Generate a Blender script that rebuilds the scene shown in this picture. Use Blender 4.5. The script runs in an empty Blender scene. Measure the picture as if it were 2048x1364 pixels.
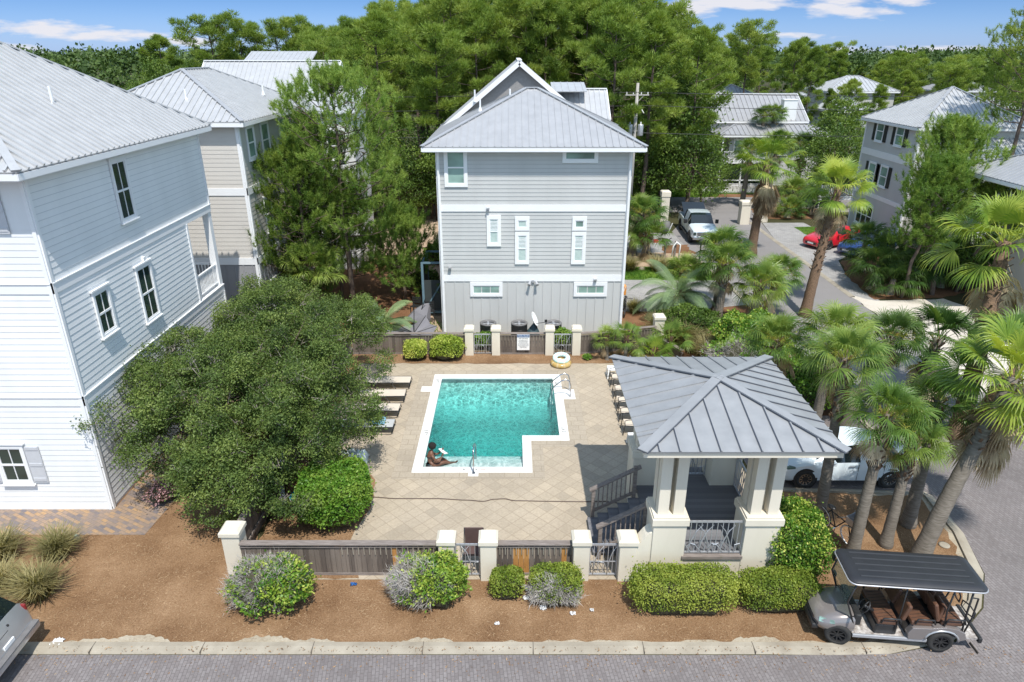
import bpy, math, random
import numpy as np
from mathutils import Vector, Matrix
sc = bpy.context.scene
COL = sc.collection
R = math.radians
# ------------------------------------------------------------------ camera
CAM_H, FPX, PITCH = 13.0, 1365.0, R(23)
cam = bpy.data.cameras.new('camera'); cam.lens = 24; cam.sensor_width = 36
cam.clip_start = .1; cam.clip_end = 4000
co = bpy.data.objects.new('camera', cam); COL.objects.link(co)
co.location = (0, 0, CAM_H); co.rotation_euler = (R(90) - PITCH, 0, 0)
sc.camera = co
# ------------------------------------------------------------------ light
SUNV = Vector((.70, -2.15, 4.4)).normalized()          # direction towards the sun
SUN_EL = math.asin(SUNV.z); SUN_ROT = math.atan2(SUNV.x, SUNV.y)
sun = bpy.data.lights.new('sun', 'SUN'); sun.energy = 4.1; sun.angle = R(.53); sun.color = (1, .965, .90)
so = bpy.data.objects.new('sun', sun); COL.objects.link(so)
so.rotation_euler = SUNV.to_track_quat('Z', 'Y').to_euler(); so.location = (5, -10, 40)
w = bpy.data.worlds.new('World'); sc.world = w; w.use_nodes = True
nt = w.node_tree; N = nt.nodes; L = nt.links; N.clear()
out = N.new('ShaderNodeOutputWorld'); bg = N.new('ShaderNodeBackground'); bg.inputs[1].default_value = .15
sky = N.new('ShaderNodeTexSky'); sky.sky_type = 'NISHITA'; sky.sun_disc = False
sky.sun_elevation = SUN_EL; sky.sun_rotation = SUN_ROT; sky.air_density = 1.0; sky.dust_density = .3; sky.ozone_density = 2.2
tc = N.new('ShaderNodeTexCoord'); sep = N.new('ShaderNodeSeparateXYZ'); L.new(tc.outputs['Generated'], sep.inputs[0])
def wm(op, a, b=None, c=None):
    n = N.new('ShaderNodeMath'); n.operation = op
    for i, q in enumerate((a, b, c)):
        if q is None: continue
        if isinstance(q, (int, float)): n.inputs[i].default_value = q
        else: L.new(q, n.inputs[i])
    return n.outputs[0]
az = wm('DIVIDE', sep.outputs[0], wm('MAXIMUM', sep.outputs[1], .05))
el = wm('DIVIDE', sep.outputs[2], wm('MAXIMUM', sep.outputs[1], .05))
comb = N.new('ShaderNodeCombineXYZ'); L.new(wm('MULTIPLY', az, 15.0), comb.inputs[0]); L.new(wm('MULTIPLY', el, 80), comb.inputs[1])
comb.inputs[2].default_value = 3.7
nz = N.new('ShaderNodeTexNoise'); nz.inputs['Scale'].default_value = 1.0; nz.inputs['Detail'].default_value = 8; nz.inputs['Roughness'].default_value = .58
L.new(comb.outputs[0], nz.inputs['Vector'])
tot = None
# each cloud bank: azimuth, elevation, half width, half height (tangents)
for (ca, ce, cw, ch) in [(-.62,.028,.115,.013),(-.54,.020,.09,.010),(-.70,.001,.085,.011),(-.43,.012,.05,.008),(-.22,.070,.05,.006),(.225,.050,.10,.016),(.30,.058,.12,.012),(.18,.075,.16,.010),(.445,.052,.085,.018),(.52,.060,.05,.009),(.36,.018,.10,.007),(.60,.0,.20,.009),(.52,-.010,.2,.009),(.03,.073,.06,.008)]:
    dx = wm('DIVIDE', wm('SUBTRACT', az, ca), cw); dz = wm('DIVIDE', wm('SUBTRACT', el, ce), ch)
    g = wm('MAXIMUM', wm('SUBTRACT', 1.0, wm('ADD', wm('MULTIPLY', dx, dx), wm('MULTIPLY', dz, dz))), 0.)
    tot = g if tot is None else wm('MAXIMUM', tot, g)
dens_ = wm('ADD', wm('MULTIPLY', tot, .62), wm('MULTIPLY', wm('SUBTRACT', nz.outputs[0], .5), 2.1))
rp = N.new('ShaderNodeValToRGB'); rp.color_ramp.elements[0].position = .16; rp.color_ramp.elements[1].position = .60
L.new(dens_, rp.inputs[0])
cf = wm('MULTIPLY', rp.outputs[0], wm('MULTIPLY', .93, wm('GREATER_THAN', tot, .001)))
zr = N.new('ShaderNodeMapRange'); zr.inputs['From Min'].default_value = .08; zr.inputs['From Max'].default_value = .21; L.new(sep.outputs[2], zr.inputs['Value'])
zt = N.new('ShaderNodeMapRange'); zt.inputs['From Max'].default_value = .075; L.new(sep.outputs[2], zt.inputs['Value'])
t0 = N.new('ShaderNodeMix'); t0.data_type = 'RGBA'; L.new(zt.outputs[0], t0.inputs[0]); t0.inputs[6].default_value = (.33,.48,.95,1); t0.inputs[7].default_value = (.17,.29,.55,1)
t1 = N.new('ShaderNodeMix'); t1.data_type = 'RGBA'; L.new(zr.outputs[0], t1.inputs[0]); L.new(t0.outputs[2], t1.inputs[6]); t1.inputs[7].default_value = (1.6,1.45,1.2,1)
mu = N.new('ShaderNodeMix'); mu.data_type = 'RGBA'; mu.blend_type = 'MULTIPLY'; mu.inputs[0].default_value = 1; L.new(sky.outputs[0], mu.inputs[6]); L.new(t1.outputs[2], mu.inputs[7])
mixc = N.new('ShaderNodeMix'); mixc.data_type = 'RGBA'; L.new(cf, mixc.inputs[0])
L.new(mu.outputs[2], mixc.inputs[6]); mixc.inputs[7].default_value = (4.4, 4.35, 4.6, 1)
L.new(mixc.outputs[2], bg.inputs[0]); L.new(bg.outputs[0], out.inputs[0])
sc.view_settings.view_transform = 'Standard'; sc.view_settings.look = 'None'
sc.view_settings.exposure = 0.37; sc.view_settings.gamma = 1
sc.render.engine = 'CYCLES'
sc.cycles.max_bounces = 7; sc.cycles.transparent_max_bounces = 12; sc.cycles.diffuse_bounces = 4; sc.cycles.glossy_bounces = 3
# ------------------------------------------------------------------ pixel of the 2048 photo -> place in the world
_c, _s = math.cos(PITCH), math.sin(PITCH)
def ray(x, y):
    u = (x - 1024) / FPX; v = (y - 682) / FPX
    return u, _c - v * _s, -_s - v * _c
def G(x, y, z=0.):
    a = ray(x, y); t = (z - CAM_H) / a[2]; return Vector((a[0] * t, a[1] * t, z))
def AT(x, y, Y):
    a = ray(x, y); t = Y / a[1]; return Vector((a[0] * t, Y, CAM_H + a[2] * t))
# ------------------------------------------------------------------ helpers
class MB:
    def __init__(s, M=None): s.v = []; s.f = []; s.M = M
    def add(s, vs, fs):
        n = len(s.v)
        if s.M is not None: vs = [s.M @ Vector(v) for v in vs]
        s.v += [tuple(v) for v in vs]; s.f += [tuple(i + n for i in f) for f in fs]; return s
    def box(s, x0, x1, y0, y1, z0, z1):
        return s.add([(x0,y0,z0),(x1,y0,z0),(x1,y1,z0),(x0,y1,z0),(x0,y0,z1),(x1,y0,z1),(x1,y1,z1),(x0,y1,z1)],
                     [(0,3,2,1),(4,5,6,7),(0,1,5,4),(1,2,6,5),(2,3,7,6),(3,0,4,7)])
    def cbox(s, c, sz): return s.box(c[0]-sz[0]/2,c[0]+sz[0]/2,c[1]-sz[1]/2,c[1]+sz[1]/2,c[2]-sz[2]/2,c[2]+sz[2]/2)
    def bar(s, a, b, wd, h=None, up=(0,0,1)):
        a = Vector(a); b = Vector(b); h = h or wd; d = (b - a).normalized(); up = Vector(up)
        if abs(d.dot(up)) > .97: up = Vector((0,1,0))
        sd = d.cross(up).normalized() * wd / 2; uu = sd.cross(d).normalized() * h / 2
        vs = [a-sd-uu, a+sd-uu, a+sd+uu, a-sd+uu, b-sd-uu, b+sd-uu, b+sd+uu, b-sd+uu]
        return s.add(vs, [(0,1,2,3),(7,6,5,4),(0,4,5,1),(1,5,6,2),(2,6,7,3),(3,7,4,0)])
    def tube(s, pts, r, n=8, cap=True, closed=False):
        pts = [Vector(p) for p in pts]; m = len(pts); rr = r if isinstance(r, (list, tuple)) else [r] * m
        vs = []; fs = []; pu = None
        for i, p in enumerate(pts):
            if closed: d = pts[(i+1) % m] - pts[i-1]
            else: d = pts[min(i+1, m-1)] - pts[max(i-1, 0)]
            d.normalize()
            if pu is None:
                a = Vector((0,0,1)) if abs(d.z) < .9 else Vector((1,0,0)); pu = d.cross(a).normalized()
            pu = (pu - d * pu.dot(d)).normalized(); q = d.cross(pu)
            for k in range(n):
                t = 2 * math.pi * k / n; vs.append(p + (pu * math.cos(t) + q * math.sin(t)) * rr[i])
        for i in range(m if closed else m - 1):
            j = (i + 1) % m
            for k in range(n): fs.append((i*n+k, i*n+(k+1)%n, j*n+(k+1)%n, j*n+k))
        if cap and not closed: fs += [tuple(range(n))[::-1], tuple((m-1)*n + k for k in range(n))]
        return s.add(vs, fs)
    def cyl(s, c, r, z0, z1, n=16, r2=None): return s.tube([(c[0],c[1],z0),(c[0],c[1],z1)], [r, r if r2 is None else r2], n)
    def prism(s, poly, z0, z1):
        n = len(poly); vs = [(p[0],p[1],z0) for p in poly] + [(p[0],p[1],z1) for p in poly]
        return s.add(vs, [tuple(range(n))[::-1], tuple(range(n, 2*n))] + [(i,(i+1)%n,(i+1)%n+n,i+n) for i in range(n)])
    def slab(s, pts, th):
        # a planar polygon given thickness th downwards along its normal
        pts = [Vector(p) for p in pts]; nn = (pts[1]-pts[0]).cross(pts[2]-pts[1]).normalized()
        if nn.z < 0: nn = -nn
        n = len(pts); vs = pts + [p - nn * th for p in pts]
        return s.add(vs, [tuple(range(n)), tuple(range(n, 2*n))[::-1]] + [(i, i+n, (i+1)%n+n, (i+1)%n) for i in range(n)])
    def lathe(s, prof, n=24, c=(0,0,0)):
        vs = []; fs = []
        for r, z in prof:
            for k in range(n):
                t = 2*math.pi*k/n; vs.append((c[0]+r*math.cos(t), c[1]+r*math.sin(t), c[2]+z))
        for i in range(len(prof)-1):
            for k in range(n): fs.append((i*n+k, i*n+(k+1)%n, (i+1)*n+(k+1)%n, (i+1)*n+k))
        return s.add(vs, fs)
    def build(s, name, m, parent=None, smooth=False, bevel=0, sub=0):
        me = bpy.data.meshes.new(name); me.from_pydata(s.v, [], s.f); me.validate(); me.update()
        if m: me.materials.append(m)
        if smooth:
            for p in me.polygons: p.use_smooth = True
        o = bpy.data.objects.new(name, me); COL.objects.link(o)
        if parent: o.parent = parent
        if bevel:
            b = o.modifiers.new('bevel', 'BEVEL'); b.width = bevel; b.segments = 2; b.limit_method = 'ANGLE'
        if sub:
            b = o.modifiers.new('sub', 'SUBSURF'); b.levels = sub; b.render_levels = sub
        return o
def np_mesh(name, verts, k, m, attr=None, parent=None):
    """verts (n,k,3): n separate k-gons"""
    verts = np.asarray(verts, dtype=np.float32); n = verts.shape[0]
    me = bpy.data.meshes.new(name); me.vertices.add(n*k); me.vertices.foreach_set('co', verts.reshape(-1))
    me.loops.add(n*k); me.loops.foreach_set('vertex_index', np.arange(n*k, dtype=np.int32))
    me.polygons.add(n); me.polygons.foreach_set('loop_start', np.arange(0, n*k, k, dtype=np.int32))
    try: me.polygons.foreach_set('loop_total', np.full(n, k, dtype=np.int32))
    except Exception: pass
    if attr is not None:
        a = me.attributes.new('v', 'FLOAT', 'POINT'); a.data.foreach_set('value', np.repeat(np.asarray(attr, dtype=np.float32), k))
    me.materials.append(m); me.update(calc_edges=True)
    o = bpy.data.objects.new(name, me); COL.objects.link(o)
    if parent: o.parent = parent
    return o
def tag(o, label=None, cat=None, group=None, kind=None):
    if label: o['label'] = label
    if cat: o['category'] = cat
    if group: o['group'] = group
    if kind: o['kind'] = kind
    return o
def thing(name, label, cat, loc=(0,0,0), rz=0, group=None):
    o = bpy.data.objects.new(name, None); COL.objects.link(o); o.empty_display_size = .3
    o.location = loc; o.rotation_euler = (0,0,rz); return tag(o, label, cat, group)
KIDS = {}
def kids(o): return [c for c in bpy.data.objects if c.parent == o]
def dup(root, loc, rz=0, label=None, scale=None, group=None, rot=None):
    if root.name not in KIDS: KIDS[root.name] = [(c, kids(c)) for c in kids(root)]
    r = root.copy(); COL.objects.link(r); r.location = loc; r.rotation_euler = rot if rot else (0,0,rz)
    if scale is not None: r.scale = scale if isinstance(scale, (tuple, list)) else (scale,)*3
    if label: r['label'] = label
    if group: r['group'] = group
    for c, gs in KIDS[root.name]:
        d = c.copy(); COL.objects.link(d); d.parent = r
        for g in gs:
            e = g.copy(); COL.objects.link(e); e.parent = d
    return r
# ------------------------------------------------------------------ materials
def newmat(name):
    m = bpy.data.materials.new(name); m.use_nodes = True; t = m.node_tree; t.nodes.clear()
    o = t.nodes.new('ShaderNodeOutputMaterial'); b = t.nodes.new('ShaderNodeBsdfPrincipled'); t.links.new(b.outputs[0], o.inputs[0])
    return m, t, b, o
def nd(t, typ, **kw):
    n = t.nodes.new(typ)
    for k, v in kw.items():
        if k in n.inputs: n.inputs[k].default_value = v
        else: setattr(n, k, v)
    return n
def rgb(c): return (c[0], c[1], c[2], 1)
def mixn(t, f, a, b, blend='MIX'):
    n = t.nodes.new('ShaderNodeMix'); n.data_type = 'RGBA'; n.blend_type = blend
    for i, q in ((0, f), (6, a), (7, b)):
        if isinstance(q, (int, float)): n.inputs[i].default_value = q
        elif isinstance(q, tuple): n.inputs[i].default_value = rgb(q)
        else: t.links.new(q, n.inputs[i])
    return n.outputs[2]
def ramp(t, src, stops):
    r = t.nodes.new('ShaderNodeValToRGB'); e = r.color_ramp.elements
    while len(e) < len(stops): e.new(.5)
    for q, (p, c) in zip(e, stops):
        q.position = p; q.color = rgb(c) if isinstance(c, tuple) else (c, c, c, 1)
    t.links.new(src, r.inputs[0]); return r.outputs[0]
def noise(t, vec, scale, detail=4, rough=.55):
    n = nd(t, 'ShaderNodeTexNoise', Scale=scale, Detail=detail, Roughness=rough)
    if vec is not None: t.links.new(vec, n.inputs['Vector'])
    return n.outputs[0]
def coords(t, kind='Object', scale=None, rot=None):
    c = t.nodes.new('ShaderNodeTexCoord').outputs[kind] if kind != 'World' else t.nodes.new('ShaderNodeNewGeometry').outputs['Position']
    if scale or rot:
        m = t.nodes.new('ShaderNodeMapping')
        if scale: m.inputs['Scale'].default_value = scale
        if rot: m.inputs['Rotation'].default_value = rot
        t.links.new(c, m.inputs[0]); c = m.outputs[0]
    return c
def bumpn(t, b, h, strength=.3, dist=.02):
    n = nd(t, 'ShaderNodeBump', Strength=strength, Distance=dist); t.links.new(h, n.inputs['Height']); t.links.new(n.outputs[0], b.inputs['Normal'])
def pm(name, c1, c2=None, scale=3, rough=.6, metal=0, bump=0, bscale=40, kind='World', stretch=None, spec=.5, coat=0, detail=5):
    """a plain procedural surface: two tones mixed by noise, optional fine bump"""
    m, t, b, o = newmat(name); c2 = c2 or tuple(x*.86 for x in c1)
    v = coords(t, kind, stretch); f = ramp(t, noise(t, v, scale, detail), [(.3, 0.), (.7, 1.)])
    t.links.new(mixn(t, f, c1, c2), b.inputs['Base Color'])
    b.inputs['Roughness'].default_value = rough; b.inputs['Metallic'].default_value = metal; b.inputs['Specular IOR Level'].default_value = spec
    if coat: b.inputs['Coat Weight'].default_value = coat; b.inputs['Coat Roughness'].default_value = .05
    if bump: bumpn(t, b, noise(t, v, bscale, 3), bump, .01)
    return m
LEAFK = 1.4
def leafmat(name, dark, mid, light, clump=.9, trans=.3, rough=.55, tint=None):
    dark, mid, light = [tuple(min(.9, x*LEAFK) for x in q) for q in (dark, mid, light)]
    m, t, b, o = newmat(name)
    a = nd(t, 'ShaderNodeAttribute'); a.attribute_name = 'v'
    oi = t.nodes.new('ShaderNodeObjectInfo')
    pos = coords(t, 'World'); n1 = noise(t, pos, clump, 3)
    s1 = nd(t, 'ShaderNodeMath', operation='MULTIPLY_ADD'); t.links.new(n1, s1.inputs[0]); s1.inputs[1].default_value = 1.5; s1.inputs[2].default_value = -.72
    s2 = nd(t, 'ShaderNodeMath', operation='MULTIPLY_ADD'); t.links.new(oi.outputs['Random'], s2.inputs[0]); s2.inputs[1].default_value = .3; t.links.new(s1.outputs[0], s2.inputs[2])
    s3 = nd(t, 'ShaderNodeMath', operation='MULTIPLY_ADD'); t.links.new(a.outputs['Fac'], s3.inputs[0]); s3.inputs[1].default_value = .75; t.links.new(s2.outputs[0], s3.inputs[2])
    col = ramp(t, s3.outputs[0], [(.05, dark), (.45, mid), (.9, light)])
    t.links.new(col, b.inputs['Base Color']); b.inputs['Roughness'].default_value = rough; b.inputs['Specular IOR Level'].default_value = .3
    tr = t.nodes.new('ShaderNodeBsdfTranslucent'); g = mixn(t, 1., col, (1.35, 1.3, .5), 'MULTIPLY'); t.links.new(g, tr.inputs[0])
    mx = t.nodes.new('ShaderNodeMixShader'); mx.inputs[0].default_value = trans
    t.links.new(b.outputs[0], mx.inputs[1]); t.links.new(tr.outputs[0], mx.inputs[2]); t.links.new(mx.outputs[0], o.inputs[0])
    return m
def pavermat(name, w_, h_, cols, mortar, rot=0, ms=.012, offset=.5, scale=1., rough=.8, stain=.25, bias=0.):
    m, t, b, o = newmat(name)
    v = coords(t, 'World', None, (0, 0, rot))
    br = nd(t, 'ShaderNodeTexBrick', offset=offset)
    br.inputs['Scale'].default_value = scale; br.inputs['Brick Width'].default_value = w_; br.inputs['Row Height'].default_value = h_
    br.inputs['Mortar Size'].default_value = ms; br.inputs['Mortar Smooth'].default_value = .2; br.inputs['Bias'].default_value = bias
    br.inputs['Color1'].default_value = (0,0,0,1); br.inputs['Color2'].default_value = (1,1,1,1); br.inputs['Mortar'].default_value = (.5,.5,.5,1)
    t.links.new(v, br.inputs['Vector'])
    base = ramp(t, br.outputs['Color'], [(i/(len(cols)-1) if len(cols) > 1 else 0, c) for i, c in enumerate(cols)])
    wn = coords(t, 'World'); st = ramp(t, noise(t, wn, .45, 5), [(.35, 1.-stain), (.65, 1.)])
    fine = ramp(t, noise(t, wn, 14, 4), [(.3, .86), (.7, 1.06)])
    c = mixn(t, 1., base, st, 'MULTIPLY'); c = mixn(t, 1., c, fine, 'MULTIPLY')
    c = mixn(t, br.outputs['Fac'], c, mortar)
    t.links.new(c, b.inputs['Base Color']); b.inputs['Roughness'].default_value = rough
    inv = nd(t, 'ShaderNodeMath', operation='SUBTRACT'); inv.inputs[0].default_value = 1.; t.links.new(br.outputs['Fac'], inv.inputs[1])
    bumpn(t, b, inv.outputs[0], .5, .006)
    return m
def woodmat(name, c1, c2, board=.15, axis='X', rough=.85):
    m, t, b, o = newmat(name)
    v = coords(t, 'World'); sp = nd(t, 'ShaderNodeSeparateXYZ'); t.links.new(v, sp.inputs[0])
    d = nd(t, 'ShaderNodeMath', operation='DIVIDE'); t.links.new(sp.outputs[axis], d.inputs[0]); d.inputs[1].default_value = board
    fl = nd(t, 'ShaderNodeMath', operation='FLOOR'); t.links.new(d.outputs[0], fl.inputs[0])
    wn = nd(t, 'ShaderNodeTexWhiteNoise', noise_dimensions='1D'); t.links.new(fl.outputs[0], wn.inputs['W'])
    st = coords(t, 'World', (30, 30, 2) if axis != 'Z' else (2, 2, 30)); gr = noise(t, st, 1.3, 5, .65)
    a = nd(t, 'ShaderNodeMath', operation='MULTIPLY_ADD'); t.links.new(wn.outputs[0], a.inputs[0]); a.inputs[1].default_value = .55; 
    h = nd(t, 'ShaderNodeMath', operation='MULTIPLY'); t.links.new(gr, h.inputs[0]); h.inputs[1].default_value = .6; t.links.new(h.outputs[0], a.inputs[2])
    c = ramp(t, a.outputs[0], [(.15, c2), (.85, c1)]); t.links.new(c, b.inputs['Base Color']); b.inputs['Roughness'].default_value = rough
    bumpn(t, b, gr, .4, .01); return m
def glassmat(name, c, rough=.05):
    m, t, b, o = newmat(name); v = coords(t, 'World', (.6, .6, .9)); n = noise(t, v, 1.2, 2)
    t.links.new(mixn(t, ramp(t, n, [(.4, 0.), (.65, 1.)]), c, tuple(x*.5 for x in c)), b.inputs['Base Color'])
    b.inputs['Roughness'].default_value = rough; b.inputs['Specular IOR Level'].default_value = .9; return m
M = {}
M['white'] = pm('white_paint', (.82,.825,.82), (.735,.74,.735), .9, .5, stretch=(1.2,1.2,.25), detail=9)
M['white_trim'] = pm('white_trim', (.82,.82,.82), (.78,.78,.78), 2, .45)
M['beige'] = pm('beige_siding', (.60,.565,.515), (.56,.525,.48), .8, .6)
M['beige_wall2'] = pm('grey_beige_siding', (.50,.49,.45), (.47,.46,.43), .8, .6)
M['grey'] = pm('grey_siding', (.54,.54,.525), (.485,.485,.47), .7, .6, stretch=(1.4,1.4,.3), detail=9)
M['shingle'] = pm('grey_shingle', (.27,.26,.25), (.22,.21,.205), 9, .8, bump=.5, bscale=18)
M['roof_grey'] = pm('grey_metal_roof', (.43,.435,.445), (.375,.38,.39), .9, .38, .25, stretch=(3,3,.4))
M['roof_white'] = pm('pale_metal_roof', (.52,.525,.53), (.45,.455,.46), .9, .35, .25, stretch=(3,3,.4))
M['roof_dull'] = pm('dull_metal_roof', (.36,.36,.365), (.31,.31,.32), .8, .45, .2, stretch=(3,3,.4))
M['roof_gaz'] = pm('blue_grey_metal_roof', (.345,.35,.355), (.28,.286,.292), 1.1, .42, .2, stretch=(2,2,1), detail=7)
M['stucco'] = pm('cream_stucco', (.72,.66,.545), (.61,.555,.45), .8, .8, bump=.3, bscale=60, stretch=(1.3,1.3,.35), detail=9)
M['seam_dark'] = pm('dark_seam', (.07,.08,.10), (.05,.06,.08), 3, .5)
M['glass'] = glassmat('window_glass', (.03,.055,.05))
M['glass_green'] = glassmat('green_window_glass', (.26,.40,.35), .12)
M['glass_car'] = glassmat('dark_car_glass', (.012,.02,.024), .03)
M['blind'] = pm('window_blind', (.5,.6,.56), (.4,.5,.47), 8, .5)
M['black'] = pm('black_metal', (.02,.02,.022), (.03,.03,.03), 5, .4)
M['shutter_dark'] = pm('dark_shutter', (.018,.02,.024), (.03,.03,.034), 5, .5)
M['shutter_pale'] = pm('pale_shutter', (.55,.56,.58), (.5,.51,.53), 5, .5)
M['rubber'] = pm('tyre_rubber', (.022,.022,.022), (.035,.033,.03), 12, .85, bump=.6, bscale=60)
M['chrome'] = pm('steel', (.62,.63,.65), (.5,.5,.52), 8, .18, 1)
M['alu'] = pm('grey_rail_metal', (.52,.53,.55), (.43,.44,.46), 8, .4, .5)
M['wood'] = woodmat('weathered_fence_wood', (.20,.165,.135), (.065,.05,.042))
M['wood_y'] = woodmat('weathered_fence_wood_side', (.20,.165,.135), (.065,.05,.042), axis='Y')
M['wood_rail'] = pm('weathered_rail', (.27,.23,.205), (.14,.115,.10), 3, .8, stretch=(1,8,8), bump=.3, bscale=20)
M['wood_new'] = pm('new_cedar_board', (.50,.25,.075), (.38,.18,.05), 4, .7, stretch=(8,8,1))
M['deckwood'] = woodmat('grey_deck_boards', (.175,.175,.185), (.10,.10,.11), .14, 'Y')
M['concrete'] = pm('pale_concrete', (.38,.34,.27), (.25,.215,.165), 1.6, .85, bump=.3, bscale=30, detail=8)
M['coping'] = pm('white_coping', (.74,.74,.715), (.63,.62,.585), 1.1, .6, detail=9)
M['trunk'] = pm('pine_bark', (.17,.125,.095), (.07,.05,.04), 5, .95, stretch=(6,6,1.2), bump=1, bscale=9)
M['twig'] = pm('grey_twigs', (.30,.27,.235), (.2,.17,.145), 4, .9)
M['car_white'] = pm('white_car_paint', (.70,.78,.82), (.68,.76,.8), 1, .25, 0, coat=1)
M['car_silver'] = pm('silver_car_paint', (.45,.46,.47), (.42,.43,.44), 1, .3, .5, coat=1)
M['car_red'] = pm('red_car_paint', (.62,.02,.035), (.55,.015,.03), 1, .25, 0, coat=1)
M['car_blue'] = pm('blue_car_paint', (.02,.055,.22), (.015,.05,.2), 1, .25, 0, coat=1)
M['cart_paint'] = pm('bronze_grey_paint', (.26,.235,.225), (.235,.21,.20), 1, .28, .35, coat=1)
M['plastic_white'] = pm('white_plastic', (.85,.85,.83), (.8,.8,.78), 3, .4)
M['bluegreen'] = pm('blue_grey_painted_wood', (.16,.25,.30), (.12,.20,.245), 3, .6)
# ================================================================== SETTING
def groundmat(name, cols, s1=.5, s2=25, rough=.95, bump=.6, fleck=None, fs=60):
    m, t, b, o = newmat(name); v = coords(t, 'World')
    f = nd(t, 'ShaderNodeMath', operation='MULTIPLY_ADD'); a = noise(t, v, s2, 6, .7); t.links.new(a, f.inputs[0]); f.inputs[1].default_value = .55
    h = nd(t, 'ShaderNodeMath', operation='MULTIPLY'); t.links.new(noise(t, v, s1, 5, .6), h.inputs[0]); h.inputs[1].default_value = .45; t.links.new(h.outputs[0], f.inputs[2])
    c = ramp(t, f.outputs[0], [(.32 + .36*i/(len(cols)-1), q) for i, q in enumerate(cols)])
    if fleck:
        vv = coords(t, 'World', (1, 3.2, 1), (0, 0, .6)); fl = ramp(t, noise(t, vv, fs, 2, .4), [(.66, 0.), (.72, 1.)]); c = mixn(t, fl, c, fleck)
    t.links.new(c, b.inputs['Base Color']); b.inputs['Roughness'].default_value = rough; b.inputs['Specular IOR Level'].default_value = .2
    if bump: bumpn(t, b, a, bump, .03)
    return m
M['floor'] = groundmat('wood_floor_ground', [(.035,.03,.015), (.05,.05,.02), (.09,.075,.04)], .3, 6)
def _cm(*a, **k): return groundmat(*a, **k)
M['mulch'] = _cm('pine_straw', [(.085,.042,.018), (.155,.085,.042), (.215,.127,.066), (.285,.178,.10), (.41,.285,.175)], .7, 26, fleck=(.42,.29,.19), fs=26)
M['mulch_red'] = groundmat('red_pine_straw', [(.09,.043,.021), (.18,.092,.047), (.28,.16,.09)], .8, 20)
M['sand'] = groundmat('sandy_soil', [(.28,.19,.13), (.42,.31,.22), (.50,.39,.29)], .5, 12, bump=.3)
M['sandwhite'] = groundmat('white_sand', [(.42,.37,.31), (.55,.50,.43), (.60,.56,.50)], .6, 10, bump=.3)
M['grassmat'] = groundmat('grass_ground', [(.035,.07,.012), (.07,.13,.02), (.12,.19,.04)], .8, 30)
M['asphalt'] = groundmat('road_asphalt', [(.20,.187,.182), (.225,.212,.207), (.25,.237,.232)], .35, 45, bump=.15)
M['roadpav'] = pavermat('road_pavers', .17, .085, [(.195,.17,.165), (.22,.195,.19), (.245,.22,.215)], (.13,.115,.11), R(83), .008, stain=.26)
M['roadpav2'] = pavermat('side_road_pavers', .22, .11, [(.21,.195,.20), (.245,.23,.235), (.27,.255,.26)], (.15,.14,.142), R(38), .008, stain=.14)
M['deckpav'] = pavermat('pool_deck_pavers', .38, .38, [(.335,.285,.22), (.40,.335,.25), (.42,.352,.262), (.435,.365,.275), (.455,.38,.282)], (.295,.24,.175), R(45), .010, offset=.0, stain=.16, bias=.15)
M['deckedge'] = pavermat('deck_border_pavers', .5, .34, [(.385,.327,.252), (.41,.348,.268), (.425,.362,.278)], (.28,.235,.17), 0, .012, stain=.16)
M['walkpav'] = pavermat('clay_pavers', .22, .11, [(.17,.15,.16), (.26,.20,.17), (.34,.235,.16), (.42,.265,.14)], (.20,.16,.12), R(28), .008, stain=.2)
M['drivepav'] = pavermat('pale_drive_pavers', .3, .15, [(.30,.29,.285), (.36,.35,.34), (.40,.385,.37)], (.24,.23,.21), R(20), .012, stain=.22)
def holes_sheet(name, xs, ys, hole, z, m, label=None):
    b = MB()
    for i in range(len(xs)-1):
        for j in range(len(ys)-1):
            cx = (xs[i]+xs[i+1])/2; cy = (ys[j]+ys[j+1])/2
            if hole(cx, cy): continue
            b.add([(xs[i],ys[j],z),(xs[i+1],ys[j],z),(xs[i+1],ys[j+1],z),(xs[i],ys[j+1],z)], [(0,1,2,3)])
    return tag(b.build(name, m), label, kind='structure')
def sheet(name, poly, z, m):
    b = MB(); b.add([(p[0],p[1],z) for p in poly], [tuple(range(len(poly)))]); return tag(b.build(name, m), kind='structure')
PX0, PX1, PX2, PY0, PY1, PY2 = -3.02, .37, 1.74, 19.64, 21.70, 26.48
def inpool(x, y, e=.1): return (PX0-e < x < PX2+e and PY1-e < y < PY2+e) or (PX0-e < x < PX1+e and PY0-e < y < PY2+e)
e = .12
PXS = [PX0-e, PX1+e, PX2+e]; PYS = [PY0-e, PY1-e, PY2+e]
holes_sheet('ground', [-1500]+PXS+[1500], [-300]+PYS+[2500], inpool, 0, M['floor'])
# mulch, lawn and soil
def ragged(pts, amp, step=.35, seed=1):
    rnd = random.Random(seed); o_ = []
    for i in range(len(pts)):
        a = Vector(pts[i]); c = Vector(pts[(i+1) % len(pts)]); n = max(1, int((c-a).length/step)); d = (c-a).normalized(); pe = Vector((-d.y, d.x))
        for k in range(n):
            p = a + (c-a)*k/n; o_.append(p + pe*rnd.uniform(-amp, amp)*(k > 0))
    return o_
kerb_line = [(-40,12.0),(-11.3,12.0),(0,12.0),(6,12.0),(7.6,11.97),(8.8,12.0),(10.5,12.38),(11.8,13.4),(12.62,14.6),(13.08,16.2),(13.22,18.05)]
mul = [(-40,12.1),(-11.4,12.14),(0,12.14),(6,12.14),(8.6,12.12),(10.35,12.5),(11.6,13.5),(12.35,14.7),(12.85,16.3),(12.95,18.05),(8.2,18.3),(7.9,18.3),(7.9,20.5),(7.6,20.5),(7.6,16.5),(-40,16.5)]
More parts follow.
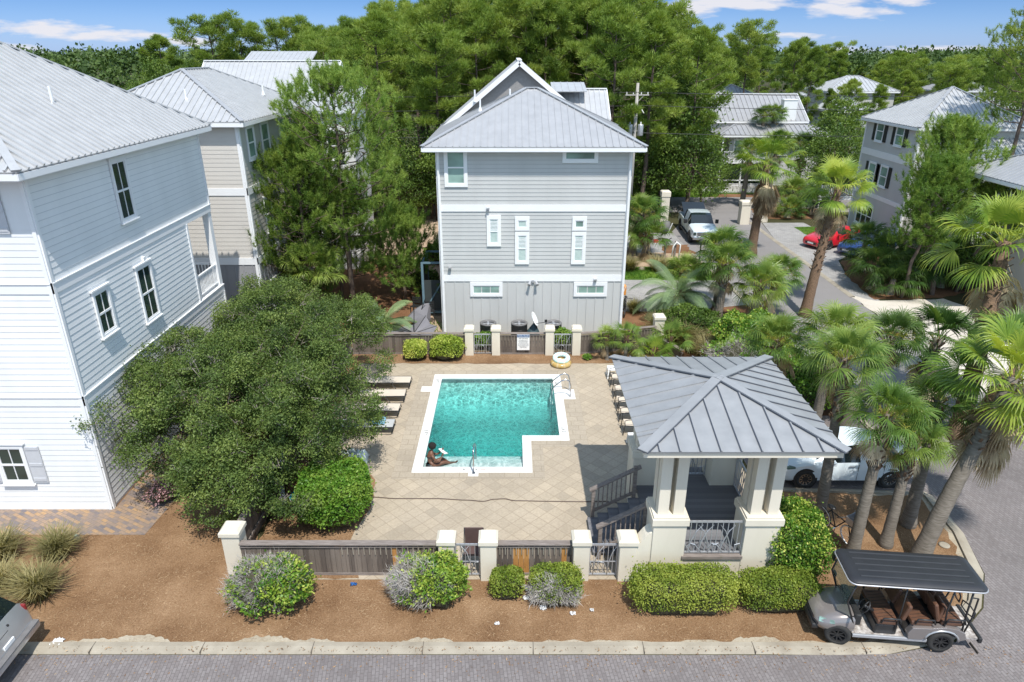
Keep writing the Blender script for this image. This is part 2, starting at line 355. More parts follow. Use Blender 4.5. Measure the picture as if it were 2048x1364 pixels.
front = ragged([(-40,12.22),(8.4,12.22),(10.3,12.55),(11.55,13.5),(12.35,14.7),(12.8,16.25),(12.93,18.0),(7.9,18.35),(7.9,14.4),(-7.4,14.4),(-7.4,19),(-40,19)], .07, .3, 4)
M['edge_sand'] = groundmat('edge_sand', [(.24,.19,.135), (.38,.33,.25), (.46,.41,.33)], 1.5, 20)
sheet('sandy_verge', [(-40,12.12),(0,12.12),(8.7,12.1),(10.4,12.45),(11.65,13.42),(12.48,14.62),(12.94,16.2),(13.08,18.05),(7.9,18.35),(7.9,14.4),(-40,14.4)], .002, M['edge_sand'])
sheet('mulch_bed', front, .004, M['mulch'])
sheet('side_ground', [(-13,19),(-6.9,19),(-6.9,31),(-13,31)], .004, M['mulch_red'])
sheet('yard_ground', [(-13,31),(-3.3,31),(-3.3,60),(-19,60),(-19,42),(-13,42)], .005, M['sand'])
sheet('yard_shade_bed', ragged([(-12.3,31.2),(-5.2,31.2),(-4.6,34.5),(-5.6,40),(-7.2,46),(-12,46)], .3, .8, 9), .009, M['mulch_red'])
sheet('garden_ground', [(5.3,28.9),(14.0,28.9),(14.0,36),(5.3,36)], .004, M['mulch_red'])
sheet('back_strip', [(-7.2,28.9),(5.6,28.9),(5.6,31.8),(-7.2,31.8)], .006, groundmat('strip_soil', [(.12,.10,.06), (.2,.17,.11), (.33,.29,.22)], 1.2, 15))
sheet('grass_strip', [(5.3,36),(7.4,36),(7.4,40.1),(5.3,40.1)], .004, M['mulch_red'])
# pool deck
DX = [-6.9]+PXS+[7.8]; DY = [14.3]+PYS+[28.1]
holes_sheet('pool_deck', DX, DY, inpool, .010, M['deckpav'])
b = MB()
for (x0,x1,y0,y1) in [(-4.0,-3.37,18.95,27.3),(-3.37,2.35,26.83,27.3),(2.09,2.75,20.95,26.83),(.69,2.09,20.95,21.35),(.69,1.1,18.95,20.95),(-3.37,.69,18.95,19.31)]:
    b.add([(x0,y0,.014),(x1,y0,.014),(x1,y1,.014),(x0,y1,.014)], [(0,1,2,3)])
tag(b.build('deck_border', M['deckedge']), kind='structure')
sheet('corner_bed', ragged([(-7.3,14.35),(-4.1,14.35),(-4.75,15.6),(-4.55,16.6),(-4.35,17.4),(-4.5,18.9),(-5.1,19.6),(-5.2,20.4),(-7.3,20.4)], .05, .3, 7), .018, M['mulch'])
sheet('rear_bed', ragged([(-7.3,28.0),(5.6,28.0),(7.8,27.6),(7.8,29.3),(-7.3,29.3)], .06, .4, 8), .020, M['mulch'])
sheet('planting_bed', [(7.8,20.6),(13.1,22.4),(13.1,29),(7.8,29)], .006, M['mulch_red'])
sheet('clay_walk', [(-40,16.1),(-10.72,16.13),(-10.5,19.2),(-10.7,31),(-12.25,31),(-12.25,17.36),(-40,17.36)], .012, M['walkpav'])
# streets
M['edge_sand'] = groundmat('edge_sand', [(.24,.19,.135), (.38,.33,.25), (.46,.41,.33)], 1.5, 20)
for x0, x1, a in ((-10.4,-7.9,.30),(-7.3,-7.0,.1),(-6.6,-4.2,.26),(-3.2,-1.4,.12),(1.0,3.4,.10),(5.2,6.6,.16)):
    rr_ = random.Random(int(x0*7)); n_ = int((x1-x0)/.06); w_ = 0; up_ = []
    for k in range(n_+1): w_ = .75*w_+rr_.uniform(-.045,.045); up_.append((x0+(x1-x0)*k/n_, 12.165+max(.0, a*math.sin(math.pi*k/n_)**.5*(.65+.35*math.sin(k*.23+x0))+w_)))
    sheet('sandy_edge', [(x0,12.12)]+up_+[(x1,12.12)], .026, M['edge_sand'])
road = [(-60,11.85),(7.6,11.82),(8.9,11.85),(10.6,12.2),(11.95,13.28),(12.76,14.5),(13.22,16.2),(13.36,18.1),(8.2,18.42),(8.2,20.6),(13.36,22.2),(13.5,30),(13.2,30),(13.2,-30),(-60,-30)]
sheet('street', [(-60,11.85),(7.6,11.82),(8.9,11.85),(10.6,12.2),(11.95,13.28),(12.76,14.5),(13.22,16.2),(13.36,18.1),(13.4,24),(19.5,24),(19.5,-30),(-60,-30)], .010, M['roadpav'])
sheet('parking_bay', [(8.0,18.3),(13.38,18.1),(13.4,23.2),(8.0,23.2)], .014, M['roadpav'])
sheet('side_road', [(13.4,23.9),(13.2,36),(12.6,46),(12.5,52.5),(14.6,57),(14.6,59.5),(22.5,59.5),(20.6,56),(19.7,50),(19.5,36),(19.5,23.9)], .012, M['asphalt'])
sheet('cross_road', [(-70,59.5),(70,59.5),(70,66.2),(-70,66.2)], .011, M['asphalt'])
sheet('upper_drive', [(5.4,46.6),(12.6,46.4),(12.5,52.0),(5.4,52.3)], .009, M['drivepav'])
sheet('upper_soil', ragged([(5.4,42.6),(10.6,42.6),(12.6,43.5),(12.6,46.5),(5.4,46.7)], .1, .5, 3), .008, M['sand'])
sheet('dark_mulch_patch', ragged([(10.4,46.2),(12.7,46.0),(12.9,48.6),(11.2,48.4)], .25, .4, 5), .016, M['mulch_red'])
sheet('lower_drive', [(5.4,34.7),(9.0,34.7),(13.2,35.8),(13.0,40.2),(5.4,40.4)], .010, M['drivepav'])
sheet('cover_bed', [(5.4,40.3),(13.0,40.1),(12.7,43.4),(5.4,42.8)], .011, M['grassmat'])
sheet('right_walk', [(19.5,36),(19.7,50),(20.6,55.5),(24,55.5),(24.5,47),(22,44.5),(21,41),(20.8,36)], .012, M['drivepav'])
sheet('white_sand_drive', ragged([(19.5,24),(24.7,24),(30,30),(25.6,34.6),(24.6,36.8),(20.6,36.4),(19.5,37.5)], .12, .5, 2), .016, M['sandwhite'])
sheet('right_bed', ragged([(20.6,36.6),(24.6,36.9),(27,38),(30,44),(26.5,46.5),(22.2,44.4),(21,41)], .15, .5, 6), .020, M['mulch_red'])
sheet('lawn_patch', ragged([(22.6,50.2),(24.9,50.6),(25.9,54.3),(22.6,54.0)], .05, .5, 3), .018, M['grassmat'])
sheet('grass_verge', [(5,66.2),(40,66.2),(40,70),(5,70)], .006, M['grassmat'])
sheet('roadside_mulch', [(19,66.2),(40,66.2),(40,67.8),(19,67.8)], .010, M['mulch_red'])
sheet('palm_island_bed', ragged([(20.4,57),(27,56.8),(27.5,61),(21.5,61)], .2, .5, 6), .020, M['mulch_red'])
def kerb(name, line, wd=.30, h=.07):
    b = MB(); n = len(line); vs = []; P = [Vector(p) for p in line]
    for i, p in enumerate(P):
        d = (P[min(i+1,n-1)] - P[max(i-1,0)]).normalized(); q = Vector((-d.y, d.x))
        for off, z in ((-wd/2, 0.), (-wd/2+.03, h*.45), (wd*.1, h), (wd/2, h), (wd/2, 0.)):
            vs.append((p.x+q.x*off, p.y+q.y*off, z))
    fs = [(i*5+k, (i+1)*5+k, (i+1)*5+k+1, i*5+k+1) for i in range(n-1) for k in range(4)]
    b.add(vs, fs); return tag(b.build(name, M['concrete']), kind='structure')
def dens(line, step=1.0):
    o_ = []
    for a, c in zip(line[:-1], line[1:]):
        a = Vector(a); c = Vector(c); n = max(1, int((c-a).length/step))
        o_ += [a + (c-a)*k/n for k in range(n)]
    return o_ + [Vector(line[-1])]
kerb('kerb', dens(kerb_line))
kerb('kerb', dens([(13.38,22.0),(13.38,30),(13.1,38),(12.6,46)]), .28)
kerb('kerb', dens([(19.6,55.5),(19.55,50),(19.5,37)][::1]), .3)
kerb('kerb', [(13.2,18.15),(11,18.28),(8.1,18.4)], .22)
b = MB()
for k in range(13):
    x = -20.3+k*2.6; b.box(x-.008,x+.008,11.84,12.16,.0,.0735)
tag(b.build('kerb_joints', pm('dark_joint', (.12,.10,.08))), kind='structure')  # thin dark strips across the kerb at its joints
# ---- pool
M['plaster'] = pm('pool_plaster', (.70,.84,.81), (.64,.79,.77), .8, .7)
M['tile'] = pm('pool_tile_band', (.10,.16,.17), (.2,.28,.29), 30, .4)
M['stepplaster'] = pm('pool_step_plaster', (.54,.60,.585), (.50,.56,.545), 2, .7)
WZ = -.055
pool = thing('swimming_pool', 'L-shaped turquoise swimming pool with wide white coping', 'swimming pool', (-.6, 23, 0)); 
def pl(o): o.parent = pool; o.matrix_parent_inverse = Matrix.Translation((.6,-23,0)); return o
outer = [(-3.37,19.31),(.69,19.31),(.69,21.35),(2.09,21.35),(2.09,26.83),(-3.14-.1,26.83)]
outer[-1] = (-3.37,26.83)
inner = [(PX0,PY0),(PX1,PY0),(PX1,PY1),(PX2,PY1),(PX2,PY2),(PX0,PY2)]
b = MB(); vs = [(x,y,.0) for x,y in outer]+[(x,y,.035) for x,y in outer]+[(x,y,.035) for x,y in inner]+[(x,y,-.025) for x,y in inner]
b.add(vs, [(i+o_, (i+1)%6+o_, (i+1)%6+o_+6, i+o_+6) for o_ in (0,6,12) for i in range(6)])
for (x0,x1,y0,y1) in [(-3.79,-3.36,25.22,25.68),(2.08,2.58,24.55,25.4),(-1.46,-1.12,19.1,19.32)]: b.box(x0,x1,y0,y1,0,.034)
pl(b.build('coping', M['coping'], bevel=.012))
DZ = -1.2
def wallring(z0, z1, ins=0.):
    b = MB(); c = [(PX0+ins,PY0+ins),(PX1-ins,PY0+ins),(PX1-ins,PY1+ins),(PX2-ins,PY1+ins),(PX2-ins,PY2-ins),(PX0+ins,PY2-ins)]
    b.add([(x,y,z0) for x,y in c]+[(x,y,z1) for x,y in c], [(i,(i+1)%6,(i+1)%6+6,i+6) for i in range(6)]); return b, c
b, c = wallring(DZ, -.2); b.add([(x,y,DZ) for x,y in c], [tuple(range(6))]); pl(b.build('basin', M['plaster']))
b, c = wallring(-.2, -.02); pl(b.build('tile_band', M['tile']))
b = MB()
for k, (y1, z) in enumerate([(20.12, -.135), (20.55, -.25), (20.98, -.42), (21.35, -.68)]): b.box(PX0+.004, PX1-.004, PY0+.004+k*.002, y1, DZ, z)
pl(b.build('steps', M['stepplaster']))
m, t, bb, o = newmat('pool_water')
v = coords(t, 'World'); wv = coords(t, 'World')
warp = nd(t, 'ShaderNodeVectorMath', operation='MULTIPLY_ADD'); nn = nd(t, 'ShaderNodeTexNoise', Scale=1.8, Detail=3); t.links.new(v, nn.inputs['Vector'])
t.links.new(nn.outputs[1], warp.inputs[0]); warp.inputs[1].default_value = (.55,.55,.3); t.links.new(v, warp.inputs[2])
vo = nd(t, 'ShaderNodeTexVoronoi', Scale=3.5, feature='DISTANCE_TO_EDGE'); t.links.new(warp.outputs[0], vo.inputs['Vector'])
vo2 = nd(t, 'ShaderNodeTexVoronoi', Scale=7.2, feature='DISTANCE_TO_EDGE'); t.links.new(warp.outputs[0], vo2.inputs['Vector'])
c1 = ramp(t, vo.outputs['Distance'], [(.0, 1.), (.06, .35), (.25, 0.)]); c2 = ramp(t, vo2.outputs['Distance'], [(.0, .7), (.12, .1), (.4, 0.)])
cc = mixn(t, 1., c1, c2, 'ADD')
trc = mixn(t, cc, (.60,.67,.67), (1.,1.,1.))           # caustic light lines painted into the water's transparent tint
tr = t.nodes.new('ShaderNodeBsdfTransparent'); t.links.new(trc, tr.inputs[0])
gl = nd(t, 'ShaderNodeBsdfGlossy', Roughness=.03); gl.inputs['Color'].default_value = (1,1,1,1)
fr = nd(t, 'ShaderNodeFresnel', IOR=1.33); n3 = noise(t, v, 5.5, 4, .6)
bu = nd(t, 'ShaderNodeBump', Strength=.55, Distance=.05); t.links.new(n3, bu.inputs['Height'])
t.links.new(bu.outputs[0], gl.inputs['Normal']); t.links.new(bu.outputs[0], fr.inputs['Normal'])
mx = t.nodes.new('ShaderNodeMixShader'); t.links.new(fr.outputs[0], mx.inputs[0]); t.links.new(tr.outputs[0], mx.inputs[1]); t.links.new(gl.outputs[0], mx.inputs[2]); t.links.new(mx.outputs[0], o.inputs[0])
va = t.nodes.new('ShaderNodeVolumeAbsorption'); va.inputs['Color'].default_value = (.03,.89,.87,1); va.inputs['Density'].default_value = .33; t.links.new(va.outputs[0], o.inputs['Volume'])
M['water'] = m
ii = .004; wi = [(PX0+ii,PY0+ii),(PX1-ii,PY0+ii),(PX1-ii,PY1+ii),(PX2-ii,PY1+ii),(PX2-ii,PY2-ii),(PX0+ii,PY2-ii)]
b = MB(); b.prism(wi, DZ+.01, WZ); tag(pl(b.build('water_surface', M['water'])), 'rippled turquoise water')
def text(s, loc, rot, size, m, parent=None, name='lettering', ext=.002, align='CENTER'):
    cu = bpy.data.curves.new(name, 'FONT'); cu.body = s; cu.size = size; cu.align_x = align; cu.align_y = 'CENTER'; cu.extrude = ext
    o = bpy.data.objects.new(name, cu); COL.objects.link(o); bpy.context.view_layer.update()
    me = bpy.data.meshes.new_from_object(o.evaluated_get(bpy.context.evaluated_depsgraph_get())); bpy.data.objects.remove(o)
    me.materials.clear(); me.materials.append(m); o = bpy.data.objects.new(name, me); COL.objects.link(o); o.location = loc; o.rotation_euler = rot
    if parent: o.parent = parent
    return o
for (p, rz) in [((-3.19,21.9,.037),-math.pi/2), ((1.93,22.1,.037),math.pi/2), ((1.9,25.9,.037),math.pi/2), ((-3.19,26.2,.037),-math.pi/2)]:
    pl(text('3 FT', p, (0,0,rz), .2, M['black'], name='depth_marker'))
for x in (-1.62,-1.2): pl(text('X', (x,19.47,.037), (0,0,0), .14, M['black'], name='depth_marker'))
pl(text('NO', (-.95,19.47,.037), (0,0,0), .12, pm('red_marking', (.5,.12,.1)), name='depth_marker'))
# ladder and handrail
lad = thing('pool_ladder', 'shiny curved steel ladder over the far right corner of the pool', 'ladder', (1.95,25.0,0))
for i, yy in enumerate((-.28,.28)):
    MB().tube([(.42,yy,.03),(.42,yy,.55),(.36,yy,.74),(.22,yy,.82),(.05,yy,.76),(-.25,yy,.5),(-.33,yy,.3),(-.34,yy,-1.0)], .026, 8).build('rail', M['chrome'], lad, True)
for z in (-.3,-.58,-.86): MB().box(-.38,-.28,-.28,.28,z-.015,z+.015).build('rung', M['plastic_white'], lad)
hr = thing('pool_handrail', 'single bent steel handrail over the pool entry steps', 'handrail', (-1.28,19.25,0))
MB().tube([(0,0,.03),(0,.02,.75),(0,.12,.88),(0,.3,.9),(0,.75,.72),(0,1.25,.42),(0,1.42,.2),(0,1.45,-.7)], .025, 8).build('rail', M['chrome'], hr, True)
MB().cyl((0,0),.06,.03,.05).build('flange', M['chrome'], hr)

# ================================================================== HOUSES
def wmat(a, ux, n):
    """local frame: x along the wall, y outwards, z up, origin a"""
    ux = Vector(ux).normalized(); n = Vector(n).normalized(); z = Vector((0,0,1))
    return Matrix(((ux.x,n.x,0,a[0]),(ux.y,n.y,0,a[1]),(0,0,1,a[2]),(0,0,0,1)))
def lap(b, L_, z0, z1, e=.19, d=.014, x0=0, shade_strip=None):
    n = max(1, round((z1-z0)/e)); h = (z1-z0)/n
    for k in range(n):
        a = z0+k*h; c = a+h
        if shade_strip is not None: shade_strip.box(x0, L_, d*.5, d+.0015, a-.001, a+.013)  # thin strip that stands in for the shade under this course
        b.add([(x0,.004,a),(L_,.004,a),(L_,d,a),(x0,d,a),(x0,.004,c),(L_,.004,c)], [(0,1,2,3)[::-1],(3,2,5,4)[::-1],(0,3,4),(1,5,2)])
def board(b, L_, z0, z1, sp=.42):
    b.box(0,L_,.0,.008,z0,z1)
    x = sp/2
    while x < L_: b.box(x-.02,x+.02,.007,.035,z0,z1); x += sp
def window(parent, Mx, x, z, w_, h_, cols=1, rows=1, hung=True, glass=None, trim=.09, head=True, sill=True, shutters=None, muntins=2, rowm=1, name='window'):
    g = glass or M['glass']; q = MB(Mx)
    for (a,c,d,e_) in [(x-trim,x,z,z+h_),(x+w_,x+w_+trim,z,z+h_),(x-trim,x+w_+trim,z-trim,z),(x-trim,x+w_+trim,z+h_,z+h_+trim*1.3)]: q.box(a,c,.02,.075,d,e_)
    if head: q.box(x-trim-.06,x+w_+trim+.06,.02,.11,z+h_+trim*1.3,z+h_+trim*1.3+.05)
    if sill: q.box(x-trim-.04,x+w_+trim+.04,.02,.12,z-trim-.04,z-trim)
    f = q.build(name, M['white_trim'], parent)
    q = MB(Mx); q.box(x,x+w_,.024,.034,z,z+h_); q.build('pane', g, f)
    q = MB(Mx); t_ = .035
    for i in range(cols+1): xx = x+w_*i/cols; q.box(max(x,xx-t_), min(x+w_,xx+t_), .034,.055, z, z+h_)
    if hung: q.box(x,x+w_,.034,.062,z+h_/2-.03,z+h_/2+.03)
    q.box(x,x+w_,.034,.058,z,z+.04); q.box(x,x+w_,.034,.058,z+h_-.04,z+h_)
    if muntins > 1:
        for c_ in range(cols):
            for i in range(1, muntins): xx = x+w_*(c_+i/muntins)/cols; q.box(xx-.012,xx+.012,.034,.05,z,z+h_)
    if rowm > 1:
        for i in range(1, rowm*2): zz = z+h_*i/(rowm*2); q.box(x,x+w_,.034,.05,zz-.012,zz+.012)
    q.build('sash', M['white_trim'], f)
    if shutters:
        for sx in (x-trim-.42-.02, x+w_+trim+.02):
            q = MB(Mx); q.box(sx,sx+.42,.03,.06,z-.04,z+h_+.06)
            zz = z
            for zz in (z+.02,z+h_/2-.04,z+h_-.06): q.box(sx+.02,sx+.40,.06,.075,zz,zz+.1)
            q.build('shutter', shutters, parent)
    return f
def roof_plane(b, poly, rib=.3, rw=.03, rh=.03, th=.05):
    """poly[0]->poly[1] is the eave; ribs climb from it"""
    P = [Vector(p) for p in poly]; e = (P[1]-P[0]).normalized(); nn = (P[1]-P[0]).cross(P[2]-P[1]).normalized()
    if nn.z < 0: nn = -nn
    up = nn.cross(e).normalized()
    if up.z < 0: up = -up
    b.slab(P, th)
    q = [((p-P[0]).dot(e), (p-P[0]).dot(up)) for p in P]; xs = [a for a, _ in q]; x = min(xs)+rib*.5
    while x < max(xs):
        ys = []
        for i in range(len(q)):
            (x0,y0),(x1,y1) = q[i], q[(i+1)%len(q)]
            if (x0-x)*(x1-x) < 0: ys.append(y0+(y1-y0)*(x-x0)/(x1-x0))
        if len(ys) == 2 and abs(ys[0]-ys[1]) > .15:
            a, c = P[0]+e*x+up*min(ys)+nn*rh/2, P[0]+e*x+up*max(ys)+nn*rh/2
            b.bar(a, c, rw, rh, nn)
        x += rib
def hip_roof(parent, x0, x1, y0, y1, z, slope, m, rib=.3, rw=.03, rh=.03, capm=None, axis=None, name='roof'):
    wx, wy = x1-x0, y1-y0; b = MB(); h = min(wx, wy)/2
    if wx <= wy: r0, r1 = Vector(((x0+x1)/2, y0+h, z+h*slope)), Vector(((x0+x1)/2, y1-h, z+h*slope))
    else: r0, r1 = Vector((x0+h, (y0+y1)/2, z+h*slope)), Vector((x1-h, (y0+y1)/2, z+h*slope))
    c = [Vector((x0,y0,z)),Vector((x1,y0,z)),Vector((x1,y1,z)),Vector((x0,y1,z))]
    if abs(wx-wy) < .01: faces = [[c[0],c[1],r0],[c[1],c[2],r0],[c[2],c[3],r0],[c[3],c[0],r0]]
    elif wx <= wy: faces = [[c[0],c[1],r0],[c[1],c[2],r1,r0],[c[2],c[3],r1],[c[3],c[0],r0,r1]]
    else: faces = [[c[0],c[1],r1,r0],[c[1],c[2],r1],[c[2],c[3],r0,r1],[c[3],c[0],r0]]
    for f in faces: roof_plane(b, f, rib, rw, rh)
    ro = b.build(name, m, parent)
    b = MB(); o_ = Vector((0,0,.035))
    near = lambda p: r0 if (p-r0).length <= (p-r1).length else r1
    for p in c: b.bar(p+o_, near(p)+o_, .2, .045)
    if (r0-r1).length > .05: b.bar(r0+o_, r1+o_, .22, .05)
    b.build('ridge_cap', capm or m, ro)
    b = MB()
    for i in range(4):
        p, q = c[i]-Vector((0,0,.13)), c[(i+1)%4]-Vector((0,0,.13)); d = (q-p).normalized()*.0
        b.bar(p+d, q-d, .03, .16)
    b.box(x0+.03,x1-.03,y0+.03,y1-.03,z-.24,z-.215); b.build('fascia', M['white_trim'], ro)
    return ro, r0, r1
def pipe(parent, x, y, z, h=.5):
    MB().cyl((x,y),.045,z-.2,z+h,10).cyl((x,y),.1,z-.1,z+.08,10,.06).build('vent_pipe', M['white_trim'], parent)
# ---- big white house, left
wh = thing('white_house', 'tall white lap-sided house with shuttered windows beside the oak', 'house')
WX, WY0, WY1, WXL = -12.3, 17.36, 27.7, -25.
MB().box(WXL,WX,WY0,WY1,0,3.9).box(WXL,WX,WY0,25.45,3.9,7.05).box(WXL,WX-3,25.45,WY1,3.9,7.05).box(WXL,WX,WY0,WY1,7.05,10.25).build('wall', M['white'], wh)
Mf = wmat((WXL,WY0,0), (1,0,0), (0,-1,0)); Ms = wmat((WX,WY0,0), (0,1,0), (1,0,0)); LF, LS = WX-WXL, WY1-WY0
b = MB(Mf)
for z0, z1 in ((.1,3.6),(3.87,7.0),(7.3,10.2)): lap(b, LF-.1, z0, z1, .185)
b.M = Ms
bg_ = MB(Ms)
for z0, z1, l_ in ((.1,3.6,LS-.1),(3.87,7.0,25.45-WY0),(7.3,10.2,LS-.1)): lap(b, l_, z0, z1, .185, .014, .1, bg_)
bg_.build('lap_shade_lines', pm('lap_shade_pale', (.52,.54,.555), (.60,.615,.63), 2, .8), wh)  # shade lines below the siding courses, painted as grey strips
b.build('siding', M['white'], wh)
b = MB(Mf)
for z in (3.6,7.0): b.box(0,LF,.0,.03,z,z+.27); b.box(0,LF,0,.055,z+.27,z+.30)
b.box(LF-.1,LF+.0,.0,.04,0,10.2); b.box(0,LF,0,.03,-.0,.1)
b.M = Ms
for z in (3.6,7.0): b.box(0,LS,.0,.032,z,z+.27); b.box(0,LS,0,.057,z+.27,z+.302)
b.box(0,.1,.0,.042,0,10.2); b.box(LS-.1,LS,.0,.042,0,3.6); b.box(LS-.1,LS,.0,.042,7.3,10.2); b.box(25.45-WY0-.1,25.45-WY0,.0,.042,3.9,7.0)
b.build('trim', M['white_trim'], wh)
window(wh, Ms, 21.3-WY0, 8.1, .75, 1.75, 1, 1, True, None, .085); window(wh, Ms, 18.93-WY0, 5.16, .68, 1.25, 1, 1, True, None, .085); window(wh, Ms, 21.4-WY0, 4.66, .82, 1.75, 1, 1, True, None, .085)
window(wh, Mf, -15.25-WXL, 1.06, .72, 1.15, 1, 1, True, None, .1, shutters=M['shutter_pale']); window(wh, Mf, -14.6-WXL, 8.7, 1.1, 1.1, 1, 1, True, None, .1, shutters=M['shutter_pale'])
window(wh, Mf, -19.5-WXL, 1.06, .72, 1.15, 1, 1, True, None, .1, shutters=M['shutter_pale'])
MB().box(WX-.26,WX,WY1-.26,WY1,3.9,7.05).build('porch_post', M['white_trim'], wh); MB().box(WX-.2,WX-.06,25.5,25.64,3.9,7.0).build('porch_post', M['white_trim'], wh)
b = MB(); b.box(WX-.12,WX-.05,25.6,WY1-.26,4.78,4.84); b.box(WX-.11,WX-.06,25.6,WY1-.26,4.02,4.07)
for k in range(16): b.box(WX-.1,WX-.07,25.66+k*.118,25.69+k*.118,4.07,4.78)
b.box(WX-3,WX-.26,WY1-.12,WY1-.05,4.78,4.84)
for k in range(20): b.box(WX-2.9+k*.135,WX-2.87+k*.135,WY1-.1,WY1-.07,4.02,4.78)
b.build('porch_railing', M['white_trim'], wh)
hip_roof(wh, WXL-.5, WX+.42, WY0-.72, WY1+.4, 10.33, .66, M['roof_white'], .30, .06, .06)
pipe(wh, -13.75, 21.6, 11.45, .6); MB(Ms).cbox((4.6,.05,6.62),(.14,.08,.18)).build('wall_box', M['white_trim'], wh)
# ---- beige house, left behind
bh = thing('beige_house', 'beige lap-sided house with pale metal hip roof behind the white house', 'house')
X0, X1, Y0, Y1 = -19.2, -12.0, 31.1, 41.2
MB().box(X0,X1,Y0,Y1,0,10.15).build('wall', M['beige'], bh)
Mf = wmat((X0,Y0,0), (1,0,0), (0,-1,0)); Ms = wmat((X1,Y0,0), (0,1,0), (1,0,0))
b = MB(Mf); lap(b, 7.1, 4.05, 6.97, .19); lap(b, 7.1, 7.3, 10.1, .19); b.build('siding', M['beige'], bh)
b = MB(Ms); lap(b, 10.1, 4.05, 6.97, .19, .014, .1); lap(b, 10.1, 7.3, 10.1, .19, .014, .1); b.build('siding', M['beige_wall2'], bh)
M['base_grey'] = pm('grey_base_boards', (.30,.30,.31), (.27,.27,.28), 1, .7)
b = MB(Mf); board(b, 7.2, 0, 3.72); b.M = Ms; board(b, 10.1, 0, 3.72); b.build('board_base', M['base_grey'], bh)
b = MB(Mf)
for z in (3.72,6.97): b.box(0,7.2,0,.04,z,z+.33)
b.box(7.08,7.2,0,.045,0,10.1); b.M = Ms
for z in (3.72,6.97): b.box(0,10.1,0,.042,z,z+.33)
b.box(0,.12,0,.047,0,10.1); b.box(9.98,10.1,0,.047,0,10.1); b.build('trim', M['white_trim'], bh)
for (yy, z, w_, h_) in [(31.98,8.5,.82,1.3),(33.9,8.3,.9,1.5),(36.6,8.5,.9,1.3),(33.0,4.9,.9,1.5),(36.0,4.9,.9,1.5),(32.4,1.2,.8,1.2)]:
    window(bh, Ms, yy-Y0, z, w_, h_, 1, 1, True, M['glass_green'], .1, muntins=1)
hip_roof(bh, X0-.4, X1+.4, Y0-.4, Y1+.45, 10.2, .5, M['roof_white'], .30, .055, .05, M['roof_grey'])
pipe(bh, -14.6, 32.4, 11.0, .45); pipe(bh, -12.9, 37.6, 11.0, .4)
# ---- gabled houses farther back
def gable(parent, x0, x1, y0, y1, z, slope, m, axis='X', rib=.35, rw=.045, rh=.04, ov=.35, wallm=None, zb=0, inset=.35, gm=None):
    """ridge along axis"""
    b = MB()
    if axis == 'X':
        ym = (y0+y1)/2; zr = z+(ym-y0)*slope
        roof_plane(b, [(x0,y0,z),(x1,y0,z),(x1,ym,zr),(x0,ym,zr)], rib, rw, rh); roof_plane(b, [(x1,y1,z),(x0,y1,z),(x0,ym,zr),(x1,ym,zr)], rib, rw, rh)
        ro = b.build('roof', m, parent); t_ = MB()
        for x in (x0,x1): t_.bar((x,y0,z-.1),(x,ym,zr-.1),.05,.22); t_.bar((x,y1,z-.1),(x,ym,zr-.1),.05,.22)
        t_.bar((x0,y0,z-.12),(x1,y0,z-.12),.05,.16); t_.bar((x0,ym,zr+.03),(x1,ym,zr+.03),.25,.05)
        g = MB(); zt = z+inset*slope-.1; poly = [(y0+inset,zb),(y1-inset,zb),(y1-inset,zt),(ym,zr-.1),(y0+inset,zt)]
        xa, xb = x0+inset, x1-inset
        g.add([(xa,p[0],p[1]) for p in poly]+[(xb,p[0],p[1]) for p in poly], [tuple(range(5)),tuple(range(5,10))[::-1]]+[(i,i+5,(i+1)%5+5,(i+1)%5) for i in range(5)])
    else:
        xm = (x0+x1)/2; zr = z+(xm-x0)*slope
        roof_plane(b, [(x0,y1,z),(x0,y0,z),(xm,y0,zr),(xm,y1,zr)], rib, rw, rh); roof_plane(b, [(x1,y0,z),(x1,y1,z),(xm,y1,zr),(xm,y0,zr)], rib, rw, rh)
        ro = b.build('roof', m, parent); t_ = MB()
        for y in (y0,y1): t_.bar((x0,y,z-.1),(xm,y,zr-.1),.05,.24); t_.bar((x1,y,z-.1),(xm,y,zr-.1),.05,.24)
        t_.bar((xm,y0,zr+.03),(xm,y1,zr+.03),.25,.05)
        g = MB(); zt = z+inset*slope-.1; poly = [(x0+inset,zb),(x1-inset,zb),(x1-inset,zt),(xm,zr-.1),(x0+inset,zt)]
        ya, yb = y0+inset, y1-inset
        g.add([(p[0],ya,p[1]) for p in poly]+[(p[0],yb,p[1]) for p in poly], [tuple(range(5)),tuple(range(5,10))[::-1]]+[(i,i+5,(i+1)%5+5,(i+1)%5) for i in range(5)])
    t_.build('trim', M['white_trim'], ro); g.build('wall', wallm, parent); return ro
gh3 = thing('gabled_house', 'white house with long pale metal gable roof behind the beige house', 'house')
gable(gh3, -19.6, -10.9, 43.2, 50.8, 9.5, .77, M['roof_white'], 'X', .3, wallm=M['white'])
b = MB(); roof_plane(b, [(-11.9,42.2,9.6),(-9.2,42.2,9.6),(-9.2,46.5,11.0),(-11.9,46.5,11.0)], .3); b.build('porch_roof', M['roof_white'], gh3)
MB().box(-11.6,-9.5,42.5,46.5,0,9.6).build('porch_wall', M['white'], gh3)
Mf = wmat((-11.6,42.5,0), (1,0,0), (0,-1,0)); window(gh3, Mf, .5, 7, .9, 1.5, 1, 1, True, M['glass']); window(gh3, Mf, .5, 4, .9, 1.5, 1, 1, True, M['glass']); 
b = MB(); roof_plane(b, [(-17.4,46.5,12.0),(-13.0,46.5,12.0),(-13.0,49.5,13.0),(-17.4,49.5,13.0)], .3); MB().box(-17.0,-13.4,46.9,49.3,9.5,12.1).build('dormer', M['white'], gh3); b.build('dormer_roof', M['roof_white'], gh3)
sg = thing('shingled_house', 'grey shingled gable house rising behind the grey pool-side house', 'house')
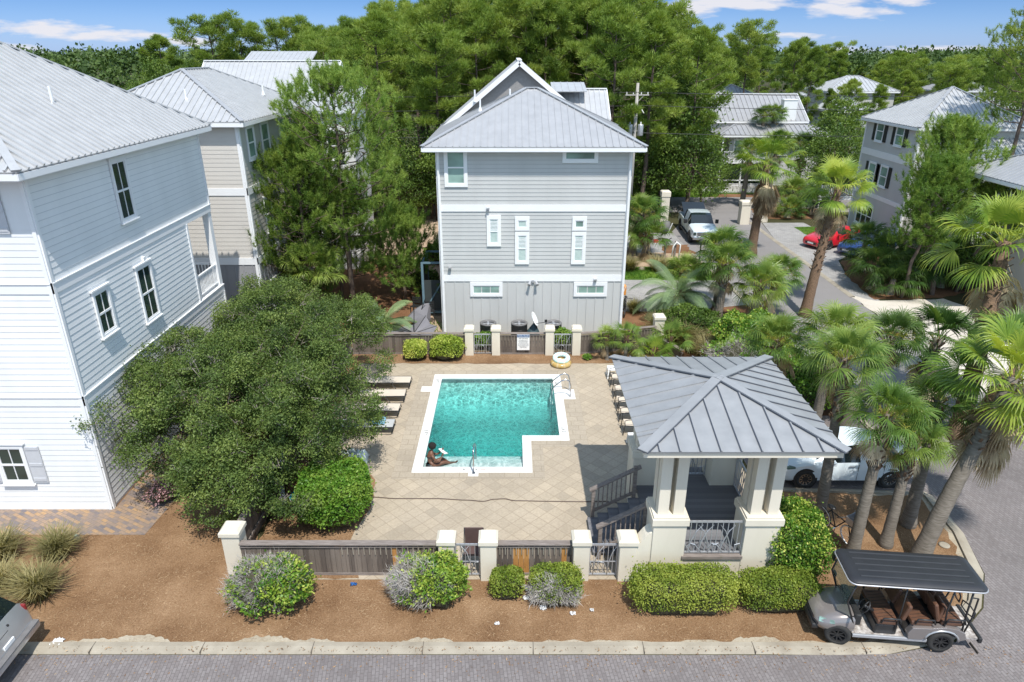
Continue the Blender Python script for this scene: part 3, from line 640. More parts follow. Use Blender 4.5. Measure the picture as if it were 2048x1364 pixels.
gable(sg, -4.4, 5.2, 39.0, 49, 8.7, .80, M['roof_white'], 'Y', .3, wallm=M['shingle'])
gable(sg, .5, 5.6, 40.6, 45.4, 9.45, .62, M['roof_white'], 'X', .3, wallm=M['grey'])
b = MB(); roof_plane(b, [(2.3,41.5,10.9),(4.3,41.5,10.9),(4.3,43.6,11.3),(2.3,43.6,11.3)], .4); b.build('dormer_roof', M['roof_white'], sg)
pipe(sg, -2.0, 38.9, 10.6, .5)
# ---- grey house, centre
gh = thing('grey_house', 'three-storey grey lap-sided house with hip roof behind the pool fence', 'house')
X0, X1, Y0, Y1 = -3.42, 5.42, 31.7, 39.4
MB().box(X0,X1,Y0,Y1,0,9.1).build('wall', M['grey'], gh)
Mf = wmat((X0,Y0,0), (1,0,0), (0,-1,0)); Ms = wmat((X0,Y1,0), (0,-1,0), (-1,0,0)); Mr = wmat((X1,Y0,0), (0,1,0), (1,0,0)); W_ = X1-X0
b = MB()
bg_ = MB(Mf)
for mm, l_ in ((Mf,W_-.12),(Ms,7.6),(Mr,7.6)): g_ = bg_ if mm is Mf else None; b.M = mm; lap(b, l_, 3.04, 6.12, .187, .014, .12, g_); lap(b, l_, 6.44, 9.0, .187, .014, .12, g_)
bg_.build('lap_shade_lines', pm('lap_shade_grey', (.29,.30,.30), (.35,.36,.36), 2, .8), gh)  # darker grey strips: painted shade under each course of the front
b.build('siding', M['grey'], gh)
b = MB(Mf); board(b, W_, 0, 2.71, .43); b.M = Ms; board(b, 7.7, 0, 2.71, .43); b.M = Mr; board(b, 7.7, 0, 2.71, .43); b.build('board_base', M['grey'], gh)
b = MB(Mf)
for z, h in ((2.71,.33),(6.12,.32)): b.box(.12,W_-.12,0,.045,z,z+h)
for x in (0,W_-.12): b.box(x,x+.12,0,.05,0,9.0)
for mm in (Ms,Mr):
    b.M = mm
    for z, h in ((2.71,.33),(6.12,.32)): b.box(.12,7.6,0,.045,z,z+h)
    b.box(0 if mm is Mr else 7.58,.12 if mm is Mr else 7.7,0,.052,0,9.0)
b.build('trim', M['white_trim'], gh)
for x in (X0+.05, X1-.05): MB().tube([(x,Y0-.1,9.0),(x,Y0-.1,.1)], .045, 8).build('downspout', M['white_trim'], gh)
def gw(xa, xb, za, zb_, **k): return window(gh, Mf, xa-X0, za, xb-xa, zb_-za, trim=.14, head=False, sill=False, muntins=1, **k)
gw(-2.95,-2.17,7.4,8.86, glass=M['glass_green']); gw(2.42,3.76,8.48,8.86, hung=False, glass=M['glass_green'])
gw(-1.05,-.66,4.6,5.76, glass=M['blind'], rowm=1); gw(.28,.68,3.72,4.98, glass=M['blind']); gw(.28,.68,5.36,5.7, hung=False, glass=M['blind'])
gw(2.97,3.37,3.72,4.98, glass=M['blind']); gw(2.97,3.37,5.36,5.7, hung=False, glass=M['glass_green'])
gw(-1.9,-.6,2.08,2.5, hung=False, glass=M['glass_green']); gw(3.15,4.5,2.08,2.5, hung=False, glass=M['glass_green'])
for xx, za, h_ in ((-1.05,5.2,.5),(.28,4.4,.5),(2.97,4.4,.5)):
    b = MB(Mf)
    for k in range(7): b.box(xx-X0+.03,xx-X0+.37,.035,.05,za+.05+k*.065,za+.075+k*.065)
    b.build('blind', M['white_trim'], gh)
for (x, z) in ((-1.12,6.16),(4.03,2.7),(-2.99,3.3)):
    b = MB(Mf); b.box(x-X0-.06,x-X0+.06,.03,.16,z,z+.14); b.box(x-X0-.07,x-X0+.07,.03,.22,z+.1,z+.16); b.build('wall_lamp', M['alu'], gh)
b = MB(Mf); b.cbox((1.02-X0,.06,2.72),(.12,.08,.12)); b.tube([(.88-X0,.1,2.72),(.82-X0,.3,2.6)],[.05,.08],10); b.tube([(1.16-X0,.1,2.72),(1.22-X0,.3,2.6)],[.05,.08],10); b.build('floodlight', M['alu'], gh)
hip_roof(gh, -4.02, 5.98, 31.15, 40.6, 9.1, .47, M['roof_grey'], .31, .035, .035)
b = MB()
for k in range(17): b.box(-3.4+k*.55,-3.35+k*.55,31.2,31.7,8.88,8.96)
b.build('rafter_tail', M['white_trim'], gh)
pipe(gh, -1.55, 35.0, 10.4, .45); pipe(gh, -.1, 35.7, 10.85, .45)
# ---- right house with dark shutters
rh = thing('shuttered_house', 'grey three-storey house with dark shutters and pale pyramid roof at right', 'house')
X0, X1, Y0, Y1 = 27.0, 34.2, 46.9, 54.3
MB().box(X0,X1,Y0,Y1,0,8.35).build('wall', M['grey'], rh)
Ms = wmat((X0,Y1,0), (0,-1,0), (-1,0,0)); Mf = wmat((X0,Y0,0), (1,0,0), (0,-1,0)); LS, LF = Y1-Y0, X1-X0
b = MB(Ms)
for z0, z1 in ((.1,2.9),(3.2,5.8),(6.25,8.3)): lap(b, LS, z0, z1, .19)
b.build('siding', M['grey'], rh); b = MB(Mf)
for z0, z1 in ((.1,2.9),(3.2,5.8),(6.25,8.3)): lap(b, LF, z0, z1, .19)
b.build('siding', M['beige_wall2'], rh); b = MB()
for mm, l_ in ((Ms,LS),(Mf,LF)):
    b.M = mm
    for z, h in ((2.9,.3),(5.8,.45)): b.box(0,l_,0,.04,z,z+h)
    for x in (0,l_-.13): b.box(x,x+.13,0,.045,0,8.3)
b.build('trim', M['white_trim'], rh)
for (ya, z) in ((52.5,6.95),(49.75,6.95),(52.55,3.95),(50.8,3.95)):
    window(rh, Ms, Y1-ya, z, .95, 1.35, 1, 1, True, M['glass_green'], .09, muntins=1, head=False, shutters=M['shutter_dark'])
window(rh, Ms, Y1-53.1, .75, 2.3, 1.45, 3, 1, True, M['glass'], .1, muntins=1, head=False)
hip_roof(rh, 26.6, 34.6, 46.5, 54.5, 8.4, .58, M['roof_white'], .3, .045, .045, M['roof_grey'])
MB().box(29.2,38,43.4,46.9,0,5.3).build('wing_wall', M['beige_wall2'], rh)
Mw = wmat((29.2,43.4,0), (1,0,0), (0,-1,0)); b = MB(Mw); lap(b, 8.8, .1, 5.2, .19); b.build('wing_siding', M['beige_wall2'], rh)
b = MB(); roof_plane(b, [(28.6,43.0,5.45),(38.6,43.0,5.45),(38.6,47,7.75),(31.1,47,7.75)], .3, .045, .045); roof_plane(b, [(28.6,47.2,5.45),(28.6,43.0,5.45),(31.1,47,7.75)], .3); b.build('wing_roof', M['roof_white'], rh)
b = MB(Mw); b.box(.4,8.6,.0,.05,.1,.3); 
for k in range(2): b.box(.8+k*3.2,3.6+k*3.2,.03,.06,.2,2.3)
b.build('garage_door', M['white_trim'], rh)
nb = thing('blue_roofed_house', 'corner of a house with blue-grey eave at the right edge', 'house')
MB().box(27.7,33,33.7,38,0,7.0).build('wall', M['beige_wall2'], nb)
hip_roof(nb, 24.6, 33.5, 32.2, 38.5, 7.05, .5, M['roof_grey'], .3)
# ---- grey-roofed house beyond the cross road
mh = thing('porch_house', 'grey-roofed house with white chimney and porches beyond the picket fence', 'house')
gable(mh, 20.6, 31.2, 75.0, 83.5, 6.25, .58, M['roof_dull'], 'X', .5, .07, .06, wallm=M['grey'])
MB().box(28.4,29.8,75.2,76.2,5.2,8.3).build('chimney', M['white'], mh); MB().box(28.35,29.85,75.15,76.25,8.3,8.38).build('chimney_cap', M['white_trim'], mh)
hip_roof(mh, 20.9, 32.9, 71.6, 76.0, 5.2, .38, M['roof_dull'], .5, .07, .06)
MB().box(22.4,32.2,72.6,75.4,0,5.2).build('wall', M['grey'], mh)
Mf = wmat((22.4,72.6,0), (1,0,0), (0,-1,0)); b = MB(Mf); lap(b, 9.8, .2, 5.0, .22); b.build('siding', M['grey'], mh)
for x in (.5,2.8,5,7.2): window(mh, Mf, x, 3.2, .9, 1.4, 1, 1, True, M['glass_green'], .1, muntins=1)
b = MB()
for x in (21.4,23.6,25.8): b.box(x,x+.14,71.8,71.94,0,5.0)
b.box(21.4,26,71.8,71.9,2.5,2.7); b.box(21.4,26,71.8,71.9,.6,.7); b.box(21.3,26.2,71.8,72.6,2.35,2.5); b.build('porch_post', M['white_trim'], mh)
MB().box(21.5,25.9,72.0,72.5,.3,2.3).build('screen', M['glass_car'], mh)
b = MB(); b.box(21.4,26,71.8,71.86,3.5,3.56)
for k in range(30): b.box(21.45+k*.15,21.48+k*.15,71.81,71.84,2.7,3.5)
b.build('porch_railing', M['white_trim'], mh)
def farhouse(label, x, y, w_, d_, z, roofm, wallm, gab=None):
    h = thing('far_house', label, 'house', (x,y,0)); MB().box(-w_/2,w_/2,-d_/2,d_/2,0,z).build('wall', wallm, h)
    if gab: gable(h, -w_/2-.4, w_/2+.4, -d_/2-.4, d_/2+.4, z, .55, roofm, gab, .5, .07, .06, wallm=wallm, zb=z-.3)
    else: hip_roof(h, -w_/2-.4, w_/2+.4, -d_/2-.4, d_/2+.4, z, .45, roofm, .5, .07, .06)
    Mf = wmat((-w_/2,-d_/2,0), (1,0,0), (0,-1,0)); Ml = wmat((-w_/2,d_/2,0), (0,-1,0), (-1,0,0)); n = int(w_/2.2)
    for lv in range(int(z//3)):
        for k in range(n): window(h, Mf, .6+k*2.1, lv*3+1, 1, 1.4, 1, 1, True, M['glass_green'], .12, head=False, muntins=1)
        window(h, Ml, 1, lv*3+1, 1, 1.4, 1, 1, True, M['glass_green'], .12, head=False, muntins=1)
    return h
p = AT(1460, 190, 98); farhouse('small grey hip-roofed house in the trees beyond the long grey roof', p.x, 98, 7, 7, p.z-.4, M['roof_dull'], M['grey'])
p = AT(1595, 192, 112); farhouse('pale roof glimpsed between thin pine trunks beyond the chimney', p.x, 112, 7, 6, p.z-1, M['roof_white'], M['grey'])
p = AT(1715, 178, 95); farhouse('tall far house with bright white roofs between the pines', p.x, 97, 8.5, 7, p.z-.2, M['roof_white'], M['beige_wall2'])
p = AT(1668, 210, 90); farhouse('lower grey wing house left of the tall bright-roofed far house', p.x, 88, 4.2, 6, p.z-.3, M['roof_white'], M['grey'])
p = AT(1560, 262, 100); farhouse('low pale house half hidden behind thin pine trunks', AT(1625,262,100).x, 100, 7, 7, 3.2, M['roof_white'], M['white'])
p = AT(1915, 160, 120); farhouse('far cream house peeping out of the woods at right', p.x, 120, 8, 7, p.z-1.5, M['roof_dull'], M['stucco'])
p = AT(1975, 200, 105); farhouse('brown-roofed far house low among the trees at right', p.x, 105, 9, 7, p.z-1.5, M['roof_dull'], M['beige'])
# ================================================================== FENCES, PILLARS, GATES
def pillar(label, x, y, w_=.42, h=1.32, base=0, cap=.30, group='cream stucco pillars of the pool fence'):
    t = thing('stucco_pillar', label, 'pillar', (x,y,base), group=group)
    MB().box(-w_/2,w_/2,-w_/2,w_/2,0,h-cap*.6).build('shaft', M['stucco'], t, bevel=.008)
    c = w_/2+.045; b = MB(); b.box(-c,c,-c,c,h-cap*.62,h-.07)
    b.add([(-c,-c,h-.07),(c,-c,h-.07),(c,c,h-.07),(-c,c,h-.07),(-c+.07,-c+.07,h),(c-.07,-c+.07,h),(c-.07,c-.07,h),(-c+.07,c-.07,h)], [(0,1,5,4),(1,2,6,5),(2,3,7,6),(3,0,4,7),(4,5,6,7)])
    b.build('cap', M['stucco'], t, bevel=.006); return t
FY = 14.45
pillar('lone cream pillar at the left front corner of the pool fence', -7.42, 14.72, .46, 1.45)
pillar('front cream pillar left of the front gate behind the twiggy bush', -1.72, FY, .40, 1.38); pillar('front cream pillar between the front gate and the orange-patched fence panel', -.62, FY, .42, 1.38)
pillar('front cream pillar left of the gate next to the gazebo stairs', 1.82, FY, .42, 1.38); pillar('front cream pillar joined to the curved gazebo wall', 3.03, FY, .44, 1.38)
BY = 29.05
for x, l in ((-1.97,'rear cream pillar at the left of the rear left gate'), (-.74,'rear cream pillar between the rear left gate and the sign panel'), (1.73,'rear cream pillar between the sign panel and the rear right gate'), (2.97,'rear cream pillar at the right of the rear right gate')):
    pillar(l, x, BY, .38, 1.42)
pillar('cream pillar at the far right end of the rear fence beside the palms', 7.0, 30.3, .46, 1.5)
def fence(label, a, c, h=1.08, orange=(), spindles=True, side=False, group='weathered wooden pool fence panels', mname='wood'):
    a = Vector(a); c = Vector(c); L_ = (c-a).length; d = (c-a).normalized(); n_ = Vector((d.y,-d.x))
    t = thing('wooden_fence', label, 'fence', (a.x,a.y,0), group=group); Mx = wmat((0,0,0), (d.x,d.y,0), (n_.x,n_.y,0)); rnd = random.Random(int(a.x*10)+7)
    n = int(L_/.135); w_ = L_/n; b = MB(Mx)
    for k in range(n):
        q = MB(Mx) if k in orange else b
        q.box(k*w_+.004,(k+1)*w_-.004,rnd.uniform(-.006,.006),.02+rnd.uniform(0,.008),.05+rnd.uniform(-.02,.02),h-.12)
        if q is not b: q.build('new_board', M['wood_new'], t)
    b.build('boards', M[mname], t)
    b = MB(Mx); b.box(0,L_,-.09,.10,h-.04,h); b.box(0,L_,.03,.065,h-.14,h-.10); b.build('cap_rail', M['wood_rail'], t, bevel=.006)
    b = MB(Mx); b.box(0,L_,.025,.05,.0,.09); b.box(0,L_,-.05,-.01,.3,.38); b.build('base_rail', M['wood_rail'], t)
    if spindles:
        b = MB(Mx); k = 0
        while k*.145 < L_-.1:
            if spindles is True or k*.145 > spindles: b.box(.07+k*.145,.088+k*.145,.05,.066,h-.36,h-.12)
            k += 1
        b.build('spindles', M['concrete'], t)
    return t
fence('long weathered wooden fence along the front with one orange board', (-7.18,14.5), (-1.94,14.5), 1.08, (29,), 2.6)
fence('short front fence panel with four bright new orange boards', (-.4,14.5), (1.6,14.5), 1.08, (3,4,5,12), True)
fence('dark weathered side fence running back under the oak', (-7.42,29.0), (-7.42,14.95), 1.2, (), False, mname='wood_y')
fence('rear wooden fence behind the two round yellow-green shrubs', (-7.4,BY), (-2.17,BY), 1.08, (), 3.2)
fence('rear fence panel carrying the pool rules sign', (-.55,BY), (1.54,BY), 1.08, (), True)
fence('rear wooden fence at right behind the young palm', (3.17,BY), (6.8,29.9), 1.08, (), True)
fence('short wooden fence running forward from the far right rear pillar', (7.0,30.05), (7.75,28.4), .5, (), False)
def gate(label, x0, x1, y, h, z0=.05, bent=0, loc=None, group='grey metal bar gates with reed ornament'):
    w_ = x1-x0; t = thing('metal_gate', label, 'gate', (x0,y,z0), group=group)
    b = MB(); b.box(0,w_,-.02,.02,h-.05,h); b.box(0,w_,-.02,.02,0,.035); b.box(0,.03,-.022,.022,0,h); b.box(w_-.03,w_,-.022,.022,0,h); b.box(0,w_,-.012,.012,h*.42,h*.42+.02); b.build('frame', M['alu'], t)
    b = MB(); n = max(3, int(w_/.115))
    for k in range(1, n): b.box(w_*k/n-.008,w_*k/n+.008,-.008,.008,0,h)
    b.build('bars', M['alu'], t)
    b = MB(); rnd = random.Random(int(x0*7)+3)
    for k in range(max(2, int(w_/.3))):
        xx = w_*(k+.3)/max(2, int(w_/.3)); s_ = rnd.choice((-1,1)); 
        cl = lambda v_: min(max(v_, .03), w_-.03)
        b.tube([(cl(xx),-.02,.02),(cl(xx+s_*.03),-.03,h*.4),(cl(xx+s_*.12),-.03,h*.75),(cl(xx+s_*.26),-.03,h*.95)], [.014,.016,.012,.004], 6)
        b.tube([(cl(xx),-.02,h*.2),(cl(xx-s_*.1),-.03,h*.42),(cl(xx-s_*.22),-.03,h*.45),(cl(xx-s_*.3),-.03,h*.3)], [.012,.014,.012,.004], 6)
    b.build('reed_ornament', M['alu'], t, True); return t
gate('grey metal gate in front with a brown chair behind it', -1.5, -.85, FY, 1.02); gate('grey metal gate at the foot of the gazebo stairs', 2.05, 2.8, FY, 1.02)
gate('rear left grey metal gate with plants behind it', -1.76, -.95, BY, .98); gate('rear right grey metal gate behind the pool rings', 1.94, 2.76, BY, .98)
# sign
t = thing('pool_rules_sign', 'white and blue pool rules sign on the rear fence', 'sign', (.52,BY-.10,.66))
MB().box(-.29,.29,-.012,.0,-.40,.38).build('board', M['plastic_white'], t); MB().box(-.28,.28,-.018,-.010,.24,.37).build('header', pm('sign_blue', (.02,.10,.26)), t)
text('POOL RULES', (0,-.022,.305), (R(90),0,0), .088, M['plastic_white'], t); text('NO DIVING', (0,-.016,.175), (R(90),0,0), .08, M['black'], t)
for i, s in enumerate(('NO LIFEGUARD ON DUTY','SHOWER BEFORE ENTERING','NO GLASS IN POOL AREA','NO FOOD OR DRINK IN POOL','POOL HOURS DAWN TO DUSK','MAXIMUM CAPACITY 12','NO PETS ALLOWED')): text(s, (0,-.016,.085-i*.06), (R(90),0,0), .034, M['black'], t)
# ================================================================== GAZEBO
gz = thing('gazebo', 'cream raised gazebo with square paired columns and blue-grey metal roof', 'gazebo', (5.2, 16, 0))
def gl_(o): o.matrix_parent_inverse = Matrix.Translation((-5.2,-16,0)); return o
GF = .88
def gb(mb, name, m, par=gz, **k):
    o = mb.build(name, m, par, **k)
    if par is gz: gl_(o)
    return o
gb(MB().box(3.72,6.75,14.55,18.3,.05,GF-.04), 'podium', M['stucco'])
gb(MB().box(3.74,6.78,14.3,18.35,GF-.04,GF), 'floor', M['deckwood'])
gb(MB().box(4.4,6.05,14.22,14.5,0,.80), 'podium_wall', M['stucco']); gb(MB().box(4.42,6.0,14.16,14.34,.80,.885), 'floor_edge', M['wood_rail'])
cl_ = [(3.62,4.47,14.2,15.05),(5.98,6.88,14.2,15.05),(3.62,4.47,17.35,18.2),(5.98,6.88,17.35,18.2)]
for (x0,x1,y0,y1) in cl_:
    b = MB(); b.box(x0,x1,y0,y1,0,1.86); gb(b, 'plinth', M['stucco'], bevel=.01)
    gb(MB().box(x0-.05,x1+.05,y0-.05,y1+.05,1.86,2.06).box(x0-.02,x1+.02,y0-.02,y1+.02,2.06,2.12), 'plinth_cap', M['stucco'], bevel=.01)
    s_ = .275; cx0, cx1, cy0, cy1 = x0+.09, x1-.09, y0+.09, y1-.09
    for (a, c) in ((cx0,cy0),(cx1-s_,cy0),(cx0,cy1-s_),(cx1-s_,cy1-s_)): gb(MB().box(a,a+s_,c,c+s_,2.12,4.1), 'column', M['stucco'], bevel=.006)
    gb(MB().box(x0+.05,x1-.05,y0+.05,y1-.05,4.0,4.16), 'capital', M['stucco'])
# curved wall to pillar
b = MB(); pf = [(3.2,.0),(3.66,.0),(3.66,1.62)] + [(3.66-.42*math.sin(t_*math.pi/2/6), 1.18+.44*(1-math.sin(math.pi/2-t_*math.pi/2/6+0))*0+.44*math.cos(t_*math.pi/2/6)**3) for t_ in range(1,7)] + [(3.2,1.18)]
b.add([(p[0],14.24,p[1]) for p in pf]+[(p[0],14.62,p[1]) for p in pf], [tuple(range(len(pf))),tuple(range(len(pf),2*len(pf)))[::-1]]+[(i,i+len(pf),(i+1)%len(pf)+len(pf),(i+1)%len(pf)) for i in range(len(pf))])
gb(b, 'curved_wall', M['stucco'])
ZE = 4.45; RX0, RX1, RY0, RY1 = 3.08, 7.74, 13.62, 18.85
gb(MB().box(RX0+.35,RX1-.5,RY0+.5,RY1-.5,4.12,4.36), 'beam', M['stucco']); gb(MB().box(RX0+.02,RX1-.02,RY0+.02,RY1-.02,4.33,4.355), 'soffit', M['stucco'])
b = MB()
for (x0,x1,y0,y1) in ((RX0,RX1,RY0,RY0+.05),(RX0,RX1,RY1-.05,RY1),(RX0,RX0+.05,RY0+.05,RY1-.05),(RX1-.05,RX1,RY0+.05,RY1-.05)): b.box(x0,x1,y0,y1,4.25,4.42)
gb(b, 'fascia', M['stucco'])
b = MB(); c4 = [Vector((RX0-.06,RY0-.06,ZE)),Vector((RX1+.06,RY0-.06,ZE)),Vector((RX1+.06,RY1+.06,ZE)),Vector((RX0-.06,RY1+.06,ZE))]; ap = Vector((5.45,16.2,5.08))
for i in range(4): roof_plane(b, [c4[i],c4[(i+1)%4],ap], 9, .02, .02, .04)
bd = MB()
for i in range(4):
    e0, e1 = c4[i], c4[(i+1)%4]; e_ = (e1-e0).normalized(); L_ = (e1-e0).length; nn = e_.cross(ap-e0).normalized(); nn = nn if nn.z > 0 else -nn; up = nn.cross(e_); up = up if up.z > 0 else -up
    ax_, ay_ = (ap-e0).dot(e_), (ap-e0).dot(up); x = .42
    while x < L_-.2:
        yt = ay_*x/ax_ if x < ax_ else ay_*(L_-x)/(L_-ax_); p0 = e0+e_*x+nn*.018; 
        if yt > .3: (b).bar(p0, p0+up*(yt-.12), .028, .036, nn); bd.bar(p0+e_*(-.024), p0+e_*(-.024)+up*(yt-.12), .024, .012, nn)
        x += .475
ro = gb(b, 'roof', M['roof_gaz']); bd.build('seam_gaps', M['seam_dark'], ro)
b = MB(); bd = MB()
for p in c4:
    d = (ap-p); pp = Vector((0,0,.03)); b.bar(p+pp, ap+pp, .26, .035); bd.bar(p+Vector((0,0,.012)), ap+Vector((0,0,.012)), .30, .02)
b.build('hip_cap', M['roof_gaz'], ro); bd.build('hip_dark_strip', M['seam_dark'], ro)  # dark strip visible along both edges of each hip cap
def railpanel(x0, x1, y, h, z, rot=0, name='railing'):
    w_ = x1-x0; b = MB(Matrix.Translation((x0,y,z)) @ Matrix.Rotation(rot,4,'Z')); b.box(0,w_,-.02,.02,h-.05,h); b.box(0,w_,-.02,.02,.04,.075); b.box(0,.03,-.02,.02,0,h); b.box(w_-.03,w_,-.02,.02,0,h)
    n = int(w_/.13)
    for k in range(1,n): b.box(w_*k/n-.009,w_*k/n+.009,-.009,.009,.04,h)
    rnd = random.Random(5)
    for k in range(int(w_/.28)):
        xx = .1+.28*k; s_ = rnd.choice((-1,1)); cl = lambda v_: min(max(v_, .03), w_-.03)
        b.tube([(cl(xx),-.025,.05),(cl(xx+s_*.05),-.03,h*.35),(cl(xx+s_*.18),-.03,h*.7),(cl(xx+s_*.34),-.03,h*.9)], [.014,.018,.014,.004], 6)
        b.tube([(cl(xx+.1),-.025,.06),(cl(xx-s_*.1),-.03,h*.3),(cl(xx-s_*.22),-.03,h*.34),(cl(xx-s_*.33),-.03,h*.2)], [.012,.016,.014,.004], 6)
    return gb(b, name, M['alu'])
railpanel(4.47, 5.98, 14.3, 1.05, GF); railpanel(6.72, 9.02, 15.05, 1.05, GF, math.pi/2); railpanel(4.47, 5.98, 17.9, 1.05, GF)
# stairs (to the left) with wooden railings
for k in range(5): z = GF-.02-(k)*.175; x = 3.72-.29*k; gb(MB().box(x-.31,x,15.2,16.75,z-.20,z-.17+.0).box(x-.31,x+.02,15.2,16.75,z-.04,z), 'step', M['deckwood'])
gb(MB().box(3.0,3.72,15.25,16.7,.02,.5).box(2.6,3.0,15.25,16.7,.02,.2), 'stair_base', M['deckwood'])
for y, l in ((16.82,1.),(15.12,1.)):
    b = MB(); b.box(2.36,2.46,y-.05,y+.05,0,1.08); b.box(3.55,3.65,y-.05,y+.05,.6,1.9)
    b.bar((2.3,y,1.08),(3.75,y,1.9), .16, .05); b.bar((2.4,y,.34),(3.7,y,1.06), .05, .09)
    for k in range(8): x = 2.56+k*.13; zz = .34+(x-2.4)*.555; b.box(x-.015,x+.015,y-.02,y+.02,zz,zz+.72)
    gb(b, 'stair_railing', M['wood_rail'])
# ================================================================== POOL FURNITURE
def lounger(label, x, y, rz=0, back=0., sling=None, group='sling loungers left of the pool'):
    t = thing('sun_lounger', label, 'lounger', (x,y,0), rz, group); s_ = sling or pm('beige_sling', (.60,.53,.44), (.55,.48,.40), 4, .8)
    b = MB(); n = 6
    b.box(-1.0,.42,-.29,.29,.30,.318); b.add([(-1.0,-.29,.30),(-1.0,.29,.30),(-1.0,.29,.318),(-1.0,-.29,.318)], [(0,1,2,3)])
    c_, z_ = math.cos(back), math.sin(back); b.slab([(-1.0,-.29,.318),(-1.0,.29,.318),(-1.0-.62*c_,.29,.318+.62*z_),(-1.0-.62*c_,-.29,.318+.62*z_)], .016)
    b.build('sling', s_, t)
    b = MB()
    for yy in (-.31,.31):
        b.tube([(.42,yy,.31),(-1.0,yy,.31),(-1.0-.64*c_,yy,.31+.64*z_)], .018, 6)
        b.tube([(.40,yy,.30),(.44,yy,.18),(.35,yy,.02),(.1,yy,.012),(-.15,yy,.012),(-.35,yy,.29)], .015, 6); b.tube([(-.95,yy,.3),(-1.1,yy,.02),(-1.3,yy,.02)], .015, 6)
    for xx in (.42,-.35,-1.0): b.tube([(xx,-.31,.30),(xx,.31,.30)], .016, 6)
    b.tube([(.35,-.31,.015),(.35,.31,.015)], .014, 6); b.build('frame', M['black'], t, True); return t
l0 = lounger('rearmost beige sling lounger left of the pool', -4.68, 25.75)
dup(l0, (-4.73,24.55,0), R(1), 'second beige sling lounger from the rear, left of the pool'); dup(l0, (-4.78,23.35,0), R(-1), 'third beige sling lounger from the rear, half under the oak crown')
l4 = lounger('nearest grey-white lounger with a blue towel, left of the pool', -4.8, 22.1, 0, 0, pm('grey_sling', (.45,.46,.46), (.4,.41,.41), 4, .8))
def cloth(name, label, cat, c, sx, sy, m, seed, h=.05, drape=.0, group=None):
    rnd = random.Random(seed); n = 10; vs = []; fs = []
    for i in range(n+1):
        for j in range(n+1):
            u_, v_ = i/n-.5, j/n-.5; edge = max(abs(u_),abs(v_))*2
            vs.append((u_*sx+rnd.uniform(-.02,.02), v_*sy+rnd.uniform(-.02,.02), h*(rnd.random()*.8+.3*math.sin(i*1.3+seed)*math.cos(j*1.1))-drape*max(0,edge-.6)*2.5))
    for i in range(n):
        for j in range(n): a = i*(n+1)+j; fs.append((a,a+n+1,a+n+2,a+1))
    o = MB().add(vs,fs).build(name, m, None, True); o.location = c; md = o.modifiers.new('th','SOLIDIFY'); md.thickness = .012
    return tag(o, label, cat, group)
cloth('towel', 'crumpled blue towel on the nearest lounger left of the pool', 'towel', (-5.0,22.15,.36), .6, .5, pm('blue_towel', (.03,.22,.42), (.3,.45,.5), 14, .9), 3, .09)
cloth('plastic_cover', 'crumpled pale plastic sheet beside the deck under the oak', 'sheet', (-5.45,19.75,.25), 1.0, 1.2, pm('pale_sheet', (.6,.66,.66), (.45,.52,.53), 5, .4), 5, .35, .25)
tq = pm('turquoise_plastic', (.0,.32,.45), (.0,.26,.4), 4, .4)
ta = thing('turquoise_tub', 'turquoise plastic tub standing under the oak near the side fence', 'tub', (-6.45,17.3,0)); MB().lathe([(.0,.02),(.24,.02),(.30,.5),(.33,.55),(.29,.54),(.22,.06)], 20).build('tub', tq, ta, True); MB().tube([(.30*math.cos(a/12*math.tau),.30*math.sin(a/12*math.tau),.52) for a in range(12)], .02, 6, closed=True).build('rim', tq, ta)
def chair(x, y, rz, label, group='sling chairs along the gazebo side of the pool'):
    t = thing('sling_chair', label, 'chair', (x,y,0), rz, group)
    s_ = M.setdefault('sling', pm('tan_sling', (.60,.52,.42), (.54,.46,.37), 4, .8))
    b = MB(); b.slab([(-.26,-.24,.42),(.24,-.24,.38),(.24,.24,.38),(-.26,.24,.42)], .012); b.slab([(.24,-.24,.38),(.24,.24,.38),(.52,.24,.92),(.52,-.24,.92)], .012); b.build('sling', s_, t)
    b = MB()
    for yy in (-.27,.27):
        b.tube([(-.34,yy,.0),(-.28,yy,.42),(-.30,yy,.62),(-.16,yy,.66),(.30,yy,.64),(.38,yy,.60)], .015, 6); b.tube([(-.28,yy,.42),(.24,yy,.38),(.54,yy,.96)], .015, 6); b.tube([(.20,yy,.40),(.40,yy,.0)], .015, 6)
    b.tube([(.54,-.27,.96),(.54,.27,.96)], .014, 6); b.tube([(-.30,-.27,.2),(-.30,.27,.2)], .012, 6); b.build('frame', M['black'], t, True); return t
labs = ['rearmost tan sling chair beside the white side table', 'second tan sling chair from the rear beside the gazebo roof', 'third tan sling chair from the rear beside the gazebo roof', 'fourth tan sling chair from the rear beside the gazebo roof', 'fifth and nearest tan sling chair in the row beside the gazebo roof']
ch0 = chair(4.45, 25.9, 0, labs[0])
for k, (x, y) in enumerate([(4.45,24.85),(4.42,23.85),(4.4,22.95),(4.4,22.0)]): dup(ch0, (x,y,0), R((-2,3,-1,2)[k]), labs[k+1])
def sidetable(label, x, y):
    t = thing('side_table', label, 'side table', (x,y,0), group='white plastic side tables'); MB().box(-.23,.23,-.23,.23,.40,.44).build('tabletop', M['plastic_white'], t, bevel=.015)
    for a in (-1,1):
        for c in (-1,1): MB().bar((a*.2,c*.2,.4),(a*.24,c*.24,0),.05,.03).build('leg', M['plastic_white'], t)
    return t
s0 = sidetable('white plastic side table at the rear end of the chair row', 4.35, 26.65); dup(s0, (4.38,21.0,0), R(4), 'white plastic side table at the near end of the chair row')
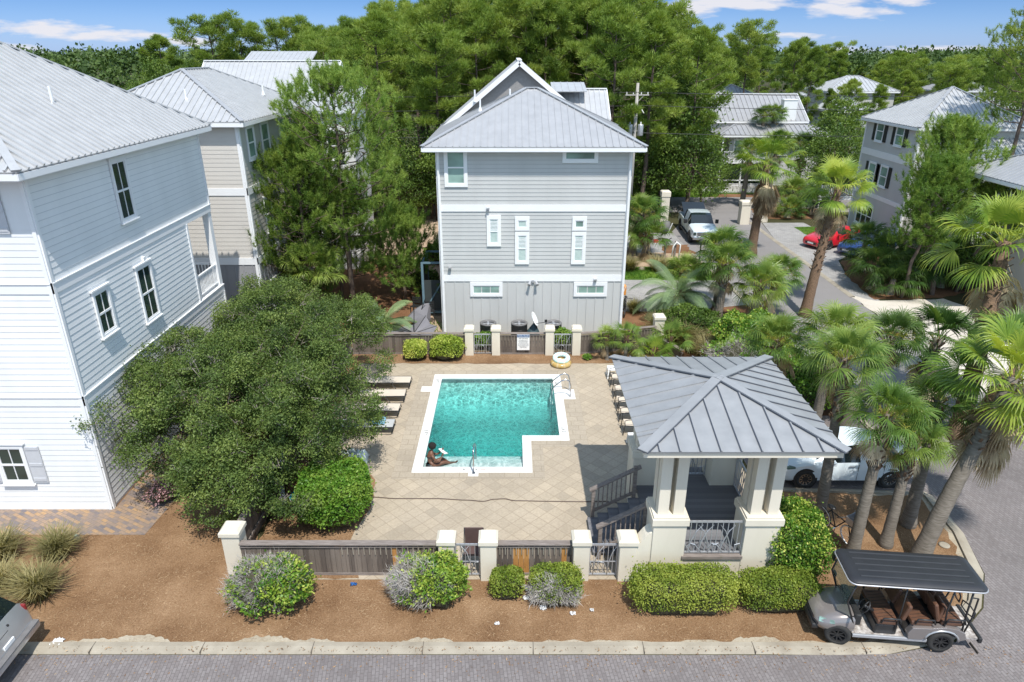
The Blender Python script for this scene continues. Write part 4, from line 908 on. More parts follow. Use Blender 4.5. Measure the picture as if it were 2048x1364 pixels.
# brown chair behind the front gate
t = thing('brown_chair', 'brown folding chair behind the front metal gate', 'chair', (-1.05,14.95,0)); br_ = pm('brown_fabric', (.10,.06,.055), (.08,.05,.045), 5, .8)
MB().box(-.25,.25,-.2,.25,.42,.46).build('seat', br_, t); MB().box(-.25,.25,.25,.29,.46,.98).build('backrest', br_, t); b = MB()
for x in (-.26,.26): b.bar((x,-.2,.44),(x,.28,0),.025); b.bar((x,.28,.98),(x,-.25,0),.025)
b.build('frame', M['black'], t)
# pool rings
def ring(name, label, c, r, q, m, m2, tilt):
    t = thing(name, label, 'pool ring', c, group='inflatable rings leaning on the rear gate'); t.rotation_euler = tilt
    b = MB(); n = 28; b.tube([(r*math.cos(a/n*math.tau), r*math.sin(a/n*math.tau), 0) for a in range(n)], q, 12, closed=True); b.build('tube', m, t, True)
    b = MB(); 
    for k in range(9):
        a0 = k/9*math.tau; b.tube([((r+.0)*math.cos(a0+i*.05), r*math.sin(a0+i*.05), .0) for i in range(5)], [q*1.02]*5, 12, cap=False)
    b.build('print_patches', m2, t, True); return t
ring('pool_ring', 'amber clear inflatable ring lying flat under the mint ring', (2.2,27.85,.11), .36, .115, pm('amber_vinyl', (.42,.27,.08), (.5,.36,.14), 3, .15), pm('pale_amber', (.55,.42,.22), None, 3, .2), (0,0,0))
ring('pool_ring', 'mint and white patterned inflatable ring on top of the amber ring', (2.22,27.95,.31), .29, .11, pm('mint_vinyl', (.60,.82,.78), (.5,.76,.72), 3, .2), pm('white_vinyl', (.85,.87,.85), None, 3, .2), (R(10),0,0))
# hose on the deck
pts = [(-4.55,17.95),(-3.6,17.86),(-2.4,17.86),(-1.4,17.78),(-.9,17.72),(-.55,17.83),(-.25,17.85),(.1,17.75),(1.2,17.72),(2.1,17.70),(2.9,17.72),(3.5,17.6)]
cp = []
for i in range(len(pts)-1):
    for k in range(6): f = k/6; f2 = f*f*(3-2*f); cp.append((pts[i][0]+(pts[i+1][0]-pts[i][0])*f, pts[i][1]+(pts[i+1][1]-pts[i][1])*f2, .026))
tag(MB().tube(cp, .014, 6).build('garden_hose', pm('brown_hose', (.09,.06,.045), None, 3, .5), None, True), 'thin brown hose stretched across the pool deck', 'hose')
# ---- person with book, on the pool step
skin = pm('brown_skin', (.16,.075,.045), (.13,.06,.035), 6, .5); hairm = pm('black_hair', (.008,.006,.006), (.015,.012,.01), 60, .9, bump=1, bscale=90)
def skinned(name, pts, edges, rad, m, parent, sub=2):
    me = bpy.data.meshes.new(name); me.from_pydata(pts, edges, []); me.materials.append(m); o = bpy.data.objects.new(name, me); COL.objects.link(o); o.parent = parent
    md = o.modifiers.new('skin','SKIN'); md.use_smooth_shade = True
    for i, r in enumerate(rad): me.skin_vertices[0].data[i].radius = (r, r) if not isinstance(r, tuple) else r
    me.skin_vertices[0].data[0].use_root = True
    md = o.modifiers.new('sub','SUBSURF'); md.levels = md.render_levels = sub; return o
PZ = -.137
pr_ = thing('person', 'person in dark swimwear sitting on the pool step and reading a book', 'person', (-2.78,19.86,PZ))
P_ = [(0,0,.13),(0.0,.02,.26),(0.0,.03,.40),(0.02,.05,.52),(.04,.07,.60),(.06,.09,.66)]
rad = [(.15,.12),(.12,.10),(.135,.10),(.10,.08),(.05,.05),(.055,.055)]; ed = [(0,1),(1,2),(2,3),(3,4),(4,5)]
def chain(root, ps, rs):
    a = root
    for p, r in zip(ps, rs): P_.append(p); rad.append(r); ed.append((a, len(P_)-1)); a = len(P_)-1
    return a
# arms: shoulders along the line that looks towards +x +y
a1 = chain(3, [(.10,-.13,.51),(.20,-.15,.36),(.30,-.07,.26),(.38,.06,.40)], [.05,.042,.036,.026]); a2 = chain(3, [(-.04,.22,.52),(.10,.30,.36),(.20,.32,.32),(.33,.30,.46)], [.05,.042,.036,.026])
k1 = chain(0, [(.10,-.06,.10),(.44,.10,.14),(.62,.22,.04),(.82,.34,-.02),(.90,.36,.04)], [.10,.068,.05,.035,.028]); k2 = chain(0, [(.08,.10,.10),(.36,.26,.20),(.52,.32,.04),(.66,.38,-.10),(.74,.38,-.12)], [.10,.068,.05,.035,.028])
skinned('body', P_, ed, rad, skin, pr_)
def blob(name, c, s_, m, parent, n=16, jag=0, seed=1):
    rnd = random.Random(seed); vs = []; fs = []; k = n//2
    for i in range(k+1):
        for j in range(n):
            a = math.pi*i/k; q = math.tau*j/n; r = 1+rnd.uniform(-jag,jag); vs.append((c[0]+s_[0]*r*math.sin(a)*math.cos(q), c[1]+s_[1]*r*math.sin(a)*math.sin(q), c[2]+s_[2]*r*math.cos(a)))
    for i in range(k):
        for j in range(n): fs.append((i*n+j,(i+1)*n+j,(i+1)*n+(j+1)%n,i*n+(j+1)%n))
    return MB().add(vs,fs).build(name, m, parent, True)
hd = Vector((.09,.11,.76)); ho = blob('head', hd, (.085,.078,.11), skin, pr_); 
blob('hair', hd+Vector((-.02,-.02,.045)), (.135,.13,.125), hairm, pr_, 20, .07, 3)
fd = Vector((.77,.62,-.15)).normalized(); sd = Vector((-fd.y,fd.x,0)).normalized()
b = MB(); nb_ = hd+fd*.085; b.tube([nb_+Vector((0,0,.02)), nb_+fd*.022-Vector((0,0,.03))], [.007,.014], 8); b.build('nose', skin, pr_, True)
b = MB()
for s_ in (-1,1): e_ = hd+fd*.078+sd*.03*s_+Vector((0,0,.02)); b.tube([e_-sd*.012, e_+sd*.012], .008, 6)
b.build('eyes', M['black'], pr_); b = MB(); e_ = hd+fd*.08-Vector((0,0,.055)); b.tube([e_-sd*.022, e_+sd*.022], .007, 6); b.build('mouth', pm('lips', (.15,.04,.035)), pr_)
b = MB()
for s_ in (-1,1): e_ = hd+sd*.085*s_; b.tube([e_+Vector((0,0,.025)), e_-Vector((0,0,.03))], .014, 6)
b.build('ears', skin, pr_, True)
for nm, w_, dr, s_ in (('hand', Vector((.38,.06,.40)), Vector((.45,.25,.85)).normalized(), -1), ('hand', Vector((.33,.30,.46)), Vector((.55,.2,.8)).normalized(), 1)):
    q = dr.cross(Vector((0,0,1))).normalized(); hp = [w_, w_+dr*.05, w_+dr*.085]; hr_ = [.026,(.04,.02),(.04,.018)]; he = [(0,1),(1,2)]
    for i in range(4):
        b0 = w_+dr*.085+q*(i-1.5)*.02; l_ = (.055,.068,.065,.05)[i]; n0 = len(hp); hp += [b0+dr*.012, b0+dr*(l_*.6)+Vector((.01,.0,-.004)), b0+dr*l_+Vector((.02,0,-.012))]; hr_ += [.0095,.0085,.0075]; he += [(2,n0),(n0,n0+1),(n0+1,n0+2)]
    n0 = len(hp); tb = w_+dr*.03-q*.03*s_; hp += [tb, tb+dr*.035-q*.025*s_]; hr_ += [.012,.009]; he += [(1,n0),(n0,n0+1)]
    skinned(nm, [tuple(p) for p in hp], he, hr_, skin, pr_, 1)
b = MB(); b.lathe([(.168,.03),(.175,.09),(.165,.15),(.14,.165)], 20); b.build('swim_bottom', M['black'], pr_, True); b = MB(); b.tube([(.145*math.cos(a/16*math.tau)+.01,.125*math.sin(a/16*math.tau)+.04,.42+.0) for a in range(16)], .016, 6, closed=True); b.build('swim_top', M['black'], pr_, True)
bk = thing('book', 'open white book held up by the person in the pool', 'book', (-2.78+.42,19.86+.22,PZ+.50)); bk.rotation_euler = (R(-28),R(20),R(-35))
MB().slab([(-.15,-.11,.02),(0,-.11,0),(0,.11,0),(-.15,.11,.02)], .016).slab([(0,-.11,0),(.15,-.11,.02),(.15,.11,.02),(0,.11,0)], .016).build('pages', M['plastic_white'], bk); MB().slab([(-.155,-.115,.003),(0,-.115,-.017),(0,.115,-.017),(-.155,.115,.003)], .004).slab([(0,-.115,-.017),(.155,-.115,.003),(.155,.115,.003),(0,.115,-.017)], .004).build('cover', pm('book_cover', (.6,.55,.4)), bk)
# ================================================================== BEHIND THE REAR FENCE
acm = pm('ac_casing', (.17,.165,.165), (.13,.125,.125), 6, .6)
def ac(label, x, y):
    t = thing('ac_unit', label, 'ac unit', (x,y,0), group='air conditioning units behind the grey house'); b = MB(); b.lathe([(.36,.12),(.38,.14),(.38,.92),(.40,.93),(.40,.98),(.36,1.0),(.30,1.0),(.28,.9)], 24)
    b.build('casing', acm, t, True); b = MB()
    for k in range(36): a = k/36*math.tau; b.bar((.385*math.cos(a),.385*math.sin(a),.15),(.385*math.cos(a),.385*math.sin(a),.9),.012)
    for z in (.3,.5,.7): b.tube([(.39*math.cos(k/24*math.tau),.39*math.sin(k/24*math.tau),z) for k in range(24)], .006, 4, closed=True)
    b.build('grille', M['black'], t); b = MB(); b.cyl((0,0),.27,.86,.88,20); b.build('fan_well', M['black'], t); b = MB()
    for k in range(4): a = k/4*math.tau; b.bar((0,0,.95),(.27*math.cos(a),.27*math.sin(a),.92),.1,.012)
    b.cyl((0,0),.05,.9,1.0,10); b.build('fan', M['alu'], t); MB().box(-.45,.45,-.45,.45,0,.12).build('pad', M['concrete'], t); return t
a0 = ac('round grey air conditioner behind the rear left pillar pair', -1.15, 30.6); dup(a0, (.35,30.6,0), 0, 'round grey air conditioner behind the sign panel'); dup(a0, (2.0,30.6,0), 0, 'round grey air conditioner behind the rear right gate')
t = thing('satellite_dish', 'white satellite dish on a dark stand between the air conditioners', 'satellite dish', (1.08,30.5,0)); b = MB(Matrix.Translation((-.05,0,1.18)) @ Matrix.Rotation(R(65),4,'Y') @ Matrix.Rotation(R(10),4,'X')); b.lathe([(0,0),(.15,.012),(.28,.045),(.36,.085),(.365,.08),(.28,.035),(.0,-.01)], 24); b.build('reflector', M['plastic_white'], t, True)
b = MB(); b.tube([(0,0,1.0),(.1,0,.9),(.12,0,0)], .025, 8); b.tube([(-.05,0,.95),(.5,-.05,1.05)], .015, 6); b.cbox((.54,-.05,1.12),(.12,.08,.12)); b.build('mount', M['black'], t); cloth_ = MB().tube([(-.1,.1,0),(-.05,.1,.5),(-.0,.1,.95)], [.42,.32,.05], 10).build('tarp_cover', pm('dark_green_tarp', (.035,.07,.08), None, 4, .6), t)
t = thing('outdoor_shower', 'blue-grey wooden shower stall beside the grey house', 'shower stall', (-4.05,34.6,0)); b = MB()
for x in (-.6,.58):
    for y in (-.6,1.6): b.box(x-.06,x+.06,y-.06,y+.06,0,3.0)
for y in (-.6,1.6): b.box(-.66,.64,y-.04,y+.04,2.9,3.0); b.box(-.66,.64,y-.035,y+.035,.2,.32)
for x in (-.6,.58): b.box(x-.04,x+.04,-.54,1.54,2.86,2.96); b.box(x-.035,x+.035,-.54,1.54,.2,.32)
b.bar((-.55,-.6,.35),(.5,-.6,2.1),.07); b.build('frame', M['bluegreen'], t); MB().box(-.55,.52,-.57,-.54,.35,2.0).box(-.62,-.59,-.5,1.5,.35,2.6).build('panel', pm('dark_panel', (.05,.06,.06)), t)
# fallen patio umbrella + second closed canopy + bar chairs
gm_ = pm('grey_canopy', (.19,.185,.20), (.15,.145,.16), 2, .8); t = thing('patio_umbrella', 'large grey patio umbrella tipped over behind the rear fence', 'umbrella', (-4.75,30.6,.35), R(12)); b = MB(); n = 6; cz = Vector((0,0,.05)); rim = [Vector((1.25*math.cos(a/n*math.tau)*(1.1 if a%2 else .9), 1.0*math.sin(a/n*math.tau), .35+.28*math.sin(a*2.1))) for a in range(n)]
for i in range(n): a, c = rim[i], rim[(i+1)%n]; mid = (a+c)/2*.93-Vector((0,0,.12)); b.add([cz,a,mid,c], [(0,1,2,3)])
o = b.build('canopy', gm_, t); md = o.modifiers.new('th','SOLIDIFY'); md.thickness = .015; b = MB(); [b.tube([cz+Vector((0,0,.03)), r_+Vector((0,0,.03))], .012, 5) for r_ in rim]; b.tube([cz-Vector((.0,.0,.1)), Vector((.1,.3,1.5))], .022, 6); b.build('ribs', M['black'], t)
t = thing('folded_umbrella', 'grey half-folded umbrella leaning beside the tipped umbrella', 'umbrella', (-4.9,32.2,.15), R(-20)); b = MB(); b.lathe([(.02,1.35),(.2,1.2),(.5,.7),(.62,.15),(.55,.1)], 8); o = b.build('canopy', gm_, t); o.rotation_euler = (R(-28),R(24),0); MB().tube([(0,0,0),(.55,.2,1.5)], .022, 6).build('pole', M['black'], t)
def barchair(label, x, y, rz):
    t = thing('bar_chair', label, 'chair', (x,y,0), rz, 'dark slatted patio chairs beside the grey house'); b = MB()
    for k in range(4): b.box(-.22,.22,-.2+k*.11,-.12+k*.11,.68,.7)
    b.build('seat', M['black'], t); b = MB()
    for k in range(3): b.box(-.22,.22,.2,.22,.8+k*.12,.88+k*.12)
    b.build('backrest', M['black'], t)
    for a in (-.22,.22):
        for c in (-.2,.21): MB().bar((a,c,0),(a,c,1.15 if c > 0 else .7),.035).build('leg', M['black'], t)
    return t
c0 = barchair('dark slatted high chair nearer the grey house shower stall', -4.25, 33.0, R(5)); dup(c0, (-5.05,33.7,0), R(-12), 'dark slatted chair farther back beside the half-folded umbrella')
# ---- utility pole and wires
wp = pm('grey_pole_wood', (.42,.40,.37), (.34,.32,.29), 3, .9, stretch=(6,6,.5)); t = thing('utility_pole', 'grey wooden utility pole with two transformers behind the grey house', 'utility pole', (9.5,55,0)); MB().tube([(0,0,0),(0,0,10.8)], [.17,.11], 12).build('pole', wp, t, True)
for dx in (-.33,.33): MB().lathe([(0,6.95),(.2,6.97),(.22,7.05),(.22,7.75),(.2,7.82),(.06,7.84),(.05,8.0),(0,8.0)], 16, (dx*1.25,-.1,0)).build('transformer', M['alu'], t, True)
b = MB(); b.box(-.9,.9,-.1,0,9.9,10.0); b.bar((0,-.05,9.4),(.55,-.05,9.95),.04); b.box(-.3,.3,-.12,-.05,7.3,7.36); b.build('crossarm', wp, t); b = MB()
for dx in (-.8,-.3,.3,.8): MB().cyl((dx,-.05),.04,10,10.15,8).build('insulator', M['plastic_white'], t)
for dx, z in ((-.35,9.3),(.4,8.9)): MB().tube([(dx,-.15,z),(dx*1.4,-.2,z-.25)], [.05,.03], 8).build('fuse', M['plastic_white'], t)
def wire(p, q, sag, r=.018):
    return [(p[0]+(q[0]-p[0])*k/16, p[1]+(q[1]-p[1])*k/16, p[2]+(q[2]-p[2])*k/16-sag*4*(k/16)*(1-k/16)) for k in range(17)]
wb = MB()
for z, s_ in ((10.15,.5),(9.2,.6),(7.2,.6)): wb.tube(wire((-55,58,z),(9.5,54.9,z),s_), .02, 4); wb.tube(wire((9.5,54.9,z),(70,62,z),s_), .02, 4)
tag(wb.build('power_lines', M['black']), 'three thin power lines strung across from the utility pole', 'power lines')
pillar('cream gate pillar left of the white pickup', 12.0, 53.6, .62, 3.0, 0, .7, 'tall cream entrance pillars'); pillar('cream gate pillar right of the road, left of the tall shaggy palm', 18.9, 55.2, .75, 1.9, 0, .5, 'tall cream entrance pillars'); pillar('cream gate pillar right of the tall shaggy palm', 20.7, 56.0, .7, 1.9, 0, .5, 'tall cream entrance pillars')
t = thing('picket_fence', 'white picket fence beyond the cross road', 'fence', (18.6,68.1,0)); b = MB(); [b.box(k*.14,k*.14+.085,0,.02,.1,1.0) for k in range(44)]; b.build('pickets', M['white_trim'], t); MB().box(0,6.2,.02,.05,.3,.38).box(0,6.2,.02,.05,.75,.83).build('rails', M['white_trim'], t)
t = thing('picket_fence', 'white porch railing left of the shuttered house', 'fence', (27.5,61,1.2)); b = MB(); [b.box(k*.16,k*.16+.08,0,.02,0,.9) for k in range(24)]; b.build('pickets', M['white_trim'], t); MB().box(-.2,4,-.1,.3,-.4,-.1).box(-.1,0,0,.1,-1.2,.9).box(3.8,3.9,0,.1,-1.2,.9).build('deck_edge', M['white_trim'], t)
t = thing('brown_fence', 'brown board fence beyond the yard left of the grey house', 'fence', (-13,58,0)); b = MB(); [b.box(k*.16,k*.16+.15,0,.03,0,1.6) for k in range(56)]; b.build('boards', M['wood'], t)
for lab, x, y, h, mm in (('leaning weathered post in the sandy patch beside a second post', 10.1,43.9,1.5,'wood_rail'), ('weathered post with a pale hose hung over it in the sandy patch', 10.75,43.9,1.5,'wood_rail')):
    t = thing('wooden_post', lab, 'post', (x,y,0), group='posts in the sandy patch'); MB().bar((0,0,0),(.04,0,h),.12).build('post', M[mm], t)
t = thing('hose_loop', 'pale hose looped over a wooden post in the sandy patch', 'hose', (10.75,43.8,0)); MB().tube([(-.2,-.1,.5),(-.15,-.1,1.2),(.05,-.1,1.5),(.3,-.1,1.3),(.25,-.1,.3)], .05, 6).build('hose', M['plastic_white'], t, True)
t = thing('path_lamp', 'slim black path light in the grass by the sandy patch', 'lamp', (12.4,43.7,0)); MB().cyl((0,0),.05,0,1.55,8).build('post', M['black'], t); MB().lathe([(.05,1.5),(.17,1.56),(.12,1.66),(0,1.7)], 12).build('lamp_head', M['black'], t)
t = thing('barbecue', 'small grey barrel beside the cream gate pillar', 'barrel', (11.9,52.0,0)); MB().lathe([(0,.1),(.3,.1),(.33,.5),(.3,.9),(0,1.0)], 14).build('barrel', acm, t, True); MB().tube([(.1,-.3,0),(.35,-.5,.9)], .04, 6).build('pipe', M['plastic_white'], t)
t = thing('toolbox', 'red tools and hose lying on the pale drive near the pickup', 'tools', (10.9,49.3,0)); MB().box(-.5,-.1,-.15,.15,0,.2).build('box', M['car_red'], t, bevel=.02); MB().tube([(-.2,.3,.05),(.2,.1,.3),(.6,.3,.05),(.9,.1,.3)], .03, 6).build('handle', M['black'], t); MB().box(.2,.6,-.1,.2,0,.15).build('base', M['black'], t, bevel=.02)
# litter and small lights on the mulch
lm = pm('paper', (.8,.8,.8), None, 5, .7)
for i, (px, py, s_, l) in enumerate([(116,1286,.16,'crumpled white paper near the kerb behind the silver vehicle'), (1051,1178,.12,'white paper scrap between the two front bushes'), (1052,1197,.10,'twisted white scrap below the small front bush'), (1086,1217,.09,'white scrap at the lower left of the grey twiggy bush'), (1145,1228,.08,'white scrap right of the grey twiggy bush'), (994,1248,.06,'tiny white scrap in the middle of the mulch'), (1183,1221,.05,'tiny white scrap below the stair gate')]):
    o = cloth('paper_scrap', l, 'litter', tuple(G(px,py)+Vector((0,0,.02))), s_*1.5, s_*1.2, lm, i+20, s_*.5, group='litter on the mulch')
o = cloth('blue_scrap', 'small blue plastic scrap on the mulch below the front fence', 'litter', tuple(G(708,1170)+Vector((0,0,.02))), .16, .08, pm('blue_scrap', (.03,.14,.4)), 31, .05)
t = thing('garden_light', 'small dark garden light at the edge of the clay walk', 'lamp', tuple(G(153,1080))); MB().lathe([(0,0),(.09,.02),(.11,.12),(.03,.16)], 12).build('lamp_head', acm, t, True); MB().lathe([(0,.16),(.06,.17),(.0,.19)],10).build('lens', M['glass_green'], t)
o = MB().lathe([(0,0),(.14,.005),(.15,.03),(.1,.035),(0,.03)], 16).build('valve_cover', M['concrete'], None, True); o.location = G(1888,1091); tag(o, 'round concrete valve cover in the mulch by the kerb', 'cover')
o = blob('rock', (0,0,.1), (.25,.18,.16), M['concrete'], None, 10, .15, 4); o.location = (8.35,42.2,0); tag(o, 'pale rock among grasses by the sandy patch', 'rock')
o = blob('shell_pile', (0,0,.06), (.35,.25,.14), M['plastic_white'], None, 12, .3, 4); o.location = (5.95,30.9,0); tag(o, 'heap of white stones behind the rear fence at the house corner', 'stones')
# ================================================================== VEHICLES
def wheel(parent, x, y, r, wd, side, rimm, spokes=10, turn=0):
    Mx = Matrix.Translation((x,y,r)) @ Matrix.Rotation(turn,4,'Z') @ Matrix.Rotation(R(90)*(-side),4,'X')     # local z = outwards
    b = MB(Mx); b.lathe([(r*.62,-wd/2),(r*.9,-wd/2),(r,-wd*.36),(r,wd*.36),(r*.9,wd/2),(r*.64,wd/2),(r*.62,wd*.3)], 28); ty = b.build('wheel', M['rubber'], parent, True)
    b = MB(Mx); b.lathe([(r*.62,wd*.44),(r*.58,wd*.44),(r*.56,wd*.1),(0,wd*.1)], 28); b.build('rim_well', M['black'], ty)
    b = MB(Mx); b.lathe([(r*.64,wd*.45),(r*.63,wd*.5),(r*.58,wd*.5),(r*.57,wd*.4)], 28); b.lathe([(.0,wd*.42),(r*.14,wd*.4),(r*.15,wd*.2)], 12)
    for k in range(spokes): a = k/spokes*math.tau; b.bar((r*.1*math.cos(a),r*.1*math.sin(a),wd*.34),(r*.59*math.cos(a),r*.59*math.sin(a),wd*.42),r*.09,.02)
    b.build('rim', rimm, ty); return ty
def carbody(parent, st, paint, glassx, pillars=(), name='body', wsx=None, rwx=None, crown=.03):
    """st: (x, zbottom, zbelt, ztop, wlow, wbelt, wtop); x from front to rear. cabin glass between belt and top over glassx"""
    rings = []
    for (x,zb,zbelt,zt,wl,wb,wt) in st:
        rings.append([(x,0,zb),(x,wl*.85,zb),(x,wl,zb+.12),(x,wl+.012,(zb+zbelt)/2+.05),(x,wb,zbelt),(x,wt,zt-crown),(x,wt*.55,zt-.004),(x,0,zt)])
    full = [r + [(p[0],-p[1],p[2]) for p in r[-2:0:-1]] for r in rings]; n = len(full[0]); b = MB(); g = MB(); V = [v for r in full for v in r]
    fb = []; fg = []
    for i in range(len(full)-1):
        xm = (st[i][0]+st[i+1][0])/2
        for k in range(n):
            f = (i*n+k, i*n+(k+1)%n, (i+1)*n+(k+1)%n, (i+1)*n+k); kk = k if k < 7 else n-1-k
            isg = False
            if kk == 4 and glassx[0] < xm < glassx[1] and not any(abs(xm-p) < q for p, q in pillars): isg = True
            if kk in (5,6) and ((wsx and wsx[0] < xm < wsx[1]) or (rwx and rwx[0] < xm < rwx[1])): isg = True
            (fg if isg else fb).append(f)
    b.add(V, fb + [tuple(range(n)), tuple((len(full)-1)*n+k for k in range(n))[::-1]]); o = b.build(name, paint, parent, True)
    px_ = pillars[0][0] if pillars else 0
    for nm, pick in (('side_window', lambda c: c.y > .3 and c.x < px_), ('side_window', lambda c: c.y > .3 and c.x > px_), ('side_window', lambda c: c.y < -.3 and c.x < px_), ('side_window', lambda c: c.y < -.3 and c.x > px_), ('windshield', None), ('rear_window', None)):
        g = MB()
        for f in fg:
            c = sum((Vector(V[i]) for i in f), Vector())/4; kk = min(q for q in [ (i % n) if (i % n) < 7 else n-(i % n) for i in f]); side = kk == 4
            if side: 
                if nm == 'side_window' and pick(c): g.add([V[i] for i in f], [(0,1,2,3)])
            elif (nm == 'windshield' and wsx and wsx[0] < c.x < wsx[1]) or (nm == 'rear_window' and rwx and rwx[0] < c.x < rwx[1]): g.add([V[i] for i in f], [(0,1,2,3)])
        if g.v: g.build(nm, M['glass_car'], parent, True)
    for q in (o,):
        md = q.modifiers.new('es','EDGE_SPLIT'); md.split_angle = R(38)
    return o
def arches(parent, xs, y, r):
    for x in xs:
        for s_ in (-1,1): MB().tube([(x,s_*(y-.2),r*1.0),(x,s_*(y+.004),r*1.0)], r*1.16, 24).build('wheel_arch', M['black'], parent)
def seams(parent, xs, y, z0, z1, m=None):
    b = MB()
    for x in xs:
        for s_ in (-1,1): b.box(x-.006,x+.006,s_*y-.006,s_*y+.006,z0,z1)
    b.build('door_seam', M['black'], parent)
def sedan(name, label, cat, loc, rz, paint, k=1.0, group=None):
    t = thing(name, label, cat, loc, rz, group)     # front at -x
    st = [(-2.28,.32,.52,.60,.55,.55,.45),(-2.22,.22,.60,.70,.74,.72,.60),(-2.0,.18,.68,.80,.86,.82,.68),(-1.6,.17,.76,.90,.89,.86,.72),(-1.2,.17,.84,.97,.895,.87,.74),(-1.05,.17,.88,1.0,.90,.87,.74),(-.55,.17,.92,1.27,.90,.87,.66),(-.2,.17,.93,1.41,.90,.87,.60),(.3,.17,.94,1.455,.90,.87,.58),(.8,.17,.95,1.42,.90,.87,.57),(1.2,.17,.96,1.31,.90,.86,.58),(1.62,.18,.99,1.13,.89,.85,.66),(1.9,.19,1.0,1.07,.87,.83,.68),(2.15,.24,.98,1.05,.80,.77,.64),(2.26,.35,.90,.98,.66,.66,.56)]
    carbody(t, st, paint, (-.75,1.5), ((.55,.08),), wsx=(-1.0,-.22), rwx=(1.0,1.6))
    arches(t, (-1.38,1.34), .90, .33)
    for x in (-1.38,1.34):
        for s_ in (-1,1): wheel(t, x, s_*.82, .33, .2, s_, M['chrome'], 10)
    seams(t, (-.75,.25,1.08), .905, .3, .88)
    for s_ in (-1,1):
        MB().slab([(-2.24,s_*.5,.66),(-2.02,s_*.82,.72),(-1.75,s_*.87,.78),(-2.1,s_*.6,.74)], .08).build('headlight', M['glass_green'], t)
        MB().slab([(2.02,s_*.84,.98),(2.25,s_*.62,.92),(2.2,s_*.66,.78),(1.8,s_*.875,.93)], .06).build('taillight', M['car_red'], t)
    for s_ in (-1,1): MB().cbox((-.62,s_*1.0,1.0),(.14,.2,.13)).build('mirror', paint, t, bevel=.03)
    b = MB(); [b.cbox((x,s_*.925,.82),(.18,.03,.025)) for x in (.02,.98) for s_ in (-1,1)]; b.build('door_handle', M['chrome'], t)
    b = MB(); b.box(-2.32,-2.2,-.45,.45,.35,.5); b.build('grille', M['black'], t, bevel=.02); b = MB(); b.box(-2.335,-2.31,-.24,.24,.38,.48); b.build('number_plate', M['plastic_white'], t)
    return t
sedan('white_sedan', 'white four-door sedan parked beneath the palms beside the gazebo', 'car', (10.8,19.35,.014), R(0), M['car_white'])
p = G(1655,492); sedan('red_coupe', 'bright red car parked beyond the palm on the pale drive', 'car', (23.3,48.6,.012), R(28), M['car_red']); sedan('blue_car', 'dark blue car mostly hidden behind the rough palm trunk', 'car', (24.9,46.6,.012), R(28), M['car_blue'])
# ---- white pickup, facing the camera (-y)
t = thing('pickup_truck', 'white pickup truck with open dark bed cover facing the camera', 'truck', (14.15,51.2,.012), R(90-3))
st = [(-2.85,.45,.95,1.0,.80,.80,.7),(-2.8,.42,1.02,1.1,.93,.9,.8),(-2.5,.42,1.06,1.18,.97,.94,.84),(-1.5,.42,1.12,1.24,.98,.95,.85),(-1.3,.42,1.15,1.27,.98,.95,.84),(-.75,.42,1.18,1.78,.98,.95,.74),(-.4,.42,1.18,1.88,.98,.95,.72),(.7,.42,1.18,1.90,.98,.95,.72),(1.0,.42,1.18,1.86,.98,.95,.74),(1.12,.42,1.18,1.22,.98,.95,.9)]
carbody(t, st, M['car_white'], (-1.2,.95), ((.1,.06),), wsx=(-1.35,-.5), rwx=(.98,1.2))
b = MB(); b.box(1.1,3.0,-.98,-.90,.5,1.2); b.box(1.1,3.0,.90,.98,.5,1.2); b.box(2.92,3.0,-.9,.9,.5,1.2); b.box(1.1,2.95,-.9,.9,.5,.62); b.build('bed', M['car_white'], t, bevel=.03)
b = MB(); b.slab([(1.15,-.88,1.32),(1.15,.88,1.32),(2.9,.86,2.0),(2.9,-.86,2.0)], .06); b.box(1.2,1.26,-.3,-.28,1.3,1.3+.01); b.build('bed_cover', pm('dark_cover', (.02,.03,.045), None, 3, .45), t, bevel=.03)
b = MB(); b.box(-2.95,-2.8,-.92,.92,.42,.62); b.box(-2.9,-2.82,-.66,.66,.66,.98); b.build('chrome_grille', M['chrome'], t, bevel=.03)
b = MB(); [b.box(-2.91,-2.895,-.6,.6,.70+k*.07,.73+k*.07) for k in range(4)]; b.build('grille_slots', M['black'], t); [MB().box(-2.89,-2.75,s_*.9-(.2 if s_ > 0 else 0),s_*.9+(.2 if s_ < 0 else 0),.74,.96).build('headlight', M['glass'], t, bevel=.02) for s_ in (-1,1)]
arches(t, (-1.85,2.0), .98, .42); seams(t, (-1.05,.1,1.03), .985, .55, 1.12)
for x in (-1.85,2.0):
    for s_ in (-1,1): wheel(t, x, s_*.90, .43, .28, s_, M['black'], 8)
for s_ in (-1,1): MB().cbox((-.85,s_*1.16,1.32),(.14,.24,.3)).build('mirror', M['black'], t, bevel=.03)
MB().box(-1.2,1.2,.98,1.12,.42,.47).box(-1.2,1.2,-1.12,-.98,.42,.47).build('side_step', M['black'], t)
